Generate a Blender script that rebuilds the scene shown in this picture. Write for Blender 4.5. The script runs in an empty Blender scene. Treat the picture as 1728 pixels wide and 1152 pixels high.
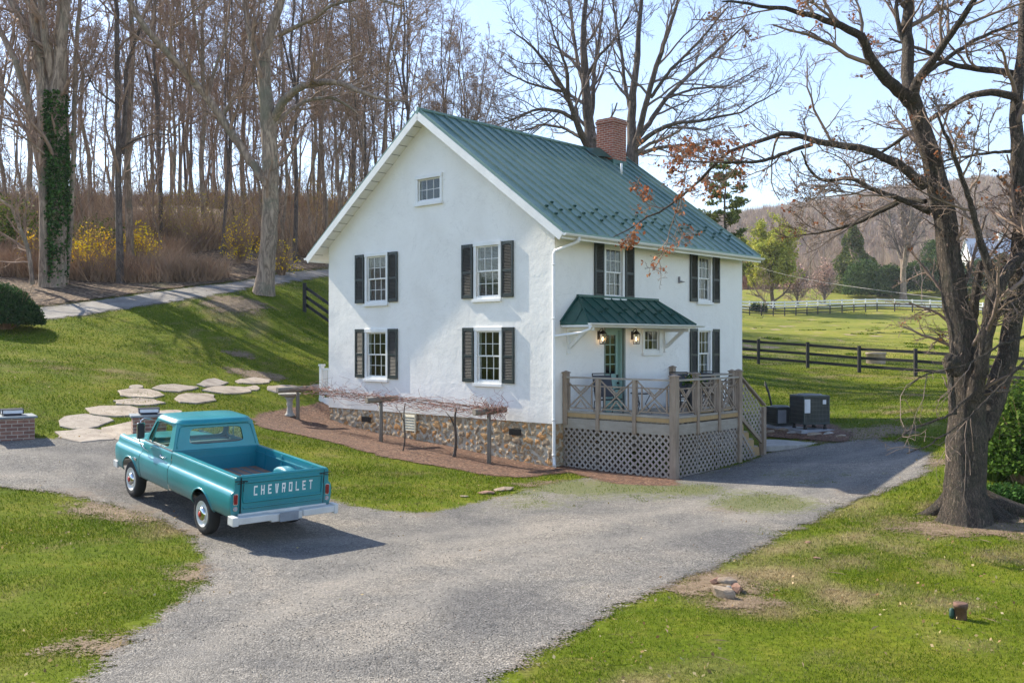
import bpy, bmesh, math, random
import numpy as np
from mathutils import Vector, Matrix, Euler
random.seed(7); RNG = np.random.default_rng(7)
SC = bpy.context.scene
COL = SC.collection
R = math.radians
# ------------------------------------------------------------------ camera
CH = 3.07; F = 1637.0
cam = bpy.data.objects.new('camera', bpy.data.cameras.new('camera')); COL.objects.link(cam)
cam.location = (0, 0, CH); cam.rotation_euler = (R(90), 0, 0)
cam.data.sensor_width = 36; cam.data.lens = 36 * F / 1728
cam.data.clip_start = 0.1; cam.data.clip_end = 5000
SC.camera = cam
# ------------------------------------------------------------------ sky, sun, exposure
SUN_EL = 38.5; SUN_DX, SUN_DY = -0.804, 0.595          # horizontal direction towards the sun
W = bpy.data.worlds.new('World'); SC.world = W; W.use_nodes = True
nt = W.node_tree; nt.nodes.clear()
sky = nt.nodes.new('ShaderNodeTexSky'); sky.sky_type = 'NISHITA'; sky.sun_disc = False
sky.sun_elevation = R(SUN_EL); sky.sun_rotation = math.atan2(SUN_DX, SUN_DY)
sky.air_density = 1.0; sky.dust_density = .4; sky.ozone_density = 3.2; sky.altitude = 100
bg = nt.nodes.new('ShaderNodeBackground'); bg.inputs[1].default_value = 0.118
wo = nt.nodes.new('ShaderNodeOutputWorld')
tint = nt.nodes.new('ShaderNodeMix'); tint.data_type = 'RGBA'; tint.blend_type = 'MULTIPLY'; tint.inputs[0].default_value = 1.0; tint.inputs[7].default_value = (1.08, .975, .94, 1)
nt.links.new(sky.outputs[0], tint.inputs[6]); nt.links.new(tint.outputs[2], bg.inputs[0]); nt.links.new(bg.outputs[0], wo.inputs[0])
sl = bpy.data.lights.new('sun', 'SUN'); sl.energy = 3.7; sl.angle = R(0.5); sl.color = (1.0, 0.91, 0.75)
so = bpy.data.objects.new('sun', sl); COL.objects.link(so)
ce = math.cos(R(SUN_EL)); sd_ = Vector((SUN_DX*ce, SUN_DY*ce, math.sin(R(SUN_EL))))
so.rotation_euler = sd_.to_track_quat('Z', 'Y').to_euler(); so.location = (-20, 20, 30)
SC.view_settings.view_transform = 'Standard'; SC.view_settings.look = 'None'
SC.view_settings.exposure = 1.45; SC.view_settings.gamma = 1.0; SC.view_settings.use_curve_mapping = False

# ------------------------------------------------------------------ material helpers
class N:
    def __init__(s, name):
        s.m = bpy.data.materials.new(name); s.m.use_nodes = True
        s.t = s.m.node_tree; s.b = s.t.nodes['Principled BSDF']; s.out = s.t.nodes['Material Output']
    def n(s, typ, **kw):
        o = s.t.nodes.new('ShaderNode' + typ)
        for k, v in kw.items():
            if k.startswith('i_'):
                key = k[2:]; key = int(key) if key.isdigit() else key.replace('_', ' ')
                s.put(o.inputs[key], v)
            else: setattr(o, k, v)
        return o
    def put(s, sock, v):
        if isinstance(v, bpy.types.NodeSocket): s.t.links.new(v, sock)
        elif isinstance(v, bpy.types.Node): s.t.links.new(v.outputs[0], sock)
        else:
            if sock.type == 'RGBA' and len(v) == 3: v = (*v, 1)
            sock.default_value = v
    def co(s, kind='Object', scale=None, rot=None):
        c = s.n('TexCoord').outputs[kind]
        if kind == 'World': pass
        if scale is not None or rot is not None:
            mp = s.n('Mapping', i_Vector=c)
            if scale is not None: mp.inputs['Scale'].default_value = scale
            if rot is not None: mp.inputs['Rotation'].default_value = rot
            c = mp.outputs[0]
        return c
    def pos(s): return s.n('NewGeometry').outputs['Position']
    def noise(s, vec, scale, detail=4, rough=.55, dist=0.0):
        o = s.n('TexNoise', i_Scale=scale, i_Detail=detail, i_Roughness=rough, i_Distortion=dist)
        if vec is not None: s.put(o.inputs['Vector'], vec)
        return o.outputs[0]
    def ramp(s, fac, stops, interp='LINEAR'):
        o = s.n('ValToRGB'); s.put(o.inputs[0], fac); cr = o.color_ramp; cr.interpolation = interp
        while len(cr.elements) < len(stops): cr.elements.new(0.5)
        for e, (p, c) in zip(cr.elements, stops):
            e.position = p; e.color = (*c, 1) if not isinstance(c, (int, float)) else (c, c, c, 1)
        return o.outputs[0]
    def mix(s, fac, a, b, mode='MIX'):
        o = s.n('Mix', data_type='RGBA', blend_type=mode); s.put(o.inputs[0], fac); s.put(o.inputs[6], a); s.put(o.inputs[7], b)
        return o.outputs[2]
    def math(s, op, a, b=0.0, c=None):
        o = s.n('Math', operation=op); s.put(o.inputs[0], a); s.put(o.inputs[1], b)
        if c is not None: s.put(o.inputs[2], c)
        return o.outputs[0]
    def bump(s, h, strength=.3, dist=.02, nrm=None):
        o = s.n('Bump', i_Strength=strength, i_Distance=dist, i_Height=h)
        if nrm is not None: s.put(o.inputs['Normal'], nrm)
        return o.outputs[0]
    def set(s, col=None, rough=.6, metal=0.0, nrm=None, **kw):
        if col is not None: s.put(s.b.inputs['Base Color'], col)
        s.put(s.b.inputs['Roughness'], rough); s.put(s.b.inputs['Metallic'], metal)
        if nrm is not None: s.put(s.b.inputs['Normal'], nrm)
        for k, v in kw.items(): s.put(s.b.inputs[k.replace('_', ' ')], v)
        return s.m
    def attr(s, name): return s.n('Attribute', attribute_name=name).outputs['Fac']

def simple(name, c, rough=.6, metal=0.0, var=.12, scale=3.0, bump=0.0, bscale=60, **kw):
    m = N(name); co = m.co()
    nz = m.noise(co, scale, 5, .6)
    c2 = tuple(x*(1-var*1.6) for x in c); c3 = tuple(min(1, x*(1+var)) for x in c)
    col = m.ramp(nz, [(.3, c2), (.7, c3)])
    nr = m.bump(m.noise(co, bscale, 4), bump, .01) if bump else None
    return m.set(col, rough, metal, nr, **kw)

# ------------------------------------------------------------------ object helpers
def tag(o, label=None, cat=None, group=None, kind=None):
    if label: o['label'] = label
    if cat: o['category'] = cat
    if group: o['group'] = group
    if kind: o['kind'] = kind
    return o
def empty(name, loc=(0, 0, 0), rz=0.0, label=None, cat=None, group=None):
    o = bpy.data.objects.new(name, None); COL.objects.link(o); o.location = loc; o.rotation_euler = (0, 0, rz)
    o.empty_display_size = .3
    return tag(o, label, cat, group)
def np_obj(name, V, Fc, mat, parent=None, smooth=False, attrs=None, loc=None):
    V = np.asarray(V, dtype=np.float32).reshape(-1, 3); Fc = np.asarray(Fc, dtype=np.int32)
    me = bpy.data.meshes.new(name); k = Fc.shape[1]
    me.vertices.add(len(V)); me.vertices.foreach_set('co', V.ravel())
    me.loops.add(Fc.size); me.loops.foreach_set('vertex_index', Fc.ravel())
    me.polygons.add(len(Fc)); me.polygons.foreach_set('loop_start', np.arange(0, Fc.size, k, dtype=np.int32))
    me.polygons.foreach_set('loop_total', np.full(len(Fc), k, dtype=np.int32))
    if smooth: me.polygons.foreach_set('use_smooth', np.ones(len(Fc), dtype=bool))
    me.update(calc_edges=True)
    for an, av in (attrs or {}).items():
        at = me.attributes.new(an, 'FLOAT', 'POINT'); at.data.foreach_set('value', np.asarray(av, dtype=np.float32))
    me.materials.append(mat)
    o = bpy.data.objects.new(name, me); COL.objects.link(o)
    if parent is not None: o.parent = parent
    if loc is not None: o.location = loc
    return o
class MB:
    """collects simple solids into one mesh"""
    def __init__(s): s.v = []; s.f = []; s.mi = []; s.sm = []
    def add(s, v, f, mi=0, sm=False):
        b = len(s.v); s.v += [tuple(p) for p in v]
        for q in f: s.f.append([b+i for i in q]); s.mi.append(mi); s.sm.append(sm)
        return s
    def box(s, x0, x1, y0, y1, z0, z1, mi=0, M=None):
        v = [Vector((x, y, z)) for x in (x0, x1) for y in (y0, y1) for z in (z0, z1)]
        if M is not None: v = [M @ p for p in v]
        return s.add(v, [(0, 1, 3, 2), (4, 6, 7, 5), (0, 4, 5, 1), (2, 3, 7, 6), (0, 2, 6, 4), (1, 5, 7, 3)], mi)
    def bar(s, a, b, w, h=None, up=(0, 0, 1), mi=0):
        """rectangular bar from a to b"""
        a = Vector(a); b = Vector(b); h = h or w; d = (b-a).normalized(); up = Vector(up)
        if abs(d.dot(up)) > .98: up = Vector((1, 0, 0))
        sd = d.cross(up).normalized()*w/2; u = sd.cross(d).normalized()*h/2
        v = [p+sx*sd+su*u for p in (a, b) for sx in (-1, 1) for su in (-1, 1)]
        return s.add(v, [(0, 1, 3, 2), (4, 6, 7, 5), (0, 4, 5, 1), (2, 3, 7, 6), (0, 2, 6, 4), (1, 5, 7, 3)], mi)
    def tube(s, pts, r, n=8, mi=0, cap=True, sm=True):
        pts = [Vector(p) for p in pts]; k = len(pts)
        rr = r if isinstance(r, (list, tuple)) else [r]*k
        b = len(s.v); ref = None
        for i, p in enumerate(pts):
            d = (pts[min(i+1, k-1)]-pts[max(i-1, 0)]).normalized()
            if ref is None:
                ref = Vector((0, 0, 1)) if abs(d.z) < .9 else Vector((1, 0, 0))
            u = d.cross(ref)
            if u.length < 1e-4: u = d.cross(Vector((0, 1, 0)))
            u.normalize(); w = u.cross(d).normalized(); ref = w
            for j in range(n):
                t = 2*math.pi*j/n; s.v.append(tuple(p+(u*math.cos(t)+w*math.sin(t))*rr[i]))
        for i in range(k-1):
            for j in range(n):
                a = b+i*n+j; c = b+i*n+(j+1) % n
                s.f.append([a, c, c+n, a+n]); s.mi.append(mi); s.sm.append(sm)
        if cap:
            s.f.append([b+j for j in range(n)][::-1]); s.mi.append(mi); s.sm.append(False)
            s.f.append([b+(k-1)*n+j for j in range(n)]); s.mi.append(mi); s.sm.append(False)
        return s
    def lathe(s, prof, n=24, M=None, mi=0, sm=True, cap=True):
        b = len(s.v); M = M or Matrix()
        for r, z in prof:
            for j in range(n):
                t = 2*math.pi*j/n; s.v.append(tuple(M @ Vector((r*math.cos(t), r*math.sin(t), z))))
        for i in range(len(prof)-1):
            for j in range(n):
                a = b+i*n+j; c = b+i*n+(j+1) % n
                s.f.append([a, c, c+n, a+n]); s.mi.append(mi); s.sm.append(sm)
        if cap:
            s.f.append([b+j for j in range(n)][::-1]); s.mi.append(mi); s.sm.append(False)
            s.f.append([b+(len(prof)-1)*n+j for j in range(n)]); s.mi.append(mi); s.sm.append(False)
        return s
    def prism(s, poly, d0, d1, M=None, mi=0):
        """poly in xy, extruded z d0..d1"""
        M = M or Matrix(); k = len(poly)
        v = [M @ Vector((x, y, d0)) for x, y in poly]+[M @ Vector((x, y, d1)) for x, y in poly]
        f = [tuple(range(k))[::-1], tuple(range(k, 2*k))]+[(i, (i+1) % k, (i+1) % k+k, i+k) for i in range(k)]
        return s.add(v, f, mi)
    def obj(s, name, mats, parent=None, bevel=0.0, loc=None, rz=None, fix=True):
        me = bpy.data.meshes.new(name); me.from_pydata(s.v, [], s.f)
        mats = mats if isinstance(mats, (list, tuple)) else [mats]
        for m in mats: me.materials.append(m)
        me.polygons.foreach_set('material_index', s.mi); me.polygons.foreach_set('use_smooth', s.sm)
        me.update()
        if fix:
            bm = bmesh.new(); bm.from_mesh(me); bmesh.ops.recalc_face_normals(bm, faces=bm.faces); bm.to_mesh(me); bm.free()
        o = bpy.data.objects.new(name, me); COL.objects.link(o)
        if parent is not None: o.parent = parent
        if loc is not None: o.location = loc
        if rz is not None: o.rotation_euler = (0, 0, rz)
        if bevel:
            b = o.modifiers.new('bevel', 'BEVEL'); b.width = bevel; b.segments = 2; b.limit_method = 'ANGLE'; b.angle_limit = R(40)
        return o
def copy_tree(o, parent=None, loc=None, rz=None, label=None):
    c = o.copy(); COL.objects.link(c)
    if parent is not None: c.parent = parent
    if loc is not None: c.location = loc
    if rz is not None: c.rotation_euler = (0, 0, rz)
    if label: c['label'] = label
    for ch in list(o.children):
        d = ch.copy(); COL.objects.link(d); d.parent = c
        for g in list(ch.children):
            e = g.copy(); COL.objects.link(e); e.parent = d
    return c

# ------------------------------------------------------------------ terrain height (thin plate spline through surveyed points)
_pix = [  # px, py on the photo and distance in metres
 (30,740,21),(250,738,21.3),(130,715,22.3),(250,675,25.5),(300,655,28.5),(400,645,32),(480,657,31.5),(350,650,30),
 (300,600,33),(100,600,30),(100,680,24),(500,600,36),(545,560,40),(300,540,38),(445,487,42.5),(100,545,36),(550,510,44),
 (65,530,37.5),(260,500,41),(400,480,45),(510,465,50),(100,488,42.5),(200,478,45),(300,430,52),(300,385,66),(100,405,56),(500,405,66),
 (300,345,88),(100,345,86),(600,360,90),(-200,330,90),(-300,450,45),(-200,600,26),
 (700,385,78),(1150,556,90),(1270,583,62),(1400,587,60),(1550,590,60),(1700,600,58),(1400,545,108),(1600,548,108),(1270,556,95),(1280,614,47),(1363,620,45.5),(1450,629,44),(1545,634,42.2),(1700,650,39),
 (1400,560,80),(1300,560,80),(1500,528,148),(1700,530,150),(1265,531,140),(1300,495,190),(1500,485,200),(1700,480,205),
 (1600,740,24),(1700,780,20),(1500,760,24),(1340,745,26),(1365,722,27.5),(1400,655,39),(1728,720,24),(1860,700,24)]
_c = [((px-864)/F*Y, Y, CH+(576-py)/F*Y) for px, py, Y in _pix]
_c += [(-8,5,0),(0,5,0),(8,5,0),(-3,9,0),(4,9,0),(0,12,0),(-4.8,15.3,0),(1,16,0),(6,16.5,0),(8.5,16,0),(13,13,0),(-9,17,.45),(-5.2,9.8,0),(-11,10,.25),
 (-6.24,17.95,.25),(-5.4,18.6,.22),(1.03,23.5,0),(-5.6,29.6,.70),(7.15,30.15,.62),(-2.3,26.4,.33),(.5,36,1.7),(4,33,1.1),(-3.57,26.4,.3),(-6.41,29,.62),(-.57,23.9,.04),(-6,-8,0),(8,-8,0),
 (0,60,4.2),(0,100,9),(40,200,13.5),(-120,120,22),(-60,160,22),(0,160,18),(60,300,19),(150,300,21),(-100,300,26),(150,100,4),(100,20,2),(-80,10,8),(260,200,12)]
_c += [((px-864)/F*Y, Y, z) for Y, z in ((190,12.5),(250,15.2),(320,16.5),(410,17)) for px in (1150,1350,1550,1800,2200)]
_C = np.array(_c, float)
def _U(r2): return .5*r2*np.log(r2+1e-9)
_S = 30.0
_A = _C[:, :2]/_S; _n = len(_A)
_K = _U(((_A[:, None]-_A[None])**2).sum(-1)) + np.eye(_n)*0.004
_P = np.hstack([np.ones((_n, 1)), _A]); _L = np.zeros((_n+3, _n+3)); _L[:_n, :_n] = _K; _L[:_n, _n:] = _P; _L[_n:, :_n] = _P.T
_w = np.linalg.solve(_L, np.hstack([_C[:, 2], np.zeros(3)]))
def tz(x, y):
    x = np.atleast_1d(np.asarray(x, float)); y = np.atleast_1d(np.asarray(y, float)); sh = x.shape
    q = np.stack([x.ravel(), y.ravel()], 1)/_S; out = np.empty(len(q))
    for i in range(0, len(q), 20000):
        qq = q[i:i+20000]; d = ((qq[:, None]-_A[None])**2).sum(-1)
        out[i:i+20000] = _U(d) @ _w[:_n] + _w[_n] + qq @ _w[_n+1:]
    return out.reshape(sh)
def tz1(x, y): return float(tz(x, y)[0])
_Ys = np.concatenate([np.arange(4, 60, .05), np.arange(60, 320, .4)])
def G(px, py):
    """ground point seen at a pixel of the photo"""
    X = (px-864)/F*_Ys; Z = CH+(576-py)/F*_Ys
    d = Z - tz(X, _Ys); i = int(np.argmax(d < 0)) if (d < 0).any() else len(_Ys)-1
    i = max(i, 1); t = d[i-1]/(d[i-1]-d[i]) if d[i-1] != d[i] else 0
    y = _Ys[i-1]+(_Ys[i]-_Ys[i-1])*min(max(t, 0), 1); x = (px-864)/F*y
    return Vector((x, y, tz1(x, y)))
def PT(px, py, Y): return Vector(((px-864)/F*Y, Y, CH+(576-py)/F*Y))
def sdist(P, poly):
    """signed distance (positive inside) of points to polygon"""
    P = np.asarray(P, float); poly = np.asarray(poly, float); d = np.full(len(P), 1e9); ins = np.zeros(len(P), bool)
    for i in range(len(poly)):
        a = poly[i]; b = poly[(i+1) % len(poly)]; e = b-a; w = P-a
        t = np.clip((w@e)/(e@e+1e-12), 0, 1); d = np.minimum(d, np.hypot(*(w-t[:, None]*e).T))
        c = (a[1] > P[:, 1]) != (b[1] > P[:, 1])
        ins ^= c & (P[:, 0] < (b[0]-a[0])*(P[:, 1]-a[1])/(b[1]-a[1]+1e-12)+a[0])
    return np.where(ins, d, -d)
def gpoly(pix): return [tuple(G(*p)[:2]) for p in pix]
def grid_obj(name, xs, ys, mat, lift=0.0, attrs=None, keep=None):
    X, Y = np.meshgrid(xs, ys); Z = tz(X, Y)+lift; V = np.stack([X.ravel(), Y.ravel(), Z.ravel()], 1)
    nx = len(xs); ii = np.arange(len(ys)-1)[:, None]*nx+np.arange(nx-1)[None]; ii = ii.ravel()
    Fc = np.stack([ii, ii+1, ii+nx+1, ii+nx], 1); at = {}
    P2 = V[:, :2]
    if attrs: at = {k: f(P2) for k, f in attrs.items()}
    if keep is not None:
        kv = keep(P2, at); kf = kv[Fc].any(1); Fc = Fc[kf]; used = np.unique(Fc); mp = np.zeros(len(V), int); mp[used] = np.arange(len(used))
        V = V[used]; Fc = mp[Fc]; at = {k: a[used] for k, a in at.items()}
    return np_obj(name, V, Fc, mat, smooth=True, attrs=at)
# ================================================================== GROUND
DRY = [(1600,905,2.6,.55),(1480,850,1.6,.35),(1450,1000,1.2,.3),(1620,1085,.7,.45),(1560,1090,.7,.4),(1245,1025,.6,.7),(1190,985,.4,.5),(1300,960,.7,.4),(1120,1120,.6,.3),(1480,930,.8,.35),(150,700,1.4,.4),(390,516,2.2,.5),(300,560,1.5,.2),(120,1000,.6,.15),(980,800,1.4,.4),(1400,640,2.5,.45),(1500,700,2,.3),(1680,870,1.5,.6),(280,890,.6,.35)]
def fbm(P, s, seed=0):
    r = np.random.default_rng(seed); o = np.zeros(len(P))
    for k in range(10):
        a = r.uniform(0, 2*np.pi); f = s*r.uniform(.5, 2.2); o += np.sin((P[:, 0]*np.cos(a)+P[:, 1]*np.sin(a))*f+r.uniform(0, 6.28))
    return o/np.sqrt(10)
def gauss(pts):
    pts = [(G(a, b), r, k) for a, b, r, k in pts]
    def f(P):
        o = np.zeros(len(P))
        for g_, r, k in pts: o = np.maximum(o, k*np.exp(-(((P[:, 0]-g_.x)**2+(P[:, 1]-g_.y)**2)/(r*r))))
        return o
    return f
def dryf(P):
    g_ = gauss(DRY)(P); return np.clip(-.02+.24*fbm(P, .9, 21)+.26*fbm(P, 3.1, 22)+.12*fbm(P, 9, 23)+g_+.05*np.clip((P[:, 0]-1)/4, 0, 1)*(P[:, 1] < 22), 0, 1)
GRASS_HI, GRASS_MID, GRASS_LO = (.145,.215,.022), (.085,.155,.018), (.045,.095,.016)
def grass_nodes(m):
    p = m.pos()
    big = m.noise(p, .35, 5, .6, .4); mid = m.noise(p, 1.7, 5, .65); fine = m.noise(p, 14, 4, .7)
    c = m.ramp(big, [(.3, (.062,.09,.008)), (.45, (.092,.128,.010)), (.58, (.135,.16,.014)), (.72, (.19,.175,.035))])
    c2 = m.ramp(mid, [(.35, (.062,.09,.007)), (.5, (.10,.135,.010)), (.66, (.17,.16,.03))])
    c = m.mix(.5, c, c2)
    c = m.mix(.55, c, m.ramp(m.noise(p, .09, 5, .7, .5), [(.36, (.62,.72,.6)), (.5, (1,1,1)), (.64, (1.3,1.12,1.1))]), 'MULTIPLY')
    dead = m.ramp(m.noise(p, .9, 6, .7, .8), [(.58, 0.0), (.70, 1.0)])
    c = m.mix(m.math('MULTIPLY', dead, .55), c, (.17,.13,.06))
    c = m.mix(.55, c, m.ramp(fine, [(.3, (.35,.35,.35)), (.7, (1.5,1.5,1.5))]), 'MULTIPLY')
    c = m.mix(m.ramp(m.attr('dry'), [(.25, 0.0), (.85, .85)]), c, m.ramp(fine, [(.3, (.13,.09,.05)), (.7, (.34,.26,.15))]))
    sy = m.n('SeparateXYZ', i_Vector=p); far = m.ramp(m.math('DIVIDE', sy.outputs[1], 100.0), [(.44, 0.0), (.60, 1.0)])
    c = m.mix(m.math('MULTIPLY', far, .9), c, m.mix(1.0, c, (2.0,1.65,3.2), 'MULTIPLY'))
    return c, fine, mid
m = N('lawn'); c, fine, mid = grass_nodes(m)
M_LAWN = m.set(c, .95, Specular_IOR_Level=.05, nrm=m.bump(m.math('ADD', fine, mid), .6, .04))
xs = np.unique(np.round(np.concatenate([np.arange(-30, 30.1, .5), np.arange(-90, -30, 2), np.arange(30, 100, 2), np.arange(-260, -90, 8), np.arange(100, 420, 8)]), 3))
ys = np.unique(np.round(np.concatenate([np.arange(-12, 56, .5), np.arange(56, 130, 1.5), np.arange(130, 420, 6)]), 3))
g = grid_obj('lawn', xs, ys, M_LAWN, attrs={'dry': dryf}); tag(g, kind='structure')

def edge_mat(name, colfn, rough=.9):
    """material of a ground sheet whose border is broken up: cut out where its edge attribute plus noise is below zero"""
    m = N(name); col, h, bs, bd = colfn(m)
    m.set(col, rough, nrm=m.bump(h, bs, bd)); p = m.pos()
    e = m.attr('edge'); w = m.attr('soft')
    n1 = m.math('SUBTRACT', m.noise(p, 2.2, 5, .7), .5); n2 = m.math('SUBTRACT', m.noise(p, 30, 3, .8), .5)
    s = m.math('ADD', m.math('MULTIPLY', n1, 3.6), m.math('MULTIPLY', n2, 4.5)); s = m.math('MULTIPLY', s, w)
    a = m.math('GREATER_THAN', m.math('ADD', e, s), 0.0)
    m.put(m.b.inputs['Alpha'], a); return m.m
def sheet(name, pix, mat, step, lift, soft=.35, extra=None, world=False, kind='structure'):
    poly = np.array(pix if world else gpoly(pix)); x0, y0 = poly.min(0)-1; x1, y1 = poly.max(0)+1
    at = {'edge': lambda P: sdist(P, poly), 'soft': (lambda P: np.full(len(P), soft)) if not callable(soft) else soft}
    if extra: at.update(extra)
    o = grid_obj(name, np.arange(x0, x1+step, step), np.arange(y0, y1+step, step), mat, lift, at, keep=lambda P, a: a['edge'] > -soft*1.7 if not callable(soft) else a['edge'] > -1.2)
    return tag(o, kind=kind)
def gravel(m):
    p = m.pos()
    v = m.n('TexVoronoi', i_Scale=62.0); m.put(v.inputs['Vector'], p)
    sepr = m.n('SeparateColor'); m.put(sepr.inputs[0], v.outputs['Color'])
    st = m.ramp(sepr.outputs[0], [(.0, (.085,.081,.076)), (.45, (.155,.149,.139)), (.8, (.22,.211,.195)), (1, (.34,.325,.30))])
    big = m.noise(p, .5, 5, .6, .5)
    st = m.mix(.9, st, m.ramp(big, [(.34, (.58,.58,.60)), (.5, (.95,.92,.88)), (.66, (1.35,1.24,1.10))]), 'MULTIPLY')
    med = m.noise(p, 6, 5, .75); st = m.mix(.7, st, m.ramp(med, [(.3, (.6,.6,.6)), (.7, (1.3,1.3,1.3))]), 'MULTIPLY')
    eg = m.math('MULTIPLY', m.math('SUBTRACT', .30, m.attr('edge')), 1.5); eg = m.math('MINIMUM', m.math('MAXIMUM', eg, 0.0), .62)
    tk = m.math('MULTIPLY', m.attr('track'), m.ramp(m.noise(p, 1.6, 4, .7), [(.3, .25), (.6, 1.0)])); st = m.mix(tk, st, m.mix(1.0, m.mix(.45, st, (.235,.222,.20)), (1.10,1.08,1.05), 'MULTIPLY'))
    dirt = m.math('ADD', m.math('MAXIMUM', m.attr('dirt'), eg), m.math('MULTIPLY', m.math('SUBTRACT', m.noise(p, 5, 5, .8), .5), 1.2))
    st = m.mix(m.ramp(dirt, [(.35, 0.0), (.75, .8)]), st, m.ramp(m.noise(p, 9, 4, .7), [(.3, (.13,.09,.06)), (.7, (.27,.20,.14))]))
    mo = m.math('ADD', m.attr('moss'), m.math('MULTIPLY', m.math('SUBTRACT', m.noise(p, 7, 5, .85), .5), 1.7))
    st = m.mix(m.ramp(mo, [(.45, 0.0), (.72, .8)]), st, m.ramp(m.noise(p, 25, 3, .7), [(.3, (.06,.085,.012)), (.7, (.155,.16,.035))]))
    h = m.math('ADD', m.math('MULTIPLY', v.outputs['Distance'], -1.0), m.math('MULTIPLY', med, .8))
    return st, h, .7, .02
M_GRAV = edge_mat('gravel', gravel)
DRIVE = [(-160,736),(0,738),(200,742),(300,748),(430,790),(500,822),(560,847),(640,861),(700,867),(760,861),(850,838),(920,818),(1000,806),(1140,806),
 (1240,788),(1295,766),(1340,757),(1400,748),(1470,741),(1530,748),(1570,768),(1560,800),(1500,826),(1440,846),(1380,876),(1320,902),(1250,938),(1200,962),(1130,984),
 (1050,1022),(980,1062),(900,1105),(830,1160),(760,1300),(60,1300),(130,1160),(190,1112),(230,1072),(300,1024),(345,985),(352,950),(332,912),(280,880),(180,850),(100,832),(0,824),(-160,815)]
moss = gauss([(1290,850,1.3,1.0),(1215,800,.8,.45),(1250,835,1.2,.6),(1420,800,1.2,.45),(930,820,1.4,1.0),(1060,822,1.6,.95),(990,828,1.2,.9),(1160,828,1.2,.85),(1330,800,1.2,.55),(870,835,.9,.7),(1370,815,.8,.55),(900,850,1.4,.6),(1000,835,1.6,.62),(1100,838,1.2,.6),(1200,870,1.3,.28),(1050,950,1.0,.32),(980,985,1.0,.34),(800,860,1.0,.40),(1300,900,.9,.45),(1180,930,.6,.3),(270,905,.6,.2),(1130,820,.8,.35),(1500,770,1.4,.3),(600,880,.5,.28)])
dirt = gauss([(1230,860,.7,.6),(1150,830,1.0,.45),(1230,755,1.2,.4),(120,838,.9,.6),(220,868,.9,.7),(300,900,.7,.7),(345,960,.5,.5),(1450,830,1.0,.5),(1010,815,1.0,.6),(900,825,.8,.55),(250,1070,.6,.4),(1480,745,1.5,.5),(720,870,.6,.5)])
def pdist(P, line):
    d = np.full(len(P), 1e9)
    for a, b in zip(line, line[1:]):
        a = np.array(a); e_ = np.array(b)-a; w = P-a; t = np.clip((w@e_)/(e_@e_), 0, 1); d = np.minimum(d, np.hypot(*(w-t[:, None]*e_).T))
    return d
TR = [gpoly(l) for l in ([(-60,775),(120,790),(260,850),(430,930),(650,930),(900,905),(1150,880),(1300,835),(1400,790),(1520,762)], [(330,1250),(480,1090),(640,1000),(850,930),(1100,885),(1290,838)])]
def track(P): return np.maximum.reduce([np.exp(-((pdist(P, l)+.10*fbm(P, 1.2, 90+i)-.72)/.26)**2) for i, l in enumerate(TR)])
sheet('gravel_driveway', DRIVE, M_GRAV, .2, .02, .22, {'moss': moss, 'dirt': dirt, 'track': track})
def lane(m):
    p = m.pos(); c = m.ramp(m.noise(p, 1.2, 6, .7, .5), [(.3, (.13,.115,.10)), (.55, (.22,.205,.185)), (.75, (.31,.29,.26))])
    return m.mix(.6, c, m.ramp(m.noise(p, 40, 3, .8), [(.3, (.6,.6,.6)), (.7, (1.4,1.4,1.4))]), 'MULTIPLY'), m.noise(p, 30, 3), .4, .02
LANE_N = [(-260,560),(-100,552),(60,541),(200,523),(300,508),(400,492),(470,479),(520,471),(560,466),(640,458)]
LANE_F = [(640,444),(560,453),(510,459),(440,469),(380,480),(300,489),(200,503),(65,520),(-100,530),(-260,536)]
sheet('lane', LANE_N+LANE_F, edge_mat('lane_gravel', lane), .4, .03, .38)
def litter(m):
    p = m.pos()
    v = m.n('TexVoronoi', i_Scale=9.0); m.put(v.inputs['Vector'], p); s_ = m.n('SeparateColor'); m.put(s_.inputs[0], v.outputs['Color'])
    c = m.ramp(s_.outputs[0], [(0, (.05,.030,.018)), (.5, (.15,.095,.058)), (.85, (.27,.19,.12)), (1, (.42,.32,.22))])
    c = m.mix(.8, c, m.ramp(m.noise(p, .6, 6, .7), [(.3, (.5,.45,.42)), (.5, (.95,.9,.85)), (.7, (1.35,1.2,1.0))]), 'MULTIPLY')
    g_ = m.ramp(m.noise(p, .35, 5, .7, .6), [(.56, 0.0), (.68, .5)])
    return m.mix(g_, c, (.09,.11,.03)), m.noise(p, 5, 6, .8), 1.0, .2
FOREST = [(-900,340),(-300,520),(-260,534),(-100,528),(65,518),(200,501),(300,487),(380,478),(440,467),(510,457),(560,451),(640,442)]
fp = gpoly(FOREST[1:]) + [(-12,70),(-8,90),(2,120),(10,160),(0,240),(-250,300),(-250,30),(-60,20),(-34,24)]
sheet('forest_floor', fp, edge_mat('leaf_litter', litter), 1.5, .07, .5, world=True)
def mulch(m):
    p = m.pos(); v = m.n('TexVoronoi', i_Scale=26.0, i_Randomness=1.0); mp = m.n('Mapping', i_Vector=p); mp.inputs['Scale'].default_value = (1, 2.2, 1); m.put(v.inputs['Vector'], mp.outputs[0])
    s_ = m.n('SeparateColor'); m.put(s_.inputs[0], v.outputs['Color'])
    c = m.ramp(s_.outputs[0], [(0, (.022,.009,.005)), (.45, (.10,.042,.022)), (.8, (.19,.09,.048)), (1, (.36,.23,.15))])
    c = m.mix(.7, c, m.ramp(m.noise(p, 3, 5, .7), [(.3, (.6,.6,.6)), (.7, (1.25,1.2,1.15))]), 'MULTIPLY')
    return c, m.math('ADD', s_.outputs[1], m.noise(p, 8, 4)), .9, .03
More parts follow.
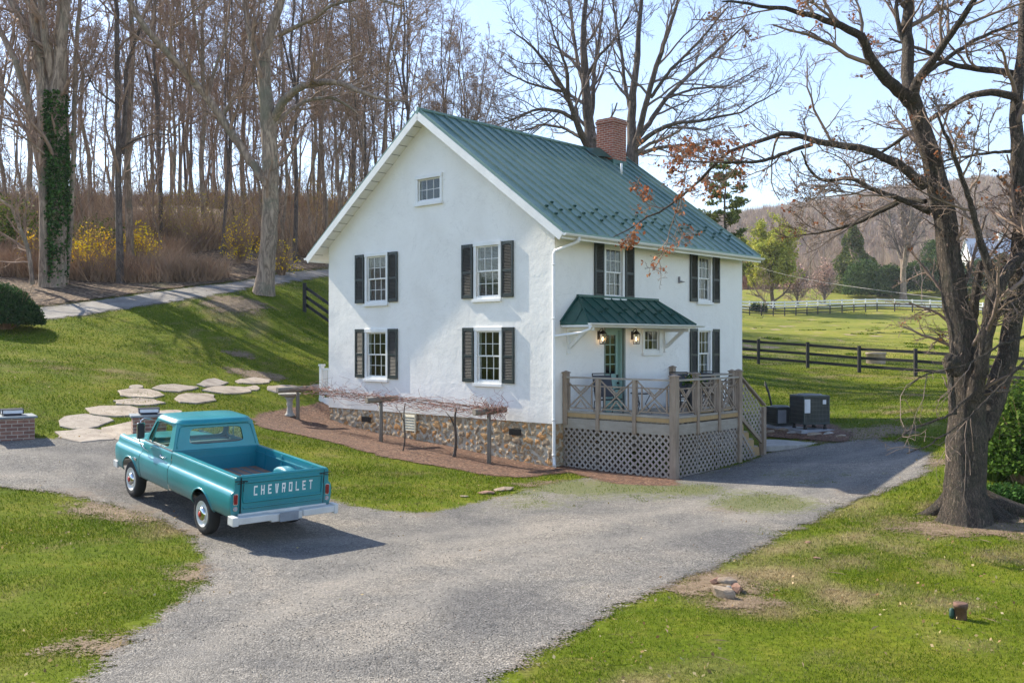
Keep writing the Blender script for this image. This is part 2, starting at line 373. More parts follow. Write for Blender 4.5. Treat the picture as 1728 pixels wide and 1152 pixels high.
MULCH = [(440,722),(425,708),(440,696),(480,690),(560,676),(700,700),(960,760),(1140,800),(1145,822),(1040,818),(960,797),(880,807),(820,802),(768,792),(700,781),(650,772),(600,758),(566,748),(500,733)]
M_MULCH = edge_mat('mulch', mulch)
sheet('mulch_bed', MULCH, M_MULCH, .25, .022, .16)
def strawdirt(m):
    p = m.pos(); c = m.ramp(m.noise(p, 7, 5, .7), [(.3, (.11,.07,.04)), (.55, (.20,.14,.085)), (.75, (.30,.23,.15))])
    return m.mix(.6, c, m.ramp(m.noise(p, 50, 3, .8), [(.3, (.5,.5,.5)), (.7, (1.5,1.5,1.5))]), 'MULTIPLY'), m.noise(p, 30, 3), .6, .02
M_DIRT = edge_mat('bare_earth', strawdirt)
def blob(px, py, rx, ry, n=14, j=.2):
    g_ = G(px, py); return [(g_.x+rx*math.cos(t)*(1+random.uniform(-j, j)), g_.y+ry*math.sin(t)*(1+random.uniform(-j, j))) for t in [2*math.pi*i/n for i in range(n)]]
for a in [(1262,1020,.45,.3,.3),(1645,890,1.3,.6,1.0),(395,514,1.3,.9,.8),(405,598,.5,.35,.25),(430,632,1.1,.4,.3),
          (1000,818,1.6,.5,.7),(1200,985,.5,.6,.5),(1460,790,1.6,.8,1.0),(250,868,1.5,.45,.5),(350,965,.35,.6,.4),(1440,733,1.7,.8,.5),(180,1090,.5,.25,.3)]:
    sheet('bare_earth', blob(*a[:4]), M_DIRT, .15, .016, .50*a[4]+.2, world=True)

# ------------------------------------------------------------------ grass blades (stuff)
def leafmat(name, stops, rough=.7, trans=.25, dry=False):
    m = N(name); r = m.n('NewGeometry').outputs['Random Per Island']; p = m.pos()
    c = m.ramp(r, stops); c = m.mix(.75, c, m.ramp(m.noise(p, 1.1, 5, .65, .3), [(.32, (.5,.62,.5)), (.5, (1,1,1)), (.68, (1.5,1.2,1.25))]), 'MULTIPLY')
    c = m.mix(m.ramp(m.noise(p, .35, 4, .6), [(.35,0.0),(.65,.5)]), c, m.mix(1.0, c, (1.25,1.15,.9), 'MULTIPLY'))
    if dry: c = m.mix(m.ramp(m.attr('dry'), [(.25, 0.0), (.8, .92)]), c, m.ramp(r, [(0, (.17,.12,.06)), (.6, (.33,.25,.13)), (1, (.52,.43,.26))]))
    m.set(c, rough); m.b.inputs['Specular IOR Level'].default_value = .03; tr = m.n('BsdfTranslucent'); m.put(tr.inputs[0], c)
    mx = m.n('MixShader'); mx.inputs[0].default_value = trans; m.t.links.new(m.b.outputs[0], mx.inputs[1]); m.t.links.new(tr.outputs[0], mx.inputs[2]); m.t.links.new(mx.outputs[0], m.out.inputs[0])
    return m.m
M_BLADE = leafmat('grass_blade', dry=True, stops=[(0, (.042,.080,.005)), (.35, (.080,.138,.007)), (.7, (.128,.195,.011)), (.92, (.20,.235,.025)), (1, (.32,.29,.10))])
def blades(name, P, h0, w0, mat, seedv=1):
    r = np.random.default_rng(seedv); n = len(P); Z = tz(P[:, 0], P[:, 1])
    d = np.hypot(P[:, 0], P[:, 1]); sc = np.clip(d/11, .8, 4)
    h = h0*r.uniform(.5, 1.3, n)*np.clip(sc, .9, 1.8); w = w0*r.uniform(.6, 1.3, n)*sc; a = r.uniform(0, 2*np.pi, n); ln = r.uniform(.1, .9, n)*h
    b = r.uniform(0, 2*np.pi, n); base = np.stack([P[:, 0], P[:, 1], Z], 1)
    dx = np.stack([np.cos(a)*w/2, np.sin(a)*w/2, 0*w], 1); top = base+np.stack([np.cos(b)*ln, np.sin(b)*ln, h], 1)
    V = np.stack([base-dx, base+dx, top], 1).reshape(-1, 3); Fc = np.arange(3*n).reshape(-1, 3)
    dr = np.clip(dryf(P)+r.normal(0, .16, n), 0, 1)
    return tag(np_obj(name, V, Fc, mat, attrs={'dry': np.repeat(dr, 3)}), 'short spring lawn grass growing beside the gravel drive', 'grass', kind='stuff')
drive = np.array(gpoly(DRIVE)); mulchp = np.array(gpoly(MULCH))
def lawn_pts(n, y0, y1):
    r = np.random.default_rng(3); v = r.uniform(0, 1, n); Y = y0*(y1/y0)**v
    X = (r.uniform(-900, 900, n))/F*Y
    return np.stack([X, Y], 1)
P = lawn_pts(900000, 7.5, 75)
e = sdist(P, drive); k1 = e < -.02+.16*fbm(P, 3)+.12*fbm(P, 11, 2); 
mdens = moss(P)+.35*fbm(P, 5, 4)*0.5; k2 = (e >= 0) & (mdens > .62) 
keep = (k1 | k2) & (sdist(P, mulchp) < -.05+.08*fbm(P, 6, 5))
lane_p = np.array(gpoly(LANE_N+LANE_F)); keep &= sdist(P, lane_p) < -.1
P = P[keep]; fpn = np.array(fp); P = P[sdist(P, fpn) < -.3]
H0 = np.array([1.034, 23.5]); HA = math.atan2(.736, .677); hc, hs = math.cos(HA), math.sin(HA)
def to_h(P): q = P-H0; return np.stack([q[:, 0]*hc+q[:, 1]*hs, -q[:, 0]*hs+q[:, 1]*hc], 1)
q = to_h(P); P = P[~((q[:, 0] > -.1) & (q[:, 0] < 9.1) & (q[:, 1] > -3.3) & (q[:, 1] < 9.1))]
dens = .62+.35*fbm(P, 1.3, 9); dl = sdist(P, drive); q = to_h(P)
P = P[np.random.default_rng(5).uniform(0, 1, len(P)) < np.clip(dens, .25, 1)*np.clip((72-P[:, 1])/30, 0, 1)]
LAWN_P = P
# ================================================================== MATERIALS
def stucco():
    m = N('white_stucco'); co = m.co()
    a = m.noise(co, 1.6, 5, .6, .3); b = m.noise(co, 9, 5, .65)
    c = m.ramp(m.noise(co, .8, 6, .6, .5), [(.3, (.78,.755,.71)), (.6, (.86,.84,.80)), (.75, (.83,.81,.765))])
    h = m.math('ADD', m.math('MULTIPLY', a, 1.0), m.math('MULTIPLY', b, .22))
    sx = m.n('SeparateXYZ', i_Vector=co); mp = m.n('Mapping', i_Vector=co); mp.inputs['Scale'].default_value = (1, 1, .12); st = m.noise(mp.outputs[0], 2.2, 6, .7, .3)
    low = m.ramp(m.math('ADD', m.math('MULTIPLY', m.math('SUBTRACT', 2.1, sx.outputs[2]), .5), m.math('MULTIPLY', m.math('SUBTRACT', st, .5), 1.2)), [(.35, 0.0), (.75, .30)])
    c = m.mix(low, c, (.46,.44,.40)); c = m.mix(m.ramp(st, [(.60, 0.0), (.78, .22)]), c, (.48,.47,.44))
    ck = m.math('ABSOLUTE', m.math('SUBTRACT', m.noise(co, .55, 6, .7, 1.0), .5)); c = m.mix(m.ramp(ck, [(0, .30), (.0022, 0.0)]), c, (.35,.34,.32))
    return m.set(c, .75, nrm=m.bump(h, .38, .05))
M_STUC = stucco()
M_WHITE = simple('white_paint', (.78,.78,.76), .45, var=.05)
M_DARK_FILL = simple('interior_dark', (.03,.027,.025), .9)
M_SHUT = simple('shutter_dark_green', (.018,.030,.028), .45, var=.2)
M_SLAT = simple('sunlit_slat', (.075,.075,.07), .5, var=.15)  # lighter than the frame: sun on the louvres put into the colour
M_BLIND = simple('blind_slat', (.34,.33,.31), .6)
M_DOOR = simple('sage_green_paint', (.27,.42,.36), .45, var=.05)
M_BLACK = simple('black_metal', (.015,.015,.016), .4, .3)
M_DKBRONZE = simple('dark_bronze', (.03,.022,.016), .4, .6)
M_GREY = simple('grey_plastic', (.25,.25,.26), .5)
def glassm(name='window_glass', tint=(.8,.84,.84), refl=1.0):
    m = N(name); g = m.n('BsdfGlossy'); g.inputs['Roughness'].default_value = .04; g.inputs['Color'].default_value = (1, 1, 1, 1)
    t = m.n('BsdfTransparent'); t.inputs[0].default_value = (*tint, 1); lw_ = m.n('LayerWeight'); fr = m.math('ADD', .045, m.math('POWER', lw_.outputs['Facing'], 5.0))
    co = m.co(); m.put(g.inputs['Normal'], m.bump(m.noise(co, 2.5, 2), .03, .03))
    f = m.math('MULTIPLY', fr, refl); mx = m.n('MixShader'); m.put(mx.inputs[0], m.math('ADD', f, .02))
    m.t.links.new(t.outputs[0], mx.inputs[1]); m.t.links.new(g.outputs[0], mx.inputs[2]); m.t.links.new(mx.outputs[0], m.out.inputs[0]); return m.m
M_GLASS = glassm(refl=.42)
def roofm():
    m = N('green_metal_roof'); co = m.co()
    c = m.ramp(m.noise(co, 1.2, 5, .6), [(.25, (.10,.185,.155)), (.5, (.13,.22,.187)), (.75, (.165,.25,.22))])
    n2 = m.noise(co, 5, 3)
    return m.set(c, m.ramp(n2, [(.3, .38), (.7, .5)]), .3, m.bump(m.noise(co, 1.5, 3), .15, .02))
M_ROOF = roofm(); M_CANOPY = simple('shaded_green_metal', (.018,.085,.068), .42, .2, var=.1)  # canopy: same green as the roof, with its shade mixed into the colour
def brickm(name, c1, c2, mortar, sc=1.0, dirty=.0):
    m = N(name); co = m.co(); s = m.n('SeparateXYZ', i_Vector=co)
    u = m.math('ADD', s.outputs[0], s.outputs[1]); cb = m.n('CombineXYZ', i_X=u, i_Y=s.outputs[2])
    b = m.n('TexBrick'); m.put(b.inputs['Vector'], cb.outputs[0]); b.inputs['Scale'].default_value = 1.0
    b.inputs['Brick Width'].default_value = .21*sc; b.inputs['Row Height'].default_value = .075*sc; b.inputs['Mortar Size'].default_value = .008*sc
    b.inputs['Color1'].default_value = (*c1, 1); b.inputs['Color2'].default_value = (*c2, 1); b.inputs['Mortar'].default_value = (*mortar, 1); b.inputs['Bias'].default_value = -.1
    c = m.mix(.6, b.outputs[0], m.ramp(m.noise(co, 9, 4, .7), [(.3, (.55,.55,.55)), (.7, (1.35,1.3,1.3))]), 'MULTIPLY')
    h = m.math('ADD', m.math('MULTIPLY', b.outputs[1], -1.0), m.math('MULTIPLY', m.noise(co, 40, 3), .3))
    return m.set(c, .85, nrm=m.bump(h, .7, .012))
M_BRICK = brickm('chimney_brick', (.30,.085,.045), (.20,.05,.03), (.42,.36,.30))
M_BRICK2 = brickm('pillar_brick', (.19,.095,.075), (.27,.14,.105), (.40,.35,.30), 1.05)
def wood(name, c1, c2, grain=18, rough=.8, axis=(1, 1, .12)):
    m = N(name); co = m.co(); mp = m.n('Mapping', i_Vector=co); mp.inputs['Scale'].default_value = axis
    g = m.noise(mp.outputs[0], grain, 6, .7, .4); b = m.noise(co, 2.0, 4)
    c = m.mix(.5, m.ramp(g, [(.3, c1), (.7, c2)]), m.ramp(b, [(.3, c1), (.7, c2)]))
    return m.set(c, rough, nrm=m.bump(g, .4, .01))
M_WOOD = wood('weathered_cedar', (.18,.128,.088), (.41,.325,.25))
M_WOODG = wood('grey_weathered_wood', (.22,.19,.155), (.43,.385,.32), axis=(.15, .15, 1))
M_LATT = wood('lattice_wood', (.22,.18,.15), (.40,.35,.30))
M_NEWWOOD = wood('yellow_pine', (.32,.20,.085), (.48,.33,.16))
M_DECK = wood('deck_boards', (.26,.22,.18), (.42,.37,.30), axis=(.15, 1, 1))
M_LOG = wood('round_log', (.13,.11,.09), (.30,.26,.21))
M_CREAM = simple('cream_vinyl', (.62,.58,.44), .5)
M_CONC = simple('concrete', (.36,.34,.31), .9, var=.15, scale=5, bump=.3)
def stonewall():
    m = N('foundation_stone'); co = m.co(); cell = m.attr('cell'); mort = m.attr('mort')
    n1 = m.noise(co, 7, 5, .7)
    c = m.ramp(cell, [(0, (.32,.24,.15)), (.2, (.46,.24,.09)), (.36, (.42,.31,.19)), (.52, (.42,.25,.11)), (.66, (.25,.19,.13)), (.78, (.45,.29,.15)), (.9, (.44,.35,.24))], 'CONSTANT')
    c = m.mix(.75, c, m.ramp(n1, [(.3, (.5,.5,.5)), (.7, (1.4,1.35,1.3))]), 'MULTIPLY')
    f = m.math('ADD', mort, m.math('MULTIPLY', m.math('SUBTRACT', m.noise(co, 14, 4), .5), .5))
    c = m.mix(m.ramp(f, [(.42, 0.0), (.6, 1.0)]), c, m.ramp(n1, [(.3, (.42,.36,.27)), (.7, (.60,.54,.43))]))
    return m.set(c, .9, nrm=m.bump(m.math('ADD', n1, m.noise(co, 30, 4)), .5, .03))
M_STONE = stonewall()

# ================================================================== HOUSE
HX, HY = 9.04, 9.0; SLOPE = .72; EZ = 6.07; RZ = EZ+SLOPE*4.5     # roof plane height above the wall line / at the ridge
house = empty('farmhouse', (1.034, 23.5, 0), HA, 'white stucco two-storey farmhouse with green standing seam metal roof and dark shutters', 'house')
from mathutils.geometry import tessellate_polygon
def wall_holes(mb, outer, holes, mapf, depth, dirv):
    """outer/holes: lists of (u,z); mapf maps (u,z)->Vector; reveals go to mapf + dirv*depth"""
    rings = [outer]+[[(a, c), (b, c), (b, d), (a, d)] for a, b, c, d in holes]
    tri = tessellate_polygon([[Vector((u, z, 0)) for u, z in r] for r in rings]); flat = [mapf(*p) for r in rings for p in r]
    mb.add(flat, tri)
    for r in rings[1:]:
        for i in range(4):
            a = mapf(*r[i]); b = mapf(*r[(i+1) % 4]); o = Vector(dirv)*depth
            mb.add([a, b, b+o, a+o], [(0, 1, 2, 3)])
GW = [(7.24, 6.21, 4.12, 5.62), (2.75, 1.77, 4.12, 5.63), (7.24, 6.21, 1.94, 3.42), (2.72, 1.74, 1.94, 3.43), (5.02, 3.95, 6.82, 7.62)]   # trim outlines on the gable (a high, a low, z)
RW = [(1.94, 2.84, 4.14, 5.57), (6.42, 7.23, 4.18, 5.63), (6.42, 7.22, 1.94, 3.47), (3.67, 4.55, 2.72, 3.46)]
IN = .09
gh = [(b+IN, a-IN, z0+IN+.02, z1-IN) for a, b, z0, z1 in GW]; rh = [(a+IN, b-IN, z0+IN+.02, z1-IN) for a, b, z0, z1 in RW]
DOOR = (2.02, 2.84, 1.25, 3.42)
w = MB(); ZB = 1.07; ZT = EZ-.06
wall_holes(w, [(0, ZB), (HY, ZB), (HY, ZT), (4.5, RZ-.06), (0, ZT)], gh, lambda u, z: Vector((0, u, z)), .16, (1, 0, 0))
wall_holes(w, [(0, ZB), (HX, ZB), (HX, ZT), (0, ZT)], rh+[DOOR], lambda u, z: Vector((u, 0, z)), .20, (0, 1, 0))
w.add([(0, HY, ZB), (HX, HY, ZB), (HX, HY, ZT), (0, HY, ZT)], [(0, 1, 2, 3)])
w.add([(HX, 0, ZB), (HX, HY, ZB), (HX, HY, ZT), (HX, 4.5, RZ-.06), (HX, 0, ZT)], [(0, 1, 2, 3, 4)])
w.add([(0, 0, ZB), (HX, 0, ZB), (HX, HY, ZB), (0, HY, ZB)], [(0, 1, 2, 3)])
w.obj('wall', M_STUC, house, fix=False)
# storey floors, with dark blocks added so rooms look dark through the glass
f = MB(); f.box(.3, HX-.3, .3, HY-.3, 3.72, 3.8); f.box(.9, HX-.9, .9, HY-.9, 1.1, 3.71); f.box(.9, HX-.9, .9, HY-.9, 3.81, 6.2); f.box(.3, HX-.3, .3, HY-.3, 1.08, 1.12); f.obj('dark_room_fill', M_DARK_FILL, house)
# foundation
def found():
    r = np.random.default_rng(4); pts = []; 
    L = HY+HX; row = 0; z = -.5
    while z < 1.3:
        hgt = r.uniform(.08, .20)*(.75 if z < .5 else 1.15); u = -.2
        while u < L+.2:
            wd = r.uniform(.11, .36); pts.append((u+wd/2, z+hgt/2+r.uniform(-.05, .05))); u += wd
        z += hgt
    pts = np.array(pts); cid = r.uniform(0, 1, len(pts)); cid2 = r.uniform(0, 1, len(pts))
    def face(n, s0, length, mapf):
        us = np.arange(0, length+.001, .035); us[-1] = length; zs = np.arange(-.5, 1.075, .035); zs[-1] = 1.068
        U, Z = np.meshgrid(us, zs); q = np.stack([U.ravel()+s0, Z.ravel()], 1)
        d1 = np.full(len(q), 9.); d2 = d1.copy(); c = np.zeros(len(q))
        q2 = q+.03*np.stack([np.sin(q[:, 1]*17+q[:, 0]*5), np.sin(q[:, 0]*19)], 1)+.018*np.stack([np.sin(q[:, 1]*43+q[:, 0]*31), np.sin(q[:, 0]*47-q[:, 1]*29)], 1)
        for i, p in enumerate(pts):
            d = np.hypot((q2[:, 0]-p[0])*.8, (q2[:, 1]-p[1])*1.35)*(.72+.56*cid2[i]); m1 = d < d1
            d2 = np.where(m1, d1, np.minimum(d2, d)); c = np.where(m1, cid[i], c); d1 = np.where(m1, d, d1)
        e = d2-d1; mort = 1-np.clip(e/.085, 0, 1); disp = .05*np.clip(e/.07, 0, 1)**.6+.02*c
        inner = (U.ravel() > .03) & (U.ravel() < length-.03); disp = np.where(inner, disp, .03)
        V = mapf(U.ravel(), Z.ravel(), disp-.07); nx = len(us); ii = (np.arange(len(zs)-1)[:, None]*nx+np.arange(nx-1)).ravel()
        return V, np.stack([ii, ii+1, ii+nx+1, ii+nx], 1), mort, c
    A = face(0, 0, HY, lambda u, z, d: np.stack([-d, u, z], 1)); B = face(1, HY, HX, lambda u, z, d: np.stack([u, -d, z], 1))
    C_ = face(2, 3, HY, lambda u, z, d: np.stack([HX+d, u, z], 1)); D_ = face(3, 5, HX, lambda u, z, d: np.stack([u, HY+d, z], 1))
    Vs, Fs, ms, cs = [], [], [], []; b = 0
    for V, Fc, mo, c in (A, B, C_, D_):
        Vs.append(V); Fs.append(Fc+b); ms.append(mo); cs.append(c); b += len(V)
    return np_obj('foundation', np.vstack(Vs), np.vstack(Fs), M_STONE, house, True, {'mort': np.concatenate(ms), 'cell': np.concatenate(cs)})
found()
v = MB(); 
for a in (7.15, 1.26):
    v.box(-.05, -.035, a-.2, a+.2, .72, .88)
    for k in range(5): v.box(-.06, -.05, a-.2, a+.2, .73+k*.032, .742+k*.032)
    v.obj('foundation_vent', M_BLACK, house); v = MB()
v.box(-.06, -.03, 4.97, 5.47, .58, 1.05)
for k in range(6): v.add([(-.085, 4.99, .60+k*.074), (-.085, 5.45, .60+k*.074), (-.061, 5.45, .665+k*.074), (-.061, 4.99, .665+k*.074)], [(0, 1, 2, 3)])
v.box(-.09, -.06, 4.95, 4.99, .56, 1.06); v.box(-.09, -.06, 5.45, 5.49, .56, 1.06); v.obj('louvred_vent', M_CREAM, house)

def window(M, w, h, dbl=True, blinds=0, curtain=False):
    """M: local frame (x along wall, y outward, z up), origin bottom centre on the wall face"""
    f = MB(); b = IN
    f.box(-w/2, -w/2+b, -.02, .03, 0, h, M=M); f.box(w/2-b, w/2, -.02, .03, 0, h, M=M)
    f.box(-w/2-.01, w/2+.01, -.02, .045, h-b, h+.012, M=M)
    f.box(-w/2-.03, w/2+.03, -.02, .07, -.03, .045, M=M); f.box(-w/2+b, w/2-b, -.04, .02, .045, b+.02, M=M)
    fo = f.obj('window', M_WHITE, house, bevel=.004)
    x0, x1, z0, z1 = -w/2+b, w/2-b, b+.02, h-b
    def sash(za, zb, y):
        s = MB(); t = .035
        s.box(x0, x0+t, y-.03, y, za, zb, M=M); s.box(x1-t, x1, y-.03, y, za, zb, M=M); s.box(x0+t, x1-t, y-.03, y, za, za+t, M=M); s.box(x0+t, x1-t, y-.03, y, zb-t, zb, M=M)
        for k in (1, 2): xx = x0+t+(x1-x0-2*t)*k/3; s.box(xx-.007, xx+.007, y-.026, y-.004, za+t, zb-t, M=M)
        zz = (za+zb)/2; s.box(x0+t, x1-t, y-.025, y-.005, zz-.007, zz+.007, M=M)
        s.obj('sash', M_WHITE, fo)
        g = MB(); g.box(x0+t, x1-t, y-.018, y-.013, za+t, zb-t, M=M); g.obj('pane', M_GLASS, fo)
    if dbl: zm = (z0+z1)/2; sash(zm-.015, z1, -.02); sash(z0, zm+.015, -.055)
    else: sash(z0, z1, -.03)
    if blinds:
        s = MB(); k = 0; z = z1-.03
        zend = z0+(z1-z0)*(1-blinds)
        while z > zend:
            s.add([M @ Vector(p) for p in ((x0+.01, -.15, z), (x1-.01, -.15, z), (x1-.01, -.125, z-.022), (x0+.01, -.125, z-.022))], [(0, 1, 2, 3)]); z -= .036
        s.obj('blind', M_BLIND, fo, fix=False)
    if curtain:
        s = MB(); n = 24
        for side in (-1, 1):
            pv = [((x0 if side < 0 else x1)-side*0+(-side)*(-(x1-x0)*.42*i/n if side > 0 else (x1-x0)*.42*i/n)*(1 if side < 0 else 1), -.15+.015*math.sin(i*2.1)) for i in range(n+1)]
            pv = [((x0+(x1-x0)*.42*i/n) if side < 0 else (x1-(x1-x0)*.42*i/n), -.15+.015*math.sin(i*2.1)) for i in range(n+1)]
            for i in range(n): s.add([M @ Vector((*pv[i], z0+.5)), M @ Vector((*pv[i+1], z0+.5)), M @ Vector((*pv[i+1], z1)), M @ Vector((*pv[i], z1))], [(0, 1, 2, 3)], sm=True)
        s.obj('curtain', M_BLIND, fo, fix=False)
    return fo
def shutter(M, w, h):
    f = MB(); t = .05; y1 = .055
    f.box(-w/2, -w/2+t, .01, y1, 0, h, M=M); f.box(w/2-t, w/2, .01, y1, 0, h, M=M)
    for a, b in ((0, .1), (h*.48-.03, h*.48+.03), (h-.07, h)): f.box(-w/2+t, w/2-t, .012, y1-.003, a, b, M=M)
    f.add([M @ Vector(p) for p in ((-w/2+t, y1-.004, h-.07), (w/2-t, y1-.004, h-.07), (w/2-t, y1-.004, h-.115), (w/2-t-.05, y1-.004, h-.085), (0, y1-.004, h-.074), (-w/2+t+.05, y1-.004, h-.085), (-w/2+t, y1-.004, h-.115))], [(0, 1, 2, 3, 4, 5, 6)])
    f.box(-w/2+.01, w/2-.01, .002, .012, .01, h-.01, M=M)
    for a, b in ((.1, h*.48-.03), (h*.48+.03, h-.07)):
        n = int((b-a)/.037)
        for k in range(n):
            z = a+(k+.5)*(b-a)/n
            f.add([M @ Vector(p) for p in ((-w/2+t, .046, z-.017), (w/2-t, .046, z-.017), (w/2-t, .018, z+.017), (-w/2+t, .018, z+.017), (-w/2+t, .050, z-.010), (w/2-t, .050, z-.010))], [(4, 5, 2, 3), (0, 1, 5, 4)], 1)
    return f.obj('shutter', [M_SHUT, M_SLAT], house)
def MG(a, z): return Matrix(((0, -1, 0, 0), (-1, 0, 0, a), (0, 0, 1, z), (0, 0, 0, 1)))     # gable: local x runs to the viewer's right (decreasing a), y outward = -x
def MRt(s, z): return Matrix(((1, 0, 0, s), (0, -1, 0, 0), (0, 0, 1, z), (0, 0, 0, 1)))
for i, (a, b, z0, z1) in enumerate(GW):
    window(MG((a+b)/2, z0), a-b, z1-z0, i < 4, .98 if i < 2 else 0)
    if i < 4:
        for c in ((a+.03+.2), (b-.03-.2)): shutter(MG(c, z0+.07), .40, 1.42)
for i, (a, b, z0, z1) in enumerate(RW):
    window(MRt((a+b)/2, z0), b-a, z1-z0, i < 3, .98 if i == 0 else 0, i == 1)
    if i < 3:
        for c in ((a-.02-.19), (b+.02+.19)): shutter(MRt(c, z0+.04), .38, 1.42 if i != 2 else 1.46)
# door, recessed
d = MB(); x0, x1, z0, z1 = DOOR; dx1 = x0+.74
d.box(x0+.06, dx1, .13, .17, z0+.03, 2.17); d.box(x0+.06, x0+.17, .13, .17, 2.17, 3.36); d.box(dx1-.11, dx1, .13, .17, 2.17, 3.36); d.box(x0+.17, dx1-.11, .13, .17, 3.24, 3.36)
d.box(x0+.17, dx1-.11, .135, .165, 2.17, 2.22); xm = (x0+.17+dx1-.11)/2
d.box(xm-.012, xm+.012, .14, .16, 2.22, 3.24)
for k in (1, 2, 3): d.box(x0+.17, dx1-.11, .142, .158, 2.22+k*.255-.012, 2.22+k*.255+.012)
for xa in (x0+.13, xm+.04): d.box(xa, xa+.18, .118, .13, 1.42, 2.05)
dr = d.obj('door', M_DOOR, house, bevel=.004)
g = MB(); g.box(x0+.17, dx1-.11, .147, .153, 2.22, 3.24); g.obj('pane', M_GLASS, dr)
h = MB(); h.box(dx1-.085, dx1-.035, .11, .13, 2.12, 2.20); h.lathe([(.012, 0), (.03, .03), (.033, .05), (.02, .065)], 12, Matrix.Translation((dx1-.06, .13, 1.98)) @ Matrix.Rotation(R(90), 4, 'X')); h.obj('handle', M_BLACK, dr)
fr = MB(); fr.box(x0, x0+.06, .05, .2, z0, z1); fr.box(dx1+.003, x1, .05, .2, z0, z1); fr.box(x0+.06, dx1+.003, .05, .2, z1-.06, z1); fr.box(x0, x1, -.03, .2, z0-.03, z0+.025)
fr.obj('door_frame', M_DOOR, house, bevel=.004)
cs = MB(); cs.box(x1-.02, x1+.05, -.012, .06, z0, z1+.05); cs.box(x0-.05, x0-.001, -.012, .06, z0, z1+.05); cs.box(x0, x1-.02, -.012, .06, z1, z1+.05); cs.obj('door_casing', simple('grey_green_paint', (.20,.24,.21), .6), house)
# wall lanterns (lit)
def emis(name, c, st):
    m = N(name); m.set((*c,), .4); m.put(m.b.inputs['Emission Color'], c); m.b.inputs['Emission Strength'].default_value = st; return m.m
M_BULB = emis('lamp_bulb', (1, .62, .28), 4)
M_LGLASS = glassm('lantern_glass', (.98,.95,.9), .6)
for s in (1.74, 3.20):
    Mx = Matrix.Translation((s, -.14, 3.02)); l = MB()
    for sx in (-1, 1):
        for sy in (-1, 1): l.bar(Mx @ Vector((sx*.055, sy*.055, 0)), Mx @ Vector((sx*.07, sy*.07, .24)), .012)
    l.box(-.062, .062, -.062, .062, -.02, 0, M=Mx); l.lathe([(.115, .24), (.085, .27), (.05, .31), (.015, .34), (.012, .38)], 4, Mx @ Matrix.Rotation(R(45), 4, 'Z'), sm=False)
    l.box(s-.05, s+.05, -.02, 0, 3.12, 3.34); l.tube([(s, -.01, 3.30), (s, -.06, 3.38), (s, -.13, 3.40)], .011)
    lo = l.obj('wall_lantern', M_DKBRONZE, house)
    b = MB(); b.lathe([(.006, .06), (.024, .09), (.028, .12), (.012, .17)], 12, Mx); b.obj('bulb', M_BULB, lo)
    gl = MB()
    for k in range(4): gl.add([(Mx @ Matrix.Rotation(R(90*k), 4, 'Z')) @ Vector(p) for p in ((-.05, -.055, .005), (.05, -.055, .005), (.064, -.069, .235), (-.064, -.069, .235))], [(0, 1, 2, 3)])
    gl.obj('lantern_glass', M_LGLASS, lo, fix=False)
    pl = bpy.data.lights.new('lantern_light', 'POINT'); pl.energy = 1.1; pl.color = (1, .66, .35); pl.shadow_soft_size = .03
    po = bpy.data.objects.new('lantern_light', pl); COL.objects.link(po); po.parent = lo; po.location = (s, -.14, 3.13)
# floodlight / vent hood on upper wall
v = MB(); v.box(5.42, 5.45, -.06, 0, 4.72, 4.90); v.add([(5.44, -.01, 4.74), (5.60, -.01, 4.74), (5.60, -.14, 4.76), (5.44, -.14, 4.76), (5.44, 0, 4.80), (5.60, 0, 4.80)], [(0, 1, 2, 3), (3, 2, 5, 4), (0, 3, 4), (1, 5, 2)]); v.obj('wall_vent', M_GREY, house)

# ---------------------------------------------------------------- roof
OG, OE, OF = .40, .56, .15; T = .06
def rz_(y): return RZ-SLOPE*abs(y-4.5)
r = MB(); X0, X1 = -OG, HX+OF
for sg in (-1, 1):
    ye = 4.5+sg*(4.5+OE); ze = rz_(ye)
    r.add([(X0, 4.5, RZ+.02), (X1, 4.5, RZ+.02), (X1, ye, ze+.02), (X0, ye, ze+.02), (X0, 4.5, RZ-T), (X1, 4.5, RZ-T), (X1, ye, ze-T), (X0, ye, ze-T)],
          [(0, 1, 2, 3), (4, 5, 6, 7), (0, 3, 7, 4), (1, 2, 6, 5), (2, 3, 7, 6)])
    n = 21
    for k in range(n+1):
        x = X0+.02+(X1-X0-.04)*k/n
        r.bar((x, 4.5+sg*.03, RZ+.035), (x, ye, ze+.035), .022, .045)
r.tube([(X0-.01, 4.5, RZ+.045), (X1+.01, 4.5, RZ+.045)], .055, 8)
roof = r.obj('roof', M_ROOF, house)
sn = MB(); sl_ = math.atan(SLOPE)
sn.box(-.035, .035, -.02, .0, 0, .06); sn.box(-.05, -.02, -.035, .005, .01, .055); sn.box(.02, .05, -.035, .005, .01, .055); g0 = None
for row, y in enumerate((.05, .35)):
    for k in range(1, 21):
        if (k % 2) == row or True:
            x = X0+.02+(X1-X0-.04)*k/21; yy = y+(-.0 if k % 2 else .22)
            if g0 is None: g0 = sn.obj('snow_guard', simple('guard_green', (.02,.085,.07), .4, .2), roof); o = g0
            else: o = g0.copy(); COL.objects.link(o)
            o.parent = roof; o.location = (x, yy, rz_(yy)+.055); o.rotation_euler = (sl_, 0, 0)
    
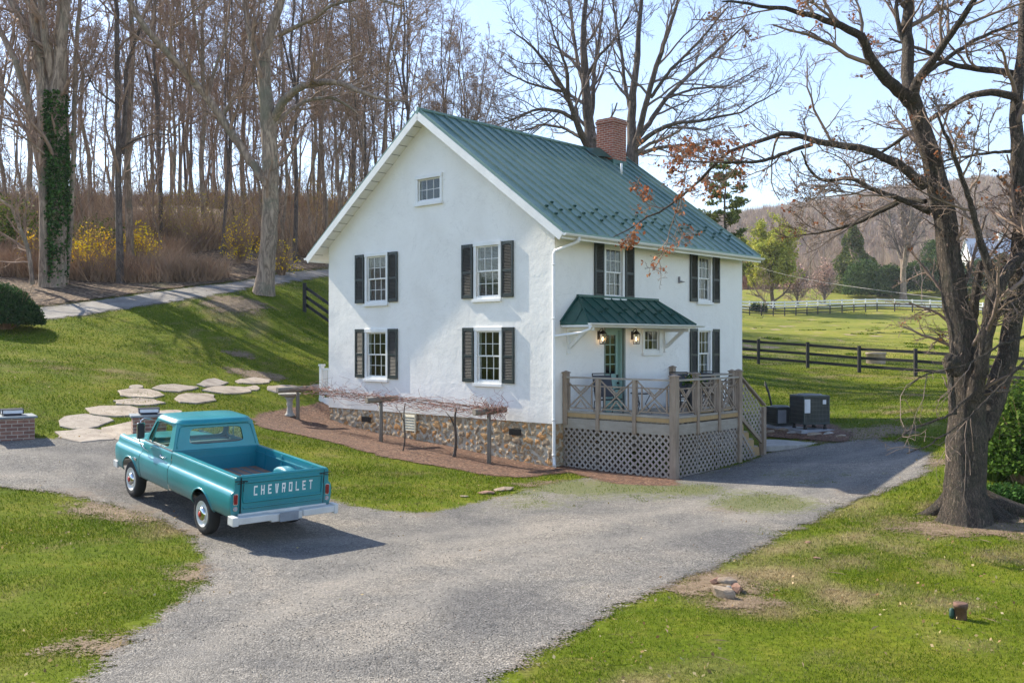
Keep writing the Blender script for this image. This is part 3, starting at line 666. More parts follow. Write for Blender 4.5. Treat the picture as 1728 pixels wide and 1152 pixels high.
# white trim: rake boards, soffit, fascia
t = MB()
for sg in (-1, 1):
    ye = 4.5+sg*(4.5+OE-.01); ze = rz_(ye)
    t.bar((X0-.012, 4.5, RZ-T-.075), (X0-.012, ye, ze-T-.075), .03, .19)
    t.bar((X1+.01, 4.5, RZ-T-.065), (X1+.01, ye, ze-T-.065), .025, .14)
    yi = 4.5+sg*4.5; nb = 15
    t.add([(X0, 4.5, RZ-T-.08), (.0, 4.5, RZ-T-.08), (.0, ye, ze-T-.08), (X0, ye, ze-T-.08)], [(0, 1, 2, 3)])
    t.bar((X0, ye, ze-T-.055), (X1, ye, ze-T-.055), .02, .13)
    t.add([(0, yi, rz_(yi)-T-.07), (HX, yi, rz_(yi)-T-.07), (HX, ye, ze-T-.07), (0, ye, ze-T-.07)], [(0, 1, 2, 3)])
t.obj('roof_trim', M_WHITE, house, fix=False)
t = MB()
for sg in (-1, 1):
    for k in range(1, 17):
        y = 4.5+sg*k*.3; t.bar((X0+.02, y, rz_(y)-T-.082), (0, y, rz_(y)-T-.082), .014, .012)
t.obj('soffit_joints', simple('soffit_gap', (.12,.12,.11), .8), house)
# half round gutter + downspouts
def gutter(mb, a, b, r=.065):
    a = Vector(a); b = Vector(b); d = (b-a).normalized(); s_ = d.cross(Vector((0, 0, 1))); n = 8
    for rr in (r, r-.006):
        base = []
        for p in (a, b): base += [p+s_*math.cos(math.pi*j/n)*rr-Vector((0, 0, 1))*math.sin(math.pi*j/n)*rr for j in range(n+1)]
        mb.add(base, [(j, j+1, n+2+j, n+1+j) for j in range(n)], sm=True)
    for p in (a, b): mb.add([p+s_*math.cos(math.pi*j/n)*r-Vector((0, 0, 1))*math.sin(math.pi*j/n)*r for j in range(n+1)], [tuple(range(n+1))])
t = MB(); ye = -OE-.08; ze = rz_(-OE)-.05; gutter(t, (X0-.02, ye, ze), (X1, ye, ze)); gutter(t, (X0-.02, HY+OE+.08, ze), (X1, HY+OE+.08, ze)); t.obj('gutter', M_WHITE, house, fix=False)
t = MB(); t.tube([(.02+.12, ye, ze-.05), (.14, ye+.02, ze-.16), (.1, ye+.1, ze-.20), (-.03, -.05, ze-.36), (-.06, -.03, ze-.42), (-.06, -.03, .28), (-.07, -.05, .16), (-.16, -.13, .07)], .042, 10)
for z in (.3, 1.15, 3.6, 4.9): t.tube([(-.06, -.03, z), (-.06, -.03, z+.05)], .048, 10)
t.obj('downspout', M_WHITE, house)
t = MB(); t.tube([(HX+.02, HY+.3, ze-.05), (HX-.1, HY+.06, ze-.4), (HX-.1, HY+.06, .7)], .04, 8); t.obj('downspout', M_WHITE, house)
# chimney on the slope
c = MB(); cx0, cx1, cy0, cy1 = 7.55, 8.27, 3.86, 4.55; ct = 10.40
c.box(cx0, cx1, cy0, cy1, 8.6, ct-.16); c.box(cx0-.03, cx1+.03, cy0-.03, cy1+.03, ct-.16, ct-.08); c.box(cx0, cx1, cy0, cy1, ct-.08, ct)
c.box(cx0+.15, cx1-.15, cy0+.15, cy1-.15, ct-.003, ct+.012, mi=1)
ch = c.obj('chimney', [M_BRICK, M_DARK_FILL], roof, bevel=.004)
f = MB(); f.box(cx0-.02, cx1+.02, cy0-.02, cy1+.02, 8.6, 9.02); f.bar((cx0-.9, 4.5, RZ+.06), (cx0, 4.5, RZ+.06), .12, .05)
f.add([(cx0-.75, 4.42, rz_(4.42)+.07), (cx0-.02, 4.42, rz_(4.42)+.22), (cx0-.02, cy0+.02, rz_(cy0)+.22), (cx0-.75, cy0+.2, rz_(cy0+.2)+.06)], [(0, 1, 2, 3)])
f.obj('flashing', simple('flashing_green', (.022,.095,.078), .4, .2), ch)
f = MB(); f.tube([(7.1, 3.2, rz_(3.2)), (7.1, 3.2, rz_(3.2)+.36)], .035); f.obj('vent_pipe', M_WHITE, roof)

# ---------------------------------------------------------------- porch canopy (part of the house)
t0, s0, s1, zc, r0, r1, zr = .90, .20, 4.95, 3.52, .89, 4.32, 4.19
c = MB(); k = .05
c.add([(s0, 0, zc), (s0, -t0, zc), (s1, -t0, zc), (s1, 0, zc), (r0, -.02, zr), (r1, -.02, zr)], [(0, 1, 4), (1, 2, 5, 4), (2, 3, 5)])
c.add([(s0, 0, zc-k), (s0, -t0, zc-k), (s1, -t0, zc-k), (s1, 0, zc-k)], [(0, 1, 2, 3)])
c.add([(s0, 0, zc-k), (s0, -t0, zc-k), (s0, -t0, zc), (s0, 0, zc)], [(0, 1, 2, 3)]); c.add([(s1, 0, zc-k), (s1, -t0, zc-k), (s1, -t0, zc), (s1, 0, zc)], [(0, 1, 2, 3)]); c.add([(s0, -t0, zc-k), (s1, -t0, zc-k), (s1, -t0, zc), (s0, -t0, zc)], [(0, 1, 2, 3)])
sl2 = (zr-zc)/(t0-.02)
for i in range(13):
    x = s0+(s1-s0)*i/12
    if x < r0: yy = -t0*0; q = (x-s0)/(r0-s0); top = (x, -t0+(t0-.02)*q, zc+(zr-zc)*q)
    elif x > r1: q = (s1-x)/(s1-r1); top = (x, -t0+(t0-.02)*q, zc+(zr-zc)*q)
    else: top = (x, -.02, zr)
    if 0 < i < 12: c.bar((x, -t0, zc+.015), (top[0], top[1], top[2]+.015), .02, .035)
for a, b in (((s0, -t0, zc+.012), (r0, -.02, zr+.012)), ((s1, -t0, zc+.012), (r1, -.02, zr+.012)), ((s0+.02, -t0*.5, zc+.02), (s0+.35, -t0*.5+.05, zc+.36))): c.bar(a, b, .035, .03)
c.bar((r0-.05, -.03, zr+.02), (r1+.05, -.03, zr+.02), .07, .06); c.bar((s0, -.02, zc+.03), (r0, -.02, zr+.02), .05, .05); c.bar((s1, -.02, zc+.03), (r1, -.02, zr+.02), .05, .05)
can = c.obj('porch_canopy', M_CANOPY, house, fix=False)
for row, y in enumerate((-.62, -.50)):
    for i in range(2, 11, 1):
        if i % 2 == row: 
            x = s0+(s1-s0)*(i+.0)/12; o = g0.copy(); COL.objects.link(o); o.parent = can; o.location = (x, y, zc+(y+t0)*sl2+.045); o.rotation_euler = (math.atan(sl2), 0, 0)
g = MB(); gutter(g, (s0-.05, -t0-.05, zc-.01), (s1+.3, -t0-.05, zc-.01), .055); g.box(s0+.01, s1-.01, -t0+.01, -.02, zc-k-.05, zc-k-.002)
g.tube([(s0-.0, -t0-.05, zc-.05), (s0-.02, -t0-.03, zc-.16), (s0-.1, -t0+.15, zc-.24), (-.05, -.1, zc-.32), (-.055, -.04, zc-.34)], .035, 10)
g.obj('canopy_gutter', M_WHITE, can, fix=False)
for s in (.50, 4.74):
    b = MB(); b.box(s-.045, s+.045, -.05, -.001, 2.80, zc-k-.055); b.bar((s, -.06, 2.92), (s, -.66, zc-k-.06), .08, .085); b.box(s-.045, s+.045, -.8, -.05, zc-k-.14, zc-k-.055); b.box(s-.06, s+.06, -.06, -.001, 2.77, 2.80)
    b.obj('bracket', M_WHITE, can, bevel=.004)
# back porch seen past the far corner
p = empty('back_porch', (0, 0, 0), 0); p.parent = house; p.name = 'back_porch'
b = MB(); b.box(.8, 3.4, HY+.01, HY+1.6, 1.12, 1.26); b.box(.78, 3.42, HY+.01, HY+1.62, .98, 1.118); b.obj('porch_floor', M_WHITE, p)
b = MB()
for x, y in ((.86, HY+1.52), (.86, HY+.1), (3.34, HY+1.52)): b.box(x-.06, x+.06, y-.06, y+.06, 1.262, 2.28); b.box(x-.08, x+.08, y-.08, y+.08, 2.28, 2.34)
b.bar((.86, HY+.1, 2.18), (.86, HY+1.5, 2.18), .07, .06); b.bar((.86, HY+.1, 1.38), (.86, HY+1.5, 1.38), .05, .06)
b.bar((.86, HY+1.5, 2.18), (3.3, HY+1.5, 2.18), .07, .06); b.bar((.86, HY+1.5, 1.38), (3.3, HY+1.5, 1.38), .05, .06)
for i in range(1, 12): b.box(.84, .88, HY+.1+i*.117-.018, HY+.1+i*.117+.018, 1.4, 2.16)
for i in range(1, 20): b.box(.86+i*.122-.018, .86+i*.122+.018, HY+1.48, HY+1.52, 1.4, 2.16)
b.obj('porch_railing', M_WHITE, p)
b = MB(); [b.box(x-.07, x+.07, y-.07, y+.07, .3, .98) for x, y in ((.95, HY+1.4), (3.2, HY+1.4), (.95, HY+.15))]; b.obj('porch_pier', M_LOG, p)

# ================================================================== DECK
deck = empty('wooden_deck', (1.034, 23.5, 0), HA, 'weathered raised wooden deck with lattice skirt, crossed railings and steps beside the house', 'deck')
DS0, DT, DU = .34, 3.19, 2.83; DS1 = DS0+DU; DE = 5.03; DTI = 1.94; FZ = 1.25
def L(s, t, z): return (s, -t, z)
b = MB(); n = int(DT/.14)
for k in range(n):
    t_ = .02+k*.14; x1 = DE if t_ < DTI-.1 else DS1; b.box(DS0+.02, x1-.02, -t_-.132, -t_, FZ-.03, FZ+.002*(k % 2))
b.obj('deck_floor', M_DECK, deck)
b = MB()
for a, c in (((DS0, .0), (DS0, DT)), ((DS0, DT), (DS1, DT)), ((DS1, DT), (DS1, DTI)), ((DS1, DTI), (DE, DTI)), ((DE, DTI), (DE, 0))):
    b.bar(L(*a, FZ-.16), L(*c, FZ-.16), .04, .24)
b.obj('rim_joist', M_WOODG, deck)
b = MB()
for a, c in (((DS0, .0), (DS0, DT)), ((DS0, DT), (DS1, DT)), ((DS1, DTI), (DE, DTI)), ((DE, DTI), (DE, 0))):
    b.bar(L(*a, FZ+.045), L(*c, FZ+.045), .05, .09)
b.obj('toe_board', M_NEWWOOD, deck)
def post(s, t, z0, z1, w=.13, cap=True):
    b = MB(); b.box(s-w/2, s+w/2, -t-w/2, -t+w/2, z0, z1)
    if cap: b.box(s-w/2-.02, s+w/2+.02, -t-w/2-.02, -t+w/2+.02, z1, z1+.025); b.lathe([(w*.78, z1+.025), (.02, z1+.06)], 4, Matrix.Translation((s, -t, 0)) @ Matrix.Rotation(R(45), 4, 'Z'), sm=False)
    return b.obj('post', M_WOOD, deck, bevel=.006)
RT = FZ+.97
post(DS0, .08, FZ-.2, RT+.08); post(DS0, DT, -.3, RT+.06, .16); post(DS1, DT, -.2, RT+.12, .14)
post(DS1+.05, DTI, .1, RT+.02, .12); post(DE, DTI, .2, RT+.05); post(DE, .08, FZ-.2, RT+.12)
pA = [(DS0, DT/3), (DS0, DT*2/3), (DS0+DU/3, DT), (DS0+DU*2/3, DT), (DE, DTI/2), ((DS1+DE)/2, DTI)]
for s, t_ in pA: post(s, t_, FZ-.3, RT-.04, .10, False)
def railbay(a, c):
    a = Vector(L(*a, 0)); c = Vector(L(*c, 0)); d = (c-a).normalized(); a = a+d*.06; c = c-d*.06; z0 = FZ+.14; z1 = RT-.06
    b = MB()
    def q(u, v): return a.lerp(c, u)+Vector((0, 0, z0+(z1-z0)*v))
    W_ = .028
    for u0, v0, u1, v1 in ((.0, .0, 1, 1), (0, 1, 1, 0), (.14, .14, .14, .86), (.86, .14, .86, .86), (.0, .80, 1, .80), (.06, .10, .94, .10), (.3, .8, .5, .58), (.7, .8, .5, .58), (.3, .1, .5, .36), (.7, .1, .5, .36)):
        b.bar(q(u0, v0), q(u1, v1), W_, W_)
    b.obj('rail_panel', M_WOOD, deck)
runs = [[(DS0, 0), pA[0], pA[1], (DS0, DT)], [(DS0, DT), pA[2], pA[3], (DS1, DT)], [(DS1, DTI), pA[5], (DE, DTI)], [(DE, DTI), pA[4], (DE, 0)]]
for rn in runs:
    for i in range(len(rn)-1): railbay(rn[i], rn[i+1])
    b = MB(); b.bar(L(*rn[0], RT-.02), L(*rn[-1], RT-.02), .11, .04); b.obj('handrail', M_WOODG, deck); b = MB(); b.bar(L(*rn[0], FZ+.12), L(*rn[-1], FZ+.12), .05, .05); b.obj('bottom_rail', M_WOODG, deck)
def lattice(a, c, z0, z1, z0b=None, z1b=None, name='lattice_panel', sp=.17, par=None):
    """diagonal strips between two plan points; lower and upper edges may slope (z at a, z at c)"""
    z0b = z0 if z0b is None else z0b; z1b = z1 if z1b is None else z1b
    a = Vector(L(*a, 0)); c = Vector(L(*c, 0)); Ln = (c-a).length; d = (c-a)/Ln; nrm = Vector((d.y, -d.x, 0)); b = MB()
    zlo, zhi = min(z0, z0b), max(z1, z1b)
    for sg, off in ((1, .0), (-1, .008)):
        k = -int((zhi-zlo)/sp)-2
        while k*sp < Ln+(zhi-zlo)+sp:
            # line u = u0 + sg*(z-zlo)
            u0 = k*sp if sg > 0 else k*sp
            pts = []
            for i in range(101):
                z = zlo+(zhi-zlo)*i/100; u = u0+sg*(z-zlo)
                if 0 <= u <= Ln and z0+(z0b-z0)*u/Ln <= z <= z1+(z1b-z1)*u/Ln: pts.append((u, z))
            if len(pts) > 2:
                (ua, za), (ub, zb) = pts[0], pts[-1]; pa = a+d*ua+nrm*off; pb = a+d*ub+nrm*off
                b.bar((pa.x, pa.y, za), (pb.x, pb.y, zb), .008, .05, up=d)
            k += 1
    return b.obj(name, M_LATT, par or deck)
for rn in runs[:2]:
    for i in range(len(rn)-1): lattice(rn[i], rn[i+1], -.25, FZ-.27)
lattice((DS1, DTI), (DE, DTI), -.1, FZ-.27); lattice((DE, DTI), (DE, 0.05), .2, FZ-.27)
# steps down from the inset corner
SE = DS0+4.04; nst = 5; b = MB()
for k in range(1, nst):
    x0_ = DS1+(k-1)*.26; z = FZ-k*.2; b.box(x0_, x0_+.29, -DT+.06, -DTI-.06, z-.035, z)
b.obj('step', M_DECK, deck)
for t_ in (DT-.03, DTI+.03):
    b = MB(); pts = [(DS1, FZ-.05)]
    for k in range(1, nst): pts += [(DS1+(k-1)*.26, FZ-k*.2-.035), (DS1+k*.26, FZ-k*.2-.035)] 
    pts += [(DS1+1.1, .1), (DS1+.9, .05), (DS1, FZ-.45)]
    b.prism([(x, z) for x, z in pts], -.02, .02, Matrix(((1, 0, 0, 0), (0, 0, -1, -t_), (0, 1, 0, 0), (0, 0, 0, 1)))); b.obj('stringer', M_NEWWOOD, deck)
post(SE, DT, .0, 1.42, .14, False); post(SE, DTI+.05, .0, 1.42, .12, False)
b = MB(); b.bar(L(DS1, DT, RT+.04), L(SE+.08, DT, 1.46), .10, .045); b.bar(L(DS1, DTI, RT+.0), L(SE+.08, DTI+.05, 1.46), .09, .045); b.bar(L(DS1, DT, 1.28), L(SE, DT, .50), .06, .09)
b.obj('stair_rail', M_WOOD, deck)
lattice((DS1+.07, DT), (SE-.07, DT), 1.26, 2.16, .52, 1.42, name='stair_lattice')
lattice((DS1+.05, DT), (SE-.3, DT), -.1, 1.0, .0, .22, name='stair_lattice')
# ---------------------------------------------------------------- things on the deck
def hw(s, t, z=0): v = house.matrix_basis @ Vector((s, -t, z)); return v
bpy.context.view_layer.update()
M_SLING = simple('charcoal_sling', (.045,.048,.06), .7, var=.2)
def chair(s, t, rz, label):
    p = Matrix.Translation((1.034, 23.5, 0)) @ Matrix.Rotation(HA, 4, 'Z') @ Vector((s, -t, FZ))
    r_ = empty('patio_chair', p, rz, label, 'chair', 'sling chairs on the deck')
    b = MB()
    for sx in (-.27, .27):
        b.tube([(sx, -.26, .0), (sx, -.30, .30), (sx, -.28, .60), (sx, -.15, .66), (sx, .15, .64), (sx, .26, .60)], .013)
        b.tube([(sx*.95, .30, .0), (sx*.95, .24, .35), (sx*.95, -.26, .42)], .012); b.tube([(sx*.92, -.24, .40), (sx*.92, .20, .40), (sx*.92, .28, .62), (sx*.92, .40, 1.02)], .013)
    b.tube([(-.25, .40, 1.02), (.25, .40, 1.02)], .013); b.tube([(-.27, -.28, .22), (.27, -.28, .22)], .01); b.tube([(-.25, .27, .18), (.25, .27, .18)], .01)
    b.obj('frame', M_BLACK, r_)
    for nm, prof in (('seat', [(-.25, .405), (-.1, .385), (.08, .38), (.2, .40)]), ('backrest', [(.215, .45), (.26, .60), (.33, .82), (.385, .98)])):
        b = MB()
        for i in range(3):
            (y0, z0), (y1, z1) = prof[i], prof[i+1]; b.add([(-.24, y0, z0), (.24, y0, z0), (.24, y1, z1), (-.24, y1, z1), (-.24, y0, z0-.008), (.24, y0, z0-.008), (.24, y1, z1-.008), (-.24, y1, z1-.008)], [(0, 1, 2, 3), (4, 5, 6, 7)])
        b.obj(nm, M_SLING, r_)
chair(1.15, .75, R(20), 'grey sling patio chair on the deck nearest the white downspout')
chair(3.35, 1.55, R(15), 'grey sling patio chair on the deck right of the green door')
chair(4.35, 1.25, R(-60), 'grey sling patio chair at the deck corner behind the planter')
p = Matrix.Translation((1.034, 23.5, 0)) @ Matrix.Rotation(HA, 4, 'Z') @ Vector((2.2, -1.0, FZ))
tb = empty('side_table', p, 0, 'small round black patio table in front of the green door', 'table')
b = MB(); b.lathe([(.26, .50), (.27, .51), (.27, .53), (.25, .535)], 28); b.obj('table_top', simple('table_glass', (.25,.28,.29), .15), tb)
b = MB(); b.lathe([(.272, .505), (.285, .52), (.272, .535)], 28, cap=False)
for k in range(3): t_ = 2.09*k; b.tube([(.24*math.cos(t_), .24*math.sin(t_), .51), (.10*math.cos(t_), .10*math.sin(t_), .25), (.27*math.cos(t_), .27*math.sin(t_), 0)], .011)
b.obj('table_frame', M_BLACK, tb)
# flower box on the inner rail
p = Matrix.Translation((1.034, 23.5, 0)) @ Matrix.Rotation(HA, 4, 'Z') @ Vector((3.35, -1.80, FZ))
fb = empty('flower_pot', p, HA, 'tall dark planter of yellow pansies on the deck behind the corner post', 'planter')
b = MB(); b.lathe([(.13, 0), (.15, .02), (.19, .55), (.21, .70), (.21, .74), (.18, .74), (.17, .68)], 20); b.obj('pot', simple('dark_pot', (.03,.03,.03), .5), fb)
def leaves(name, C, n, size, mat, parent=None, seedv=0, elong=1.6, droop=0, loc=None, extra=None):
    """n leaf quads at centres C (n,3)"""
    r = np.random.default_rng(seedv); n = len(C); a = r.normal(size=(n, 3)); a /= np.linalg.norm(a, axis=1)[:, None]
    b = r.normal(size=(n, 3)); b -= (a*b).sum(1)[:, None]*a; b /= np.linalg.norm(b, axis=1)[:, None]
    s = size*r.uniform(.6, 1.3, n)[:, None]; u = a*s*elong/2; w_ = b*s/2
    V = np.stack([C-u, C+w_*1.0, C+u, C-w_], 1).reshape(-1, 3); Fc = np.arange(4*n).reshape(-1, 4)
    return np_obj(name, V, Fc, mat, parent, loc=loc)
M_LEAF = leafmat('leaf_green', [(0, (.03,.07,.012)), (.5, (.06,.12,.02)), (1, (.11,.19,.035))])
M_YELFL = leafmat('yellow_flower', [(0, (.55,.33,.01)), (1, (.85,.62,.03))])
r = np.random.default_rng(1); C_ = r.normal(size=(500, 3))*[.12, .12, .06]+[0, 0, .82]; leaves('foliage', C_, 500, .05, M_LEAF, fb, 2)
C_ = r.normal(size=(70, 3))*[.12, .12, .05]+[0, 0, .88]; leaves('flower', C_, 70, .05, M_YELFL, fb, 3, 1)

# ================================================================== TRELLIS + VINE
M_CANE = simple('grape_cane', (.28,.13,.10), .8, var=.3, scale=8)
M_VINE = simple('vine_bark', (.10,.075,.06), .9, var=.3, scale=12, bump=.5)
sdir = Vector((.677, .736, 0)); adir = Vector((-.736, .677, 0))
tops = []
for i, (x, y, zb, lab) in enumerate(((-.57, 23.92, .04, 'wooden trellis post with round log crossbar nearest the downspout'), (-3.57, 26.4, .3, 'wooden trellis post with log crossbar between the two vine trunks and the truck'), (-6.41, 29.0, .62, 'wooden trellis post with log crossbar beside the stone birdbath'))):
    zb = tz1(x, y); r_ = empty('trellis_post', (x, y, zb), 0, lab, 'trellis post', 'trellis posts along the gable wall'); ht = 1.30
    if i == 0: ht = 3.07-(699-576)/F*y-zb
    if i == 1: ht = 3.07-(679-576)/F*y-zb
    if i == 2: ht = 3.07-(661-576)/F*y-zb
    b = MB(); b.tube([(0, 0, -.3), (.01, 0, ht*.5), (0, 0, ht)], [.058, .055, .052], 10); b.obj('upright', M_LOG, r_)
    b = MB(); a_ = -sdir*.42+adir*.10; c_ = sdir*.52-adir*.08
    if i == 2: a_ = -sdir*.65+adir*.1
    b.tube([Vector((a_.x, a_.y, ht+.07)), Vector((c_.x, c_.y, ht+.10))], [.085, .078], 12); b.obj('crossbar', M_LOG, r_)
    tops.append(Vector((x, y, zb+ht+.1)))
vn = empty('grapevine', tops[1]*1, 0, 'bare tangled reddish grapevine trained over the log trellis along the stone foundation', 'vine')
org = tops[1].copy(); vn.location = org
rr = random.Random(3); b = MB()
line = [tops[0]+(tops[0]-tops[1])*.05, tops[0], tops[1], tops[1].lerp(tops[2], .6), tops[2]]
def along(u):
    u = u*4; i = min(int(u), 3); return line[i].lerp(line[i+1], u-i)
for k in range(260):
    u = rr.uniform(0, .92)**1.15; ln = rr.uniform(.03, .15); off = Vector((rr.uniform(-.3, .3), rr.uniform(-.3, .3), rr.uniform(-.06, .08))); n = 7; pts = []
    sg = rr.choice((-1, 1)); st = Vector((0, 0, 0)); sag = rr.uniform(-.12, .10)
    for j in range(n):
        q = along(min(max(u+sg*ln*j/n, 0), 1)); st += Vector((rr.uniform(-.08, .08), rr.uniform(-.08, .08), rr.uniform(-.08, .085))); pts.append(q+off+st+Vector((0, 0, sag*math.sin(j/n*3.14)))-org)
    if rr.random() < .14: pts = pts[:4]+[pts[3]+Vector((rr.uniform(-.1, .1)*j, rr.uniform(-.1, .1)*j, .1*j)) for j in range(1, 4)]
    b.tube(pts, [.0075-.0008*j for j in range(len(pts))], 4, cap=False)
b.obj('cane', M_CANE, vn)
b = MB()
for k in range(3):
    pts = []; st = Vector((0, 0, 0))
    for j in range(40): st += Vector((rr.uniform(-.07, .07), rr.uniform(-.07, .07), rr.uniform(-.05, .05))); pts.append(along(j/39)+Vector((.12*(k-1), .1*(k-1), .02))+st*.6-org)
    b.tube(pts, .010, 5)
b.obj('cordon', M_VINE, vn)
for px, py0, py1, rad in ((765, 772, 690, .035), (679, 762, 680, .018)):
    g_ = G(px, py0); zt = CH-(py1-576)/F*g_.y; pts = []
    for j in range(9): q = j/8; pts.append(Vector((g_.x+.05*math.sin(q*5)+.12*q*q, g_.y+.04*math.sin(q*7), g_.z-.05+(zt-g_.z+.05)*q))-org)
    b = MB(); b.tube(pts, [rad*(1.3-.6*j/8) for j in range(9)], 8); b.tube([pts[5], pts[6]+Vector((-.1, 0, .1)), pts[7]+Vector((-.25, .05, .1))], [rad*.6, rad*.5, rad*.3], 6); b.obj('trunk', M_VINE, vn)
g_ = G(887, 772); b = MB()
for k in range(7): a_ = k*.9; b.tube([(0, 0, 0), (.03*math.cos(a_), .03*math.sin(a_), .4), (.12*math.cos(a_), .12*math.sin(a_), .75+.1*(k % 3))], [.008, .006, .003], 5)
o = b.obj('rose_bush', M_CANE); o.location = g_; tag(o, 'thin bare reddish stems of a young shrub by the foundation near the downspout', 'shrub')

# ---------------------------------------------------------------- birdbath
bb = empty('birdbath', G(489, 702), 0, 'grey stone birdbath on a pedestal in the mulch beside the trellis', 'birdbath')
M_BB = simple('cast_stone', (.42,.40,.36), .9, var=.2, scale=9, bump=.4)
b = MB(); b.lathe([(.16, 0), (.16, .05), (.12, .08), (.09, .16), (.075, .30), (.10, .36), (.085, .42), (.10, .50), (.16, .56), (.10, .58)], 20); b.obj('pedestal', M_BB, bb)
b = MB(); b.lathe([(.12, .58), (.22, .60), (.33, .66), (.34, .69), (.31, .69), (.22, .64), (.0, .62)], 28, cap=False); b.obj('basin', M_BB, bb)

# ---------------------------------------------------------------- brick pillars with lamps
M_CAPST = simple('bluestone', (.20,.24,.27), .7, var=.12); M_WGL = simple('frosted_lamp_panel', (.72,.74,.82), .3)
for i, (px, lab) in enumerate(((20, 'low red brick pillar with flat lamp at the left edge of the drive'), (251, 'low red brick pillar with flat lamp partly hidden behind the blue truck'))):
    Y = 20.9 if i == 0 else 21.3; x = (px-864)/F*Y; y = Y; zb = tz1(x, y)
    zt = CH-(704-576)/F*Y if i == 0 else CH-(702-576)/F*Y; hh = zt-zb
    r_ = empty('brick_pillar', (x, y, zb), R(33) if i == 0 else R(24), lab, 'pillar', 'brick pillars at the path')
    w = .40 if i == 0 else .34
    b = MB(); b.box(-w, w, -w, w, -.3, hh); b.obj('brickwork', M_BRICK2, r_, bevel=.006)
    b = MB(); b.box(-w-.05, w+.05, -w-.05, w+.05, hh, hh+.045); b.obj('cap', M_CAPST, r_, bevel=.008)
    z = hh+.045; b = MB(); q = .20
    b.box(-q*.85, q*.85, -q*.85, q*.85, z, z+.035); b.box(-q-.01, q+.01, -q-.01, q+.01, z+.035, z+.05); b.box(-q-.015, q+.015, -q-.015, q+.015, z+.125, z+.14)
    for sx in (-1, 1):
        for sy in (-1, 1): b.box(sx*q-.01, sx*q+.01, sy*q-.01, sy*q+.01, z+.05, z+.125)
    lp = b.obj('lamp', simple('navy_metal', (.02,.022,.045), .4, .3), r_)
    b = MB(); b.box(-q+.004, q-.004, -q+.004, q-.004, z+.051, z+.124); b.obj('diffuser', M_WGL, lp)

# ---------------------------------------------------------------- flagstones
M_FLAG = None
def flagm():
    m = N('flagstone'); co = m.pos(); ob = m.n('ObjectInfo').outputs['Random']
    c = m.ramp(m.noise(co, 2.2, 6, .7, .6), [(.3, (.20,.16,.13)), (.5, (.33,.285,.235)), (.7, (.43,.375,.315))])
    c = m.mix(.8, c, m.ramp(ob, [(0, (.78,.78,.8)), (.5, (1,.95,.88)), (1, (1.1,1.02,.95))]), 'MULTIPLY')
    return m.set(c, .85, nrm=m.bump(m.noise(co, 9, 6, .7), .5, .03))
M_FLAG = flagm()
FL = [(146,745-9,54,11,''),(215,730,44,15,''),(143,713,44,12,''),(190,695,50,9.5,''),(236,680,42,6.5,''),(237,665,41,8,''),(297,656,36,6,''),(229,654,12,3,''),(327,673,41,9.5,''),(385,659,39,7,''),(360,647,26,6.5,''),(429,644,33,5.5,''),(427,656,14,4,''),(480,657,30,6.5,''),(285,697,22,4,''),(262,710,16,5,''),(560,655,40,7,'')]
names = ['wide grey flagstone at the drive edge right of the leftmost brick pillar','pale flagstone at the drive edge, left of the pillar behind the truck','broad flagstone, second from the drive','long flagstone, third from the drive','narrow flagstone left of the pillar lamp','wavy edged flagstone above the narrow one','small round flagstone left of the big rounded one','tiny flagstone at the far left of the path','large rounded flagstone above the truck roof','wide flagstone in the middle of the path','flagstone behind the wide middle stone','farthest flagstone, next to the lawn','small tan flagstone between two wide ones','flagstone leading to the trellis log','small flagstone partly behind the pillar lamp','small flagstone half hidden by the brick pillar','flagstone under the white porch rail']
names[6] = 'long flat flagstone between the wavy and the rear flagstones'
for i, (px, py, rx, ry, _) in enumerate(FL):
    rr = random.Random(i+20); n = 12; pts = []
    for k in range(n):
        t_ = 2*math.pi*k/n; jj = 1+rr.uniform(-.20, .16); t_ += rr.uniform(-.2, .2); g_ = G(px+rx*math.cos(t_)*jj, py+ry*math.sin(t_)*jj); pts.append(g_)
    c0 = sum(pts, Vector())/n; mb = MB(); k = n
    up = [p+Vector((0, 0, .04)) for p in pts]; mb.add([p-c0 for p in [q+(c0-q)*.03 for q in up]]+[p-c0 for p in [p+Vector((0, 0, .028)) for p in pts]]+[p-c0-Vector((0, 0, .1)) for p in pts],
        [tuple(range(k))]+[(j, (j+1) % k, (j+1) % k+k, j+k) for j in range(k)]+[(k+j, k+(j+1) % k, (j+1) % k+2*k, j+2*k) for j in range(k)])
    o = mb.obj('flagstone', M_FLAG); o.location = c0; tag(o, names[i], 'flagstone', 'flagstones of the garden path')
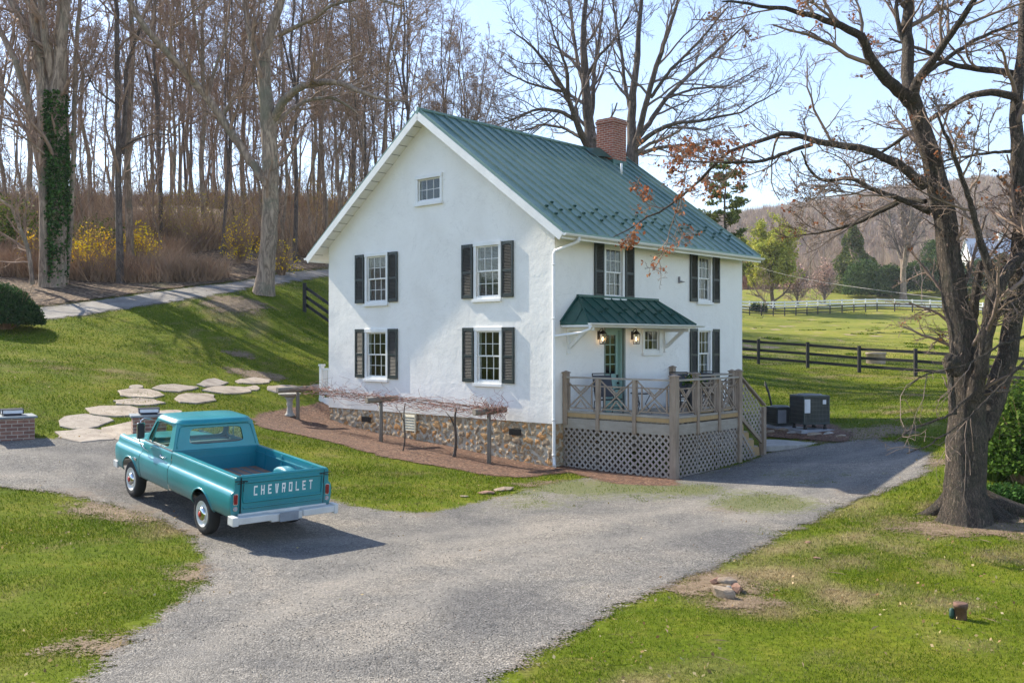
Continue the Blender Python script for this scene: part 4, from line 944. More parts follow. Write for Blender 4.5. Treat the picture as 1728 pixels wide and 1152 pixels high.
# ---------------------------------------------------------------- rocks
def rockm(name, c1, c2):
    m = N(name); co = m.co(); n1 = m.noise(co, 6, 6, .7)
    return m.set(m.ramp(n1, [(.3, c1), (.7, c2)]), .9, nrm=m.bump(m.noise(co, 12, 6, .75), .6, .04))
M_ROCK = rockm('tan_rock', (.20,.14,.09), (.40,.32,.24)); M_ROCK2 = rockm('grey_rock', (.22,.20,.18), (.42,.39,.35)); M_ROCK3 = rockm('red_rock', (.18,.09,.06), (.33,.20,.14))
def rock(loc, sx, sy, sz, rz, label, mat, seedv, group=None, tilt=0, name='rock'):
    bm = bmesh.new(); bmesh.ops.create_icosphere(bm, subdivisions=3, radius=1); rr = np.random.default_rng(seedv)
    pl = [(Vector(rr.normal(size=3)).normalized(), rr.uniform(.48, .80)) for _ in range(12)]
    for v in bm.verts:
        for n_, d in pl:
            e_ = v.co.dot(n_)-d
            if e_ > 0: v.co -= n_*e_*.97
        v.co = Vector((v.co.x*sx, v.co.y*sy, v.co.z*sz))
    me = bpy.data.meshes.new(name); bm.to_mesh(me); bm.free(); me.materials.append(mat)
    o = bpy.data.objects.new(name, me); COL.objects.link(o); o.location = loc; o.rotation_euler = (tilt, 0, rz)
    return tag(o, label, 'rock', group)
def gp(px, py, dz=0): return G(px, py)+Vector((0, 0, dz))
rock(gp(1219,1007,.05), .20,.10,.12, R(-40), 'big pale tan block at the front of the stone pile on the right lawn', M_ROCK, 1, 'stones piled on the right lawn', .3)
rock(gp(1212,990,.08), .12,.08,.05, R(20), 'flat brown stone at the upper left of the stone pile on the lawn', M_ROCK3, 2, 'stones piled on the right lawn')
rock(gp(1228,995,.12), .14,.09,.05, R(0), 'flat tan stone lying across the top of the stone pile on the lawn', M_ROCK, 3, 'stones piled on the right lawn', .15)
rock(gp(1243,1000,.05), .10,.10,.09, R(10), 'rounded brown stone at the right end of the stone pile', M_ROCK3, 4, 'stones piled on the right lawn')
rock(gp(1229,1001,.05), .05,.05,.05, 0, 'small grey stone wedged in the middle of the stone pile', M_ROCK2, 5, 'stones piled on the right lawn')
rock(gp(852,827,.03), .27,.16,.07, R(25), 'long flat tan stone on the grass tip in front of the mulch bed', M_ROCK, 6, 'stones at the tip of the grass')
rock(gp(818,833,.02), .22,.12,.05, R(0), 'low dark flat stone left of the long tan one on the grass tip', M_ROCK3, 7, 'stones at the tip of the grass')
rock(gp(783,838,.01), .10,.08,.03, R(0), 'smallest stone left of the pair on the grass tip', M_ROCK, 8, 'stones at the tip of the grass')
for k, (a, b_, lab) in enumerate(((1379,942,'small orange brick chip on the right lawn, nearest the stone pile'), (1363,915,'small orange brick chip on the right lawn, nearer the gravel'))): rock(gp(a, b_, .01), .07,.05,.02, k, lab, M_ROCK3, 30+k, 'brick chips on the lawn')
rk = [(1310,722,.35,.2,.10),(1327,727,.3,.16,.10),(1350,731,.38,.16,.09),(1372,735,.3,.15,.08),(1398,733,.26,.15,.09),(1417,738,.22,.14,.08),(1300,713,.3,.2,.12),(1300,731,.22,.15,.1)]
rl = ['flat grey stone','lichen covered stone','long pale stone','low tan stone','knobbly stone','small end stone','upper weathered stone','stone next to the step post']
rl2 = ['second from the steps','beneath the small cooling unit','in front of the concrete pad\'s left corner','in the middle before the pad','right of the middle of the pad','farthest from the house','behind the row below the small unit','nearest the bottom of the steps']
for k, (a, b_, sx, sy, sz) in enumerate(rk): rock(gp(a, b_, .02), sx, sy, sz, R(-12+k*7), rl[k]+' in the border row, '+rl2[k], (M_ROCK2, M_ROCK)[k % 2], 40+k, 'stones edging the bed by the steps')
for k, (a, b_, lab) in enumerate(((563,703,'pale rounded rock at the far corner of the stone foundation'), (1008,748+40,'small stone in the mulch under the lattice'),)):
    rock(gp(a, b_, .04), .16,.12,.10, k, lab, M_ROCK, 60+k)
# landing slab
sheet('bed_soil', [(1290,700),(1330,712),(1400,716),(1440,735),(1425,748),(1340,742),(1290,738)], M_MULCH, .2, .04, .15)
pts = [G(*p) for p in ((1285,765),(1345,757),(1392,744),(1374,738),(1320,741),(1292,742),(1283,748))]; c0 = sum(pts, Vector())/7; b = MB()
b.prism([((p-c0).x, (p-c0).y) for p in pts], -.1, .04); o = b.obj('landing_slab', M_CONC, bevel=.01); o.location = c0; tag(o, 'pale concrete landing slab at the foot of the deck steps', 'slab')
# ---------------------------------------------------------------- cooling units
M_AC = simple('grey_green_steel', (.045,.06,.062), .45, .3); M_ACL = simple('light_grey_steel', (.30,.31,.34), .5, .2); M_ACP = simple('ac_pad', (.30,.31,.34), .7)
def ac(px, py, Y, w, h, feet, label, rz, light):
    x = (px-864)/F*Y; z = tz1(x, Y); r_ = empty('heat_pump', (x, Y, z+.06), rz, label, 'heat pump', 'cooling units behind the steps')
    b = MB(); z0 = feet
    b.box(-w/2, w/2, -w/2, w/2, z0, z0+.05); b.box(-w/2, w/2, -w/2, w/2, z0+h-.06, z0+h); b.box(-w/2+.03, w/2-.03, -w/2+.03, w/2-.03, z0+.05, z0+h-.06)
    for sx in (-1, 1):
        for sy in (-1, 1): b.box(sx*(w/2-.02)-.02, sx*(w/2-.02)+.02, sy*(w/2-.02)-.02, sy*(w/2-.02)+.02, z0+.05, z0+h-.06)
    b.obj('cabinet', M_AC, r_, bevel=.008)
    b = MB(); n = int(w/.045)
    for k in range(n):
        u = -w/2+.05+(w-.1)*k/(n-1)
        for sy in (-1, 1): b.box(u-.006, u+.006, sy*(w/2-.018)-.008, sy*(w/2-.018)+.008, z0+.05, z0+h-.06); b.box(sy*(w/2-.018)-.008, sy*(w/2-.018)+.008, u-.006, u+.006, z0+.05, z0+h-.06)
    for k in range(1, 6):
        z_ = z0+.05+(h-.11)*k/6; b.box(-w/2+.004, w/2-.004, -w/2-.0, -w/2+.008, z_-.006, z_+.006); b.box(-w/2, -w/2+.008, -w/2, w/2, z_-.006, z_+.006)
    b.obj('grille', simple('ac_fin', (.09,.10,.105), .4, .4), r_)
    b = MB(); b.lathe([(w*.40, z0+h+.001), (w*.42, z0+h+.02), (w*.40, z0+h+.03)], 28, cap=False)
    for k in range(7): rr_ = w*.06*(k+.5); b.lathe([(rr_, z0+h+.02), (rr_+.006, z0+h+.026)], 24, cap=False)
    for k in range(8): t_ = math.pi*k/4; b.bar((0, 0, z0+h+.022), (w*.4*math.cos(t_), w*.4*math.sin(t_), z0+h+.022), .008)
    b.obj('fan_guard', M_ACL, r_)
    if light:
        b = MB(); b.box(-w/2+.02, -w/2+.30, -w/2-.01, -w/2-.002, z0+.06, z0+h-.08); b.obj('side_panel', M_ACL, r_)
    else:
        b = MB(); b.box(-w/2+.03, -w/2+.20, -w/2-.008, -w/2-.002, z0+h-.48, z0+h-.10); b.obj('rating_label', simple('label_white', (.62,.64,.68), .4), r_); b = MB(); b.box(w/2-.22, w/2-.12, -w/2-.008, -w/2-.002, z0+h-.24, z0+h-.12); b.obj('rating_label', simple('label_white', (.62,.64,.68), .4), r_)
    if feet > .05:
        b = MB()
        for sx in (-1, 1):
            for sy in (-1, 1): b.lathe([(.06, 0), (.05, .05), (.04, .10), (.055, feet)], 8, Matrix.Translation((sx*w*.38, sy*w*.38, 0)))
        b.obj('foot', M_BLACK, r_)
    p_ = MB(); p_.box(-w*.68, w*.68, -w*.68, w*.68, -.10, 0); p_.obj('pad', M_ACP, r_, bevel=.01)
    return r_
ac(1366, 720, 27.3, .80, .80, .14, 'larger dark grey heat pump unit standing on feet on a square concrete pad', R(12), False)
ac(1316, 708, 28.2, .60, .52, .03, 'smaller heat pump unit with a pale side panel next to the deck steps', R(20), True)
b = MB(); a_ = gp(1296, 700, .5); pts = [a_+Vector((-.1, 0, .5)), a_+Vector((0, -.1, .2)), a_+Vector((.1, -.15, -.3)), a_+Vector((.5, -.1, -.42)), a_+Vector((1.0, -.1, -.36))]
b.tube(pts, .035, 8); b.tube([p+Vector((.02, .08, .06)) for p in pts], .02, 8); o = b.obj('refrigerant_line', M_BLACK); tag(o, 'black insulated pipe running between the house wall and the cooling units', 'pipe')

# ---------------------------------------------------------------- clay drain pipe, daffodils
M_TERRA = simple('rusty_terracotta', (.17,.09,.06), .85, var=.3, scale=9, bump=.4)
g_ = G(1621, 1044); r_ = empty('drain_pipe', g_, 0, 'short rusty brown capped pipe sticking out of the right lawn', 'pipe')
b = MB(); b.lathe([(.065, -.1), (.065, .13), (.075, .13), (.078, .18), (.06, .185), (.0, .178)], 20, cap=False); b.obj('pipe_body', M_TERRA, r_)
b = MB(); b.lathe([(.02, 0), (.03, .04), (.025, .11), (.01, .12)], 10, Matrix.Translation((-.09, .02, 0))); b.obj('hose_end', simple('green_rubber', (.02,.07,.05), .6), r_)
def tuft(name, px, py, n, hgt, spread, label, cat, seedv=0, flowers=0):
    g_ = G(px, py); r_ = empty(name, g_, 0, label, cat); r = np.random.default_rng(seedv); th = r.uniform(0, 6.28, n); rad = spread*np.sqrt(r.uniform(0, 1, n))
    base = np.stack([rad*np.cos(th), rad*np.sin(th), 0*th], 1); top = base*1.7+np.stack([0*th, 0*th, hgt*r.uniform(.6, 1.1, n)], 1); a = r.uniform(0, 6.28, n); d = np.stack([np.cos(a), np.sin(a), 0*a], 1)*.012
    mid = (base+top)/2+[0, 0, .03]
    V = np.stack([base-d, base+d, mid+d, mid-d, top], 1).reshape(-1, 3); q = np.arange(n)*5; Fc = np.concatenate([np.stack([q, q+1, q+2], 1), np.stack([q, q+2, q+3], 1), np.stack([q+3, q+2, q+4], 1)])
    np_obj('foliage', V, Fc, M_LEAF, r_)
    if flowers: C_ = r.normal(size=(flowers*6, 3))*.02+np.repeat(np.stack([r.uniform(-spread, spread, flowers), r.uniform(-spread, spread, flowers), hgt*r.uniform(.8, 1.1, flowers)], 1), 6, 0); leaves('flower', C_, 0, .05, M_YELFL, r_, 3, 1)
    return r_
tuft('daffodil_clump', 1676, 808, 240, .30, .20, 'clump of yellow daffodils on the grass right of the big trunk', 'flowers', 1, 7)
# trough in paddock
g_ = G(1478, 613); r_ = empty('stone_trough', g_, 0, 'round pale tan water trough standing in the paddock behind the black fence', 'trough')
b = MB(); b.lathe([(.46, -.1), (.47, .45), (.50, .46), (.50, .56), (.44, .56), (.42, .40), (0, .40)], 24, cap=False); b.obj('trough_body', simple('pinkish_concrete', (.42,.33,.26), .9, var=.2), r_)
# ================================================================== TREES
def barkm(name, c1, c2, sc=6, bs=.8, green=None):
    m = N(name); co = m.co(); mp = m.n('Mapping', i_Vector=co); mp.inputs['Scale'].default_value = (1, 1, .22)
    nz = m.noise(mp.outputs[0], sc*1.1, 5, .6, 1.2); fis = m.math('MULTIPLY', m.math('ABSOLUTE', m.math('SUBTRACT', nz, .5)), 5.0); fine = m.noise(mp.outputs[0], sc*4, 5, .75, .5); n1 = m.math('ADD', m.math('MULTIPLY', m.math('MINIMUM', fis, 1.0), .6), m.math('MULTIPLY', fine, .5)); n2 = m.noise(co, sc*.25, 5, .65)
    c = m.mix(.3, m.ramp(n1, [(.22, c1), (.5, c2), (.8, tuple(x*1.4 for x in c2))]), m.ramp(n2, [(.38, c1), (.62, c2)]))
    if green: c = m.mix(m.ramp(m.noise(co, sc*.2, 5, .7, .5), [(.5, 0.0), (.62, .65)]), c, green)
    return m.set(c, .9, nrm=m.bump(n1, bs, .04))
M_BARK = barkm('bark_brown', (.10,.062,.042), (.34,.24,.17), 4, green=(.12,.13,.085))
M_BARKG = barkm('bark_grey', (.12,.082,.058), (.38,.285,.21), 3.2, green=(.16,.16,.11))
M_BARKD = barkm('bark_dark', (.035,.027,.023), (.15,.115,.095))
M_BARKH = barkm('bark_oak', (.022,.016,.012), (.38,.29,.22), 24, 2.0, green=(.13,.125,.075))
M_TWIG = simple('twig', (.31,.21,.15), .9, var=.3, scale=2)
M_TWIGH = simple('twig_oak', (.25,.18,.14), .9, var=.35, scale=2)
M_TWIGF = simple('twig_grey', (.20,.155,.14), .9, var=.3, scale=2)
def nrmz(a): return a/(np.linalg.norm(a, axis=-1, keepdims=True)+1e-9)
def tubes(Pn, Rn, sides):
    """Pn (B,n,3) centre lines, Rn (B,n) radii -> V, quads"""
    B, n, _ = Pn.shape; D = nrmz(np.gradient(Pn, axis=1)); m = nrmz(Pn[:, -1]-Pn[:, 0])
    ref = np.where(np.abs(m[:, 2:3]) < .8, np.array([[0, 0, 1.]]), np.array([[1., 0, 0]]))[:, None, :]
    U = nrmz(np.cross(D, np.broadcast_to(ref, D.shape))); Wv = np.cross(U, D); t = np.arange(sides)*2*np.pi/sides
    V = Pn[:, :, None]+Rn[:, :, None, None]*(U[:, :, None]*np.cos(t)[:, None]+Wv[:, :, None]*np.sin(t)[:, None])
    i = np.arange(B)[:, None, None]*n*sides+np.arange(n-1)[None, :, None]*sides; j = np.arange(sides); j2 = (j+1) % sides
    Fc = np.stack([i+j, i+j2, i+sides+j2, i+sides+j], -1).reshape(-1, 4)
    return V.reshape(-1, 3), Fc
class Mesh:
    def __init__(s): s.V = []; s.F = []; s.b = 0
    def add(s, V, Fc): s.V.append(V); s.F.append(Fc+s.b); s.b += len(V)
    def obj(s, name, mat, parent=None, smooth=True): return np_obj(name, np.vstack(s.V), np.vstack(s.F), mat, parent, smooth)
def grow(r, Pp, Rp, k, tmin, tmax, ang, length, rad, n, wob, trop, flat=0.0):
    """children on parent polylines Pp (B,m,3); returns their polylines"""
    B, m, _ = Pp.shape; t = np.clip(tmin+(tmax-tmin)*((np.arange(k)[None]+r.uniform(.1, .9, (B, k)))/k), 0, .999)*(m-1)
    i0 = np.floor(t).astype(int); f = (t-i0)[..., None]; bi = np.arange(B)[:, None]
    P0 = Pp[bi, i0]*(1-f)+Pp[bi, i0+1]*f; R0 = Rp[bi, i0]*(1-f[..., 0])+Rp[bi, i0+1]*f[..., 0]; D = nrmz(Pp[bi, i0+1]-Pp[bi, i0])
    plen = np.linalg.norm(np.diff(Pp, axis=1), axis=2).sum(1)[:, None]
    q = r.normal(size=D.shape); q[..., 2] *= (1-flat); q -= (q*D).sum(-1, keepdims=True)*D; q = nrmz(q)
    a = R(1)*r.uniform(ang[0], ang[1], D.shape[:2])[..., None]; d = D*np.cos(a)+q*np.sin(a)
    L_ = (length[0]+(length[1]-length[0])*r.uniform(0, 1, (B, k)))*(plen if length[0] < 1.01 and length[1] <= 1.2 else 1)*(1-.45*t/(m-1))
    P0 = P0.reshape(-1, 3); d = d.reshape(-1, 3); L_ = L_.reshape(-1); r0 = np.minimum(R0.reshape(-1)*rad[0], rad[1]) ; r0 = np.maximum(r0, rad[2])
    out = [P0]; p = P0
    for s in range(n-1):
        d = nrmz(d+r.normal(size=d.shape)*wob+np.array([0, 0, trop])); p = p+d*(L_/(n-1))[:, None]; out.append(p)
    Pn = np.stack(out, 1); taper = np.linspace(1, .35, n)[None]; Rn = np.maximum(r0[:, None]*taper, rad[2]*.7)
    return Pn, Rn
def bare_tree(name, h, r0, seedv, first=.35, spread=45, levels=4, k=(9, 6, 5, 4), lim=.5, wob=.14, lean=.03, mt=None, mc=None, tw=.008, trop=.10, forks=0, n1=10, dens=1.0):
    """returns (trunk mesh object, crown mesh object)"""
    r = np.random.default_rng(seedv); n = n1; z = np.linspace(0, 1, n)
    dx = np.cumsum(r.normal(0, .012*h, n)); dy = np.cumsum(r.normal(0, .012*h, n)); dx -= dx[0]; dy -= dy[0]
    P = np.stack([dx+lean*h*z*r.uniform(-1, 1), dy+lean*h*z*r.uniform(-1, 1), z*h-.3], 1)[None]; Rr = (r0*(1-z*.82))[None]
    Rr[0, 0] *= 1.45; Rr[0, 1] *= 1.05; P[0, 1] = P[0, 0]+(P[0, 1]-P[0, 0])*.5
    T = Mesh(); T.add(*tubes(P, Rr, 12)); C = Mesh()
    PP, RR = P, Rr
    if forks:
        fp_, fr_ = grow(r, P, Rr, forks, max(first-.08, .2), first+.15, (12, 28), (.7*h, .85*h), (.75, 9, .02), n, .05, .12); T.add(*tubes(fp_, fr_, 9)); PP = np.concatenate([P, fp_]); RR = np.concatenate([Rr, fr_])
    k = tuple(k)+(1,)*(4-len(k))
    spec = [(k[0], first, .97, (spread-15, spread+15), (lim*.5, lim), (.55, 9, .02), 8, wob, trop, 6),
            (k[1], .2, .98, (30, 70), (.3, .62), (.6, 9, .014), 6, wob*1.2, trop*.7, 5),
            (k[2], .2, .98, (25, 60), (.35, .65), (.6, 9, tw*1.2), 5, wob*1.3, trop*.5, 3),
            (k[3], .1, .98, (25, 60), (.4, .8), (.6, 9, tw), 4, wob*1.3, trop*.4, 3)][:levels]
    for kk, a, b, an, ln, rd, nn, wb, tr, sd in spec:
        PP, RR = grow(r, PP, RR, kk, a, b, an, ln, rd, nn, wb, tr); C.add(*tubes(PP, RR, sd))
    return T, C
class Proto:
    """one tree kind: shared trunk and crown meshes"""
    def __init__(s, T, C, mt, mc): s.T, s.C, s.mt, s.mc = T, C, mt, mc; s.tm = s.cm = None
    def place(s, name, loc, rz, sc, label, cat='tree', group=None, tilt=(0, 0)):
        r_ = empty(name, loc, rz, label, cat, group); r_.scale = (sc, sc, sc*random.uniform(.95, 1.08)); r_.rotation_euler = (tilt[0], tilt[1], rz)
        if s.tm is None:
            a = s.T.obj('trunk', s.mt, r_); b = s.C.obj('crown', s.mc, r_, smooth=False); s.tm, s.cm = a.data, b.data
        else:
            for nm, me in (('trunk', s.tm), ('crown', s.cm)): o = bpy.data.objects.new(nm, me); COL.objects.link(o); o.parent = r_
        return r_
protos = []
for i in range(8):
    hgt = (19, 21, 17, 20, 22, 18, 20, 19)[i]
    T, C = bare_tree('t', hgt, (.12, .15, .10, .14, .16, .11, .13, .09)[i], 100+i, first=(.35, .42, .30, .34, .45, .3, .38, .4)[i], spread=(58, 50, 62, 56, 52, 62, 55, 46)[i], k=(15, 7, 5, 3), lim=(.26, .22, .30, .26, .22, .30, .28, .18)[i], wob=.15, tw=.009, trop=.09, forks=(0, 1, 2, 0, 1, 0, 2, 0)[i])
    protos.append(Proto(T, C, (M_BARK, M_BARKG, M_BARKD, M_BARKG)[i % 4], M_TWIG))
sap = []
for i in range(3):
    T, C = bare_tree('t', (9, 7, 11)[i], .06, 150+i, first=.2, spread=38, k=(9, 6, 4, 2), levels=3, lim=.35, wob=.16, tw=.009, trop=.14); sap.append(Proto(T, C, M_BARK, M_TWIG))

rf = random.Random(11)
def gz(x, y): return Vector((x, y, tz1(x, y)))
forest = []
# upright trunks that can be told apart in the photo: px of the trunk, distance
named = [(12,50),(38,52),(132,56),(160,62),(218,47),(240,60),(270,54),(300,66),(330,60),(352,58),(372,52),(395,70),(412,62),(478,60),(497,56),(530,64),(548,58),(575,70),(595,62),(620,74),(640,66),(668,78),(690,70),(712,82),(740,78),(765,88),(790,84),(-20,56),(-45,50)]
shades = ('slender','tall straight','thin pale','dark narrow','leaning','forked','ivy free')
near = ('above the lane','on the leaf covered bank','behind the forsythia','behind the clump of big trunks','behind the arching limb','left of the gable','behind the gable rake','at the crest of the bank')
fi = 0
cells = {}
ORD = ('leftmost','second','third','fourth','fifth','sixth','seventh','eighth','ninth','tenth','eleventh','twelfth','thirteenth','fourteenth','fifteenth','sixteenth','seventeenth','eighteenth','nineteenth','twentieth')+('another',)*40
def cell(px, Y, kind, o):
    ref = [(30,'beyond the leftmost trunks'),(110,'behind the ivy trunk'),(190,'left of the dark straight trunk'),(255,'right of the dark straight trunk'),(330,'left of the leaning limb'),(420,'behind the leaning limb'),(500,'right of the huge arching tree'),(560,'above the house eave'),(640,'behind the left roof rake'),(720,'behind the roof peak'),(830,'behind the roof ridge'),(960,'left of the chimney trees'),(1060,'behind the chimney'),(2000,'right of the chimney')]
    d = 'near the lane' if Y < 54 else 'low on the bank' if Y < 63 else 'midway up the bank' if Y < 75 else 'near the crest' if Y < 92 else 'deep in the wood' if Y < 112 else 'farthest back'
    cells.setdefault((kind, d, next(b for c, b in ref if px < c)), []).append((px, o))
def name_cells():
    for (kind, d, a), l in cells.items():
        l.sort(key=lambda t: t[0])
        for i, (px, o) in enumerate(l): o['label'] = f'{kind} {d} {a}'+(f', {ORD[i]} from left' if len(l) > 1 and i else ', first from left' if len(l) > 1 else '')
fi = 0
for px, Y in named:
    x = (px-864)/F*Y; p = gz(x, Y); i = fi % 8; fi += 1
    o_ = protos[i].place('bare_tree', p, rf.uniform(0, 6.28), rf.uniform(.9, 1.2), 'bare tree', 'tree', 'bare forest trees on the bank', (rf.uniform(-.04, .04), rf.uniform(-.05, .05))); cell(px, Y, 'bare tree', o_)
cnt = 0
while cnt < 135:
    px = rf.uniform(-260, 900); Y = 58+62*rf.random()**.8
    if px > 640: Y = max(Y, 78)
    x = (px-864)/F*Y; p = gz(x, Y); i = rf.randrange(8); s_ = rf.uniform(.8, 1.1)*(1 if px < 600 else .85 if px < 750 else .75)
    o_ = protos[i].place('bare_tree', p, rf.uniform(0, 6.28), s_, 'bare tree', 'tree', 'bare forest trees on the bank', (rf.uniform(-.05, .05), rf.uniform(-.05, .05))); cell(px, Y, 'bare tree', o_); cnt += 1
for k in range(64):
    px = rf.uniform(-120, 640); Y = rf.uniform(47, 72); x = (px-864)/F*Y; p = gz(x, Y)
    o_ = sap[k % 3].place('sapling', p, rf.uniform(0, 6.28), rf.uniform(.7, 1.15), 'thin sapling', 'sapling', 'bare saplings on the bank', (rf.uniform(-.12, .12), rf.uniform(-.12, .12))); cell(px, Y, 'thin bare sapling', o_)
for k in range(26):   # trees right of and behind the house
    px = rf.uniform(840, 1290); Y = rf.uniform(100, 170); x = (px-864)/F*Y; p = gz(x, Y)
    o_ = protos[k % 7].place('bare_tree', p, rf.uniform(0, 6.28), rf.uniform(.55, .7) if px < 1100 else rf.uniform(.3, .45), 'bare tree', 'tree', 'bare trees beyond the roof'); cell(px, Y, 'bare tree', o_)
name_cells()

# ---- hero trees traced limb by limb: (px, py, width in px, distance)
def traced(root, limbs, mt, mc, r, sub, tw=.006, kink=.02, sides=10, branches_part='branch'):
    Ts = Mesh(); allP = []; allR = []
    O = np.array(root.location)
    for li, lb in enumerate(limbs):
        P = []; Rr = []
        for px, py, w, Y in lb: p = PT(px, py, Y); P.append(tuple(p)); Rr.append(w*.5*Y/F*(.80 if Y > 30 else .86))
        P = np.array(P)-O; Rr = np.array(Rr); n = 28; d = np.concatenate([[0], np.cumsum(np.linalg.norm(np.diff(P, axis=0), axis=1))]); t = np.linspace(0, d[-1], n)
        Q = np.stack([np.interp(t, d, P[:, c]) for c in range(3)], 1); q2 = Q.copy(); q2[1:-1] = (Q[:-2]+2*Q[1:-1]+Q[2:])/4
        q2[1:-1] += r.normal(0, kink*.6, (n-2, 3))*np.minimum(1, t[-1]/6); rr_ = np.interp(t, d, Rr)
        m = Mesh(); V, Fc = tubes(q2[None], rr_[None], 16 if rr_[0] > .15 else sides)
        if li == 0 and rr_[0] > .3:      # fluted butt
            S = 16; ang = np.tile(np.arange(S), n)*2*np.pi/S; zz = np.repeat(np.arange(n), S)/n; f = 1+.06*np.sin(ang*4+1)*np.exp(-zz*6)+.03*np.sin(ang*3+zz*9)
            c = np.repeat(q2, S, 0); V = c+(V-c)*f[:, None]
        if rr_[0] > .10 or li == 0: Ts.add(V, Fc)
        else: m.add(V, Fc); m.obj(branches_part, mt, root)
        allP.append(q2); allR.append(rr_)
    if Ts.V: Ts.obj('trunk', mt, root)
    C = Mesh(); PP, RR = np.stack(allP), np.stack(allR)
    for kk, a, b, an, ln, rd, nn, wb, tr, sd in sub:
        PP, RR = grow(r, PP, RR, kk, a, b, an, ln, rd, nn, wb, tr); C.add(*tubes(PP, RR, sd))
    C.obj('crown', mc, root, smooth=False)
    return PP, RR
r8 = np.random.default_rng(8)
# big right-hand tree
hero = empty('oak_tree', G(1630, 868), 0, 'big gnarled dark trunked tree at the right, limbs reaching over the roof', 'tree')
Yh = 16.4
HL = [
 [(1630,905,122,Yh),(1630,872,98,Yh),(1629,845,80,Yh),(1628,800,73,Yh),(1630,740,76,Yh),(1633,700,66,Yh),(1632,660,60,Yh),(1629,620,53,Yh),(1622,560,50,Yh+.05),(1613,500,48,Yh+.1),(1604,440,44,Yh+.15),(1595,380,42,Yh+.2),(1586,333,43,Yh+.2),(1574,270,37,Yh+.2),(1553,207,33,Yh+.2),(1538,165,31,Yh+.1)],
 [(1536,172,30,Yh+.1),(1520,157,25,Yh),(1489,127,22,Yh-.3),(1467,100,19,Yh-.5),(1460,66,17,Yh-.6),(1429,47,15,Yh-.8),(1392,33,12,Yh-1),(1319,13,8,Yh-1.4),(1219,3,4,Yh-1.8)],
 [(1536,170,26,Yh),(1532,120,24,Yh+.2),(1532,60,22,Yh+.4),(1534,-20,19,Yh+.6),(1530,-140,12,Yh+.8),(1540,-280,5,Yh+1)],
 [(1538,168,24,Yh),(1548,135,18,Yh-.2),(1569,110,16,Yh-.4),(1600,65,14,Yh-.7),(1632,20,12,Yh-1),(1680,-60,9,Yh-1.4),(1720,-160,4,Yh-1.8)],
 [(1560,312,26,Yh+.1),(1545,298,19,Yh),(1505,267,16,Yh-.2),(1452,250,15,Yh),(1385,243,12,Yh+.3),(1352,229,10.5,Yh+.4),(1329,222,10,Yh+.5),(1285,237,8,Yh+.6),(1235,253,7,Yh+.7),(1202,283,6,Yh+.8),(1162,320,5,Yh+.9),(1130,350,4,Yh+1),(1080,375,3,Yh+1.1),(1035,400,2,Yh+1.2)],
 [(1370,244,9,Yh+.3),(1340,253,8,Yh+.3),(1285,273,6.5,Yh+.2),(1215,275,4.5,Yh+.1),(1150,272,2.5,Yh)],
 [(1568,356,15,Yh),(1545,347,11,Yh-.2),(1512,333,10,Yh-.5),(1472,320,9,Yh-.8),(1435,300,8,Yh-1),(1385,307,6,Yh-1.2),(1365,287,5,Yh-1.3),(1352,255,3,Yh-1.4)],
 [(1562,340,11,Yh+.2),(1529,335,9,Yh+.5),(1490,355,8,Yh+.8),(1445,377,7,Yh+1),(1385,393,4,Yh+1.3),(1340,398,2,Yh+1.6)],
 # right stem
 [(1652,735,44,Yh+.1),(1666,702,44,Yh+.2),(1684,650,43,Yh+.3),(1699,600,38,Yh+.4),(1712,540,35,Yh+.5),(1720,460,33,Yh+.6),(1723,380,30,Yh+.7),(1718,270,26,Yh+.7),(1712,180,23,Yh+.7),(1722,120,21,Yh+.8),(1730,40,17,Yh+1),(1728,-80,12,Yh+1.2),(1720,-200,5,Yh+1.4)],
 [(1642,672,36,Yh-.2),(1652,634,29,Yh-.3),(1664,565,27,Yh-.4),(1677,510,28,Yh-.5),(1681,480,30,Yh-.5),(1702,455,23,Yh-.4),(1728,430,21,Yh-.3),(1762,390,18,Yh),(1800,300,13,Yh+.4)],
 [(1676,530,24,Yh-.5),(1700,514,24,Yh-.5),(1730,499,22,Yh-.4),(1780,470,18,Yh-.2),(1830,400,12,Yh)],
 [(1680,480,22,Yh-.5),(1665,440,16,Yh-.5),(1650,392,13,Yh-.6),(1640,350,11,Yh-.7),(1629,317,10,Yh-.8),(1605,247,8,Yh-1),(1592,220,6,Yh-1.1),(1580,190,4,Yh-1.1)],
 [(1640,660,22,Yh+.3),(1636,610,18,Yh+.5),(1644,520,17,Yh+.6),(1652,455,15,Yh+.7),(1655,440,9,Yh+.7)],
 [(1720,165,16,Yh+.6),(1672,155,14,Yh+.8),(1640,160,12,Yh+1),(1600,182,10,Yh+1.2),(1565,205,9,Yh+1.5),(1520,235,7,Yh+1.8),(1480,262,5,Yh+2.1),(1440,280,3,Yh+2.4)],
 [(1722,128,16,Yh+.9),(1685,120,13,Yh+1),(1640,116,11,Yh+1.2),(1602,108,9,Yh+1.4),(1560,85,7,Yh+1.6),(1500,65,4,Yh+2)],
 [(1716,255,8,Yh+.7),(1680,257,6,Yh+.5),(1640,262,5,Yh+.3),(1600,270,4,Yh+.1),(1570,280,3,Yh)],
 [(1540,95,12,Yh+.3),(1520,60,10,Yh+.4),(1512,20,8,Yh+.4),(1520,-60,4,Yh+.6)],
 [(1545,140,12,Yh+.4),(1575,115,9,Yh+.8),(1640,70,8,Yh+1.2),(1700,45,6,Yh+1.6),(1760,20,4,Yh+2)],
]
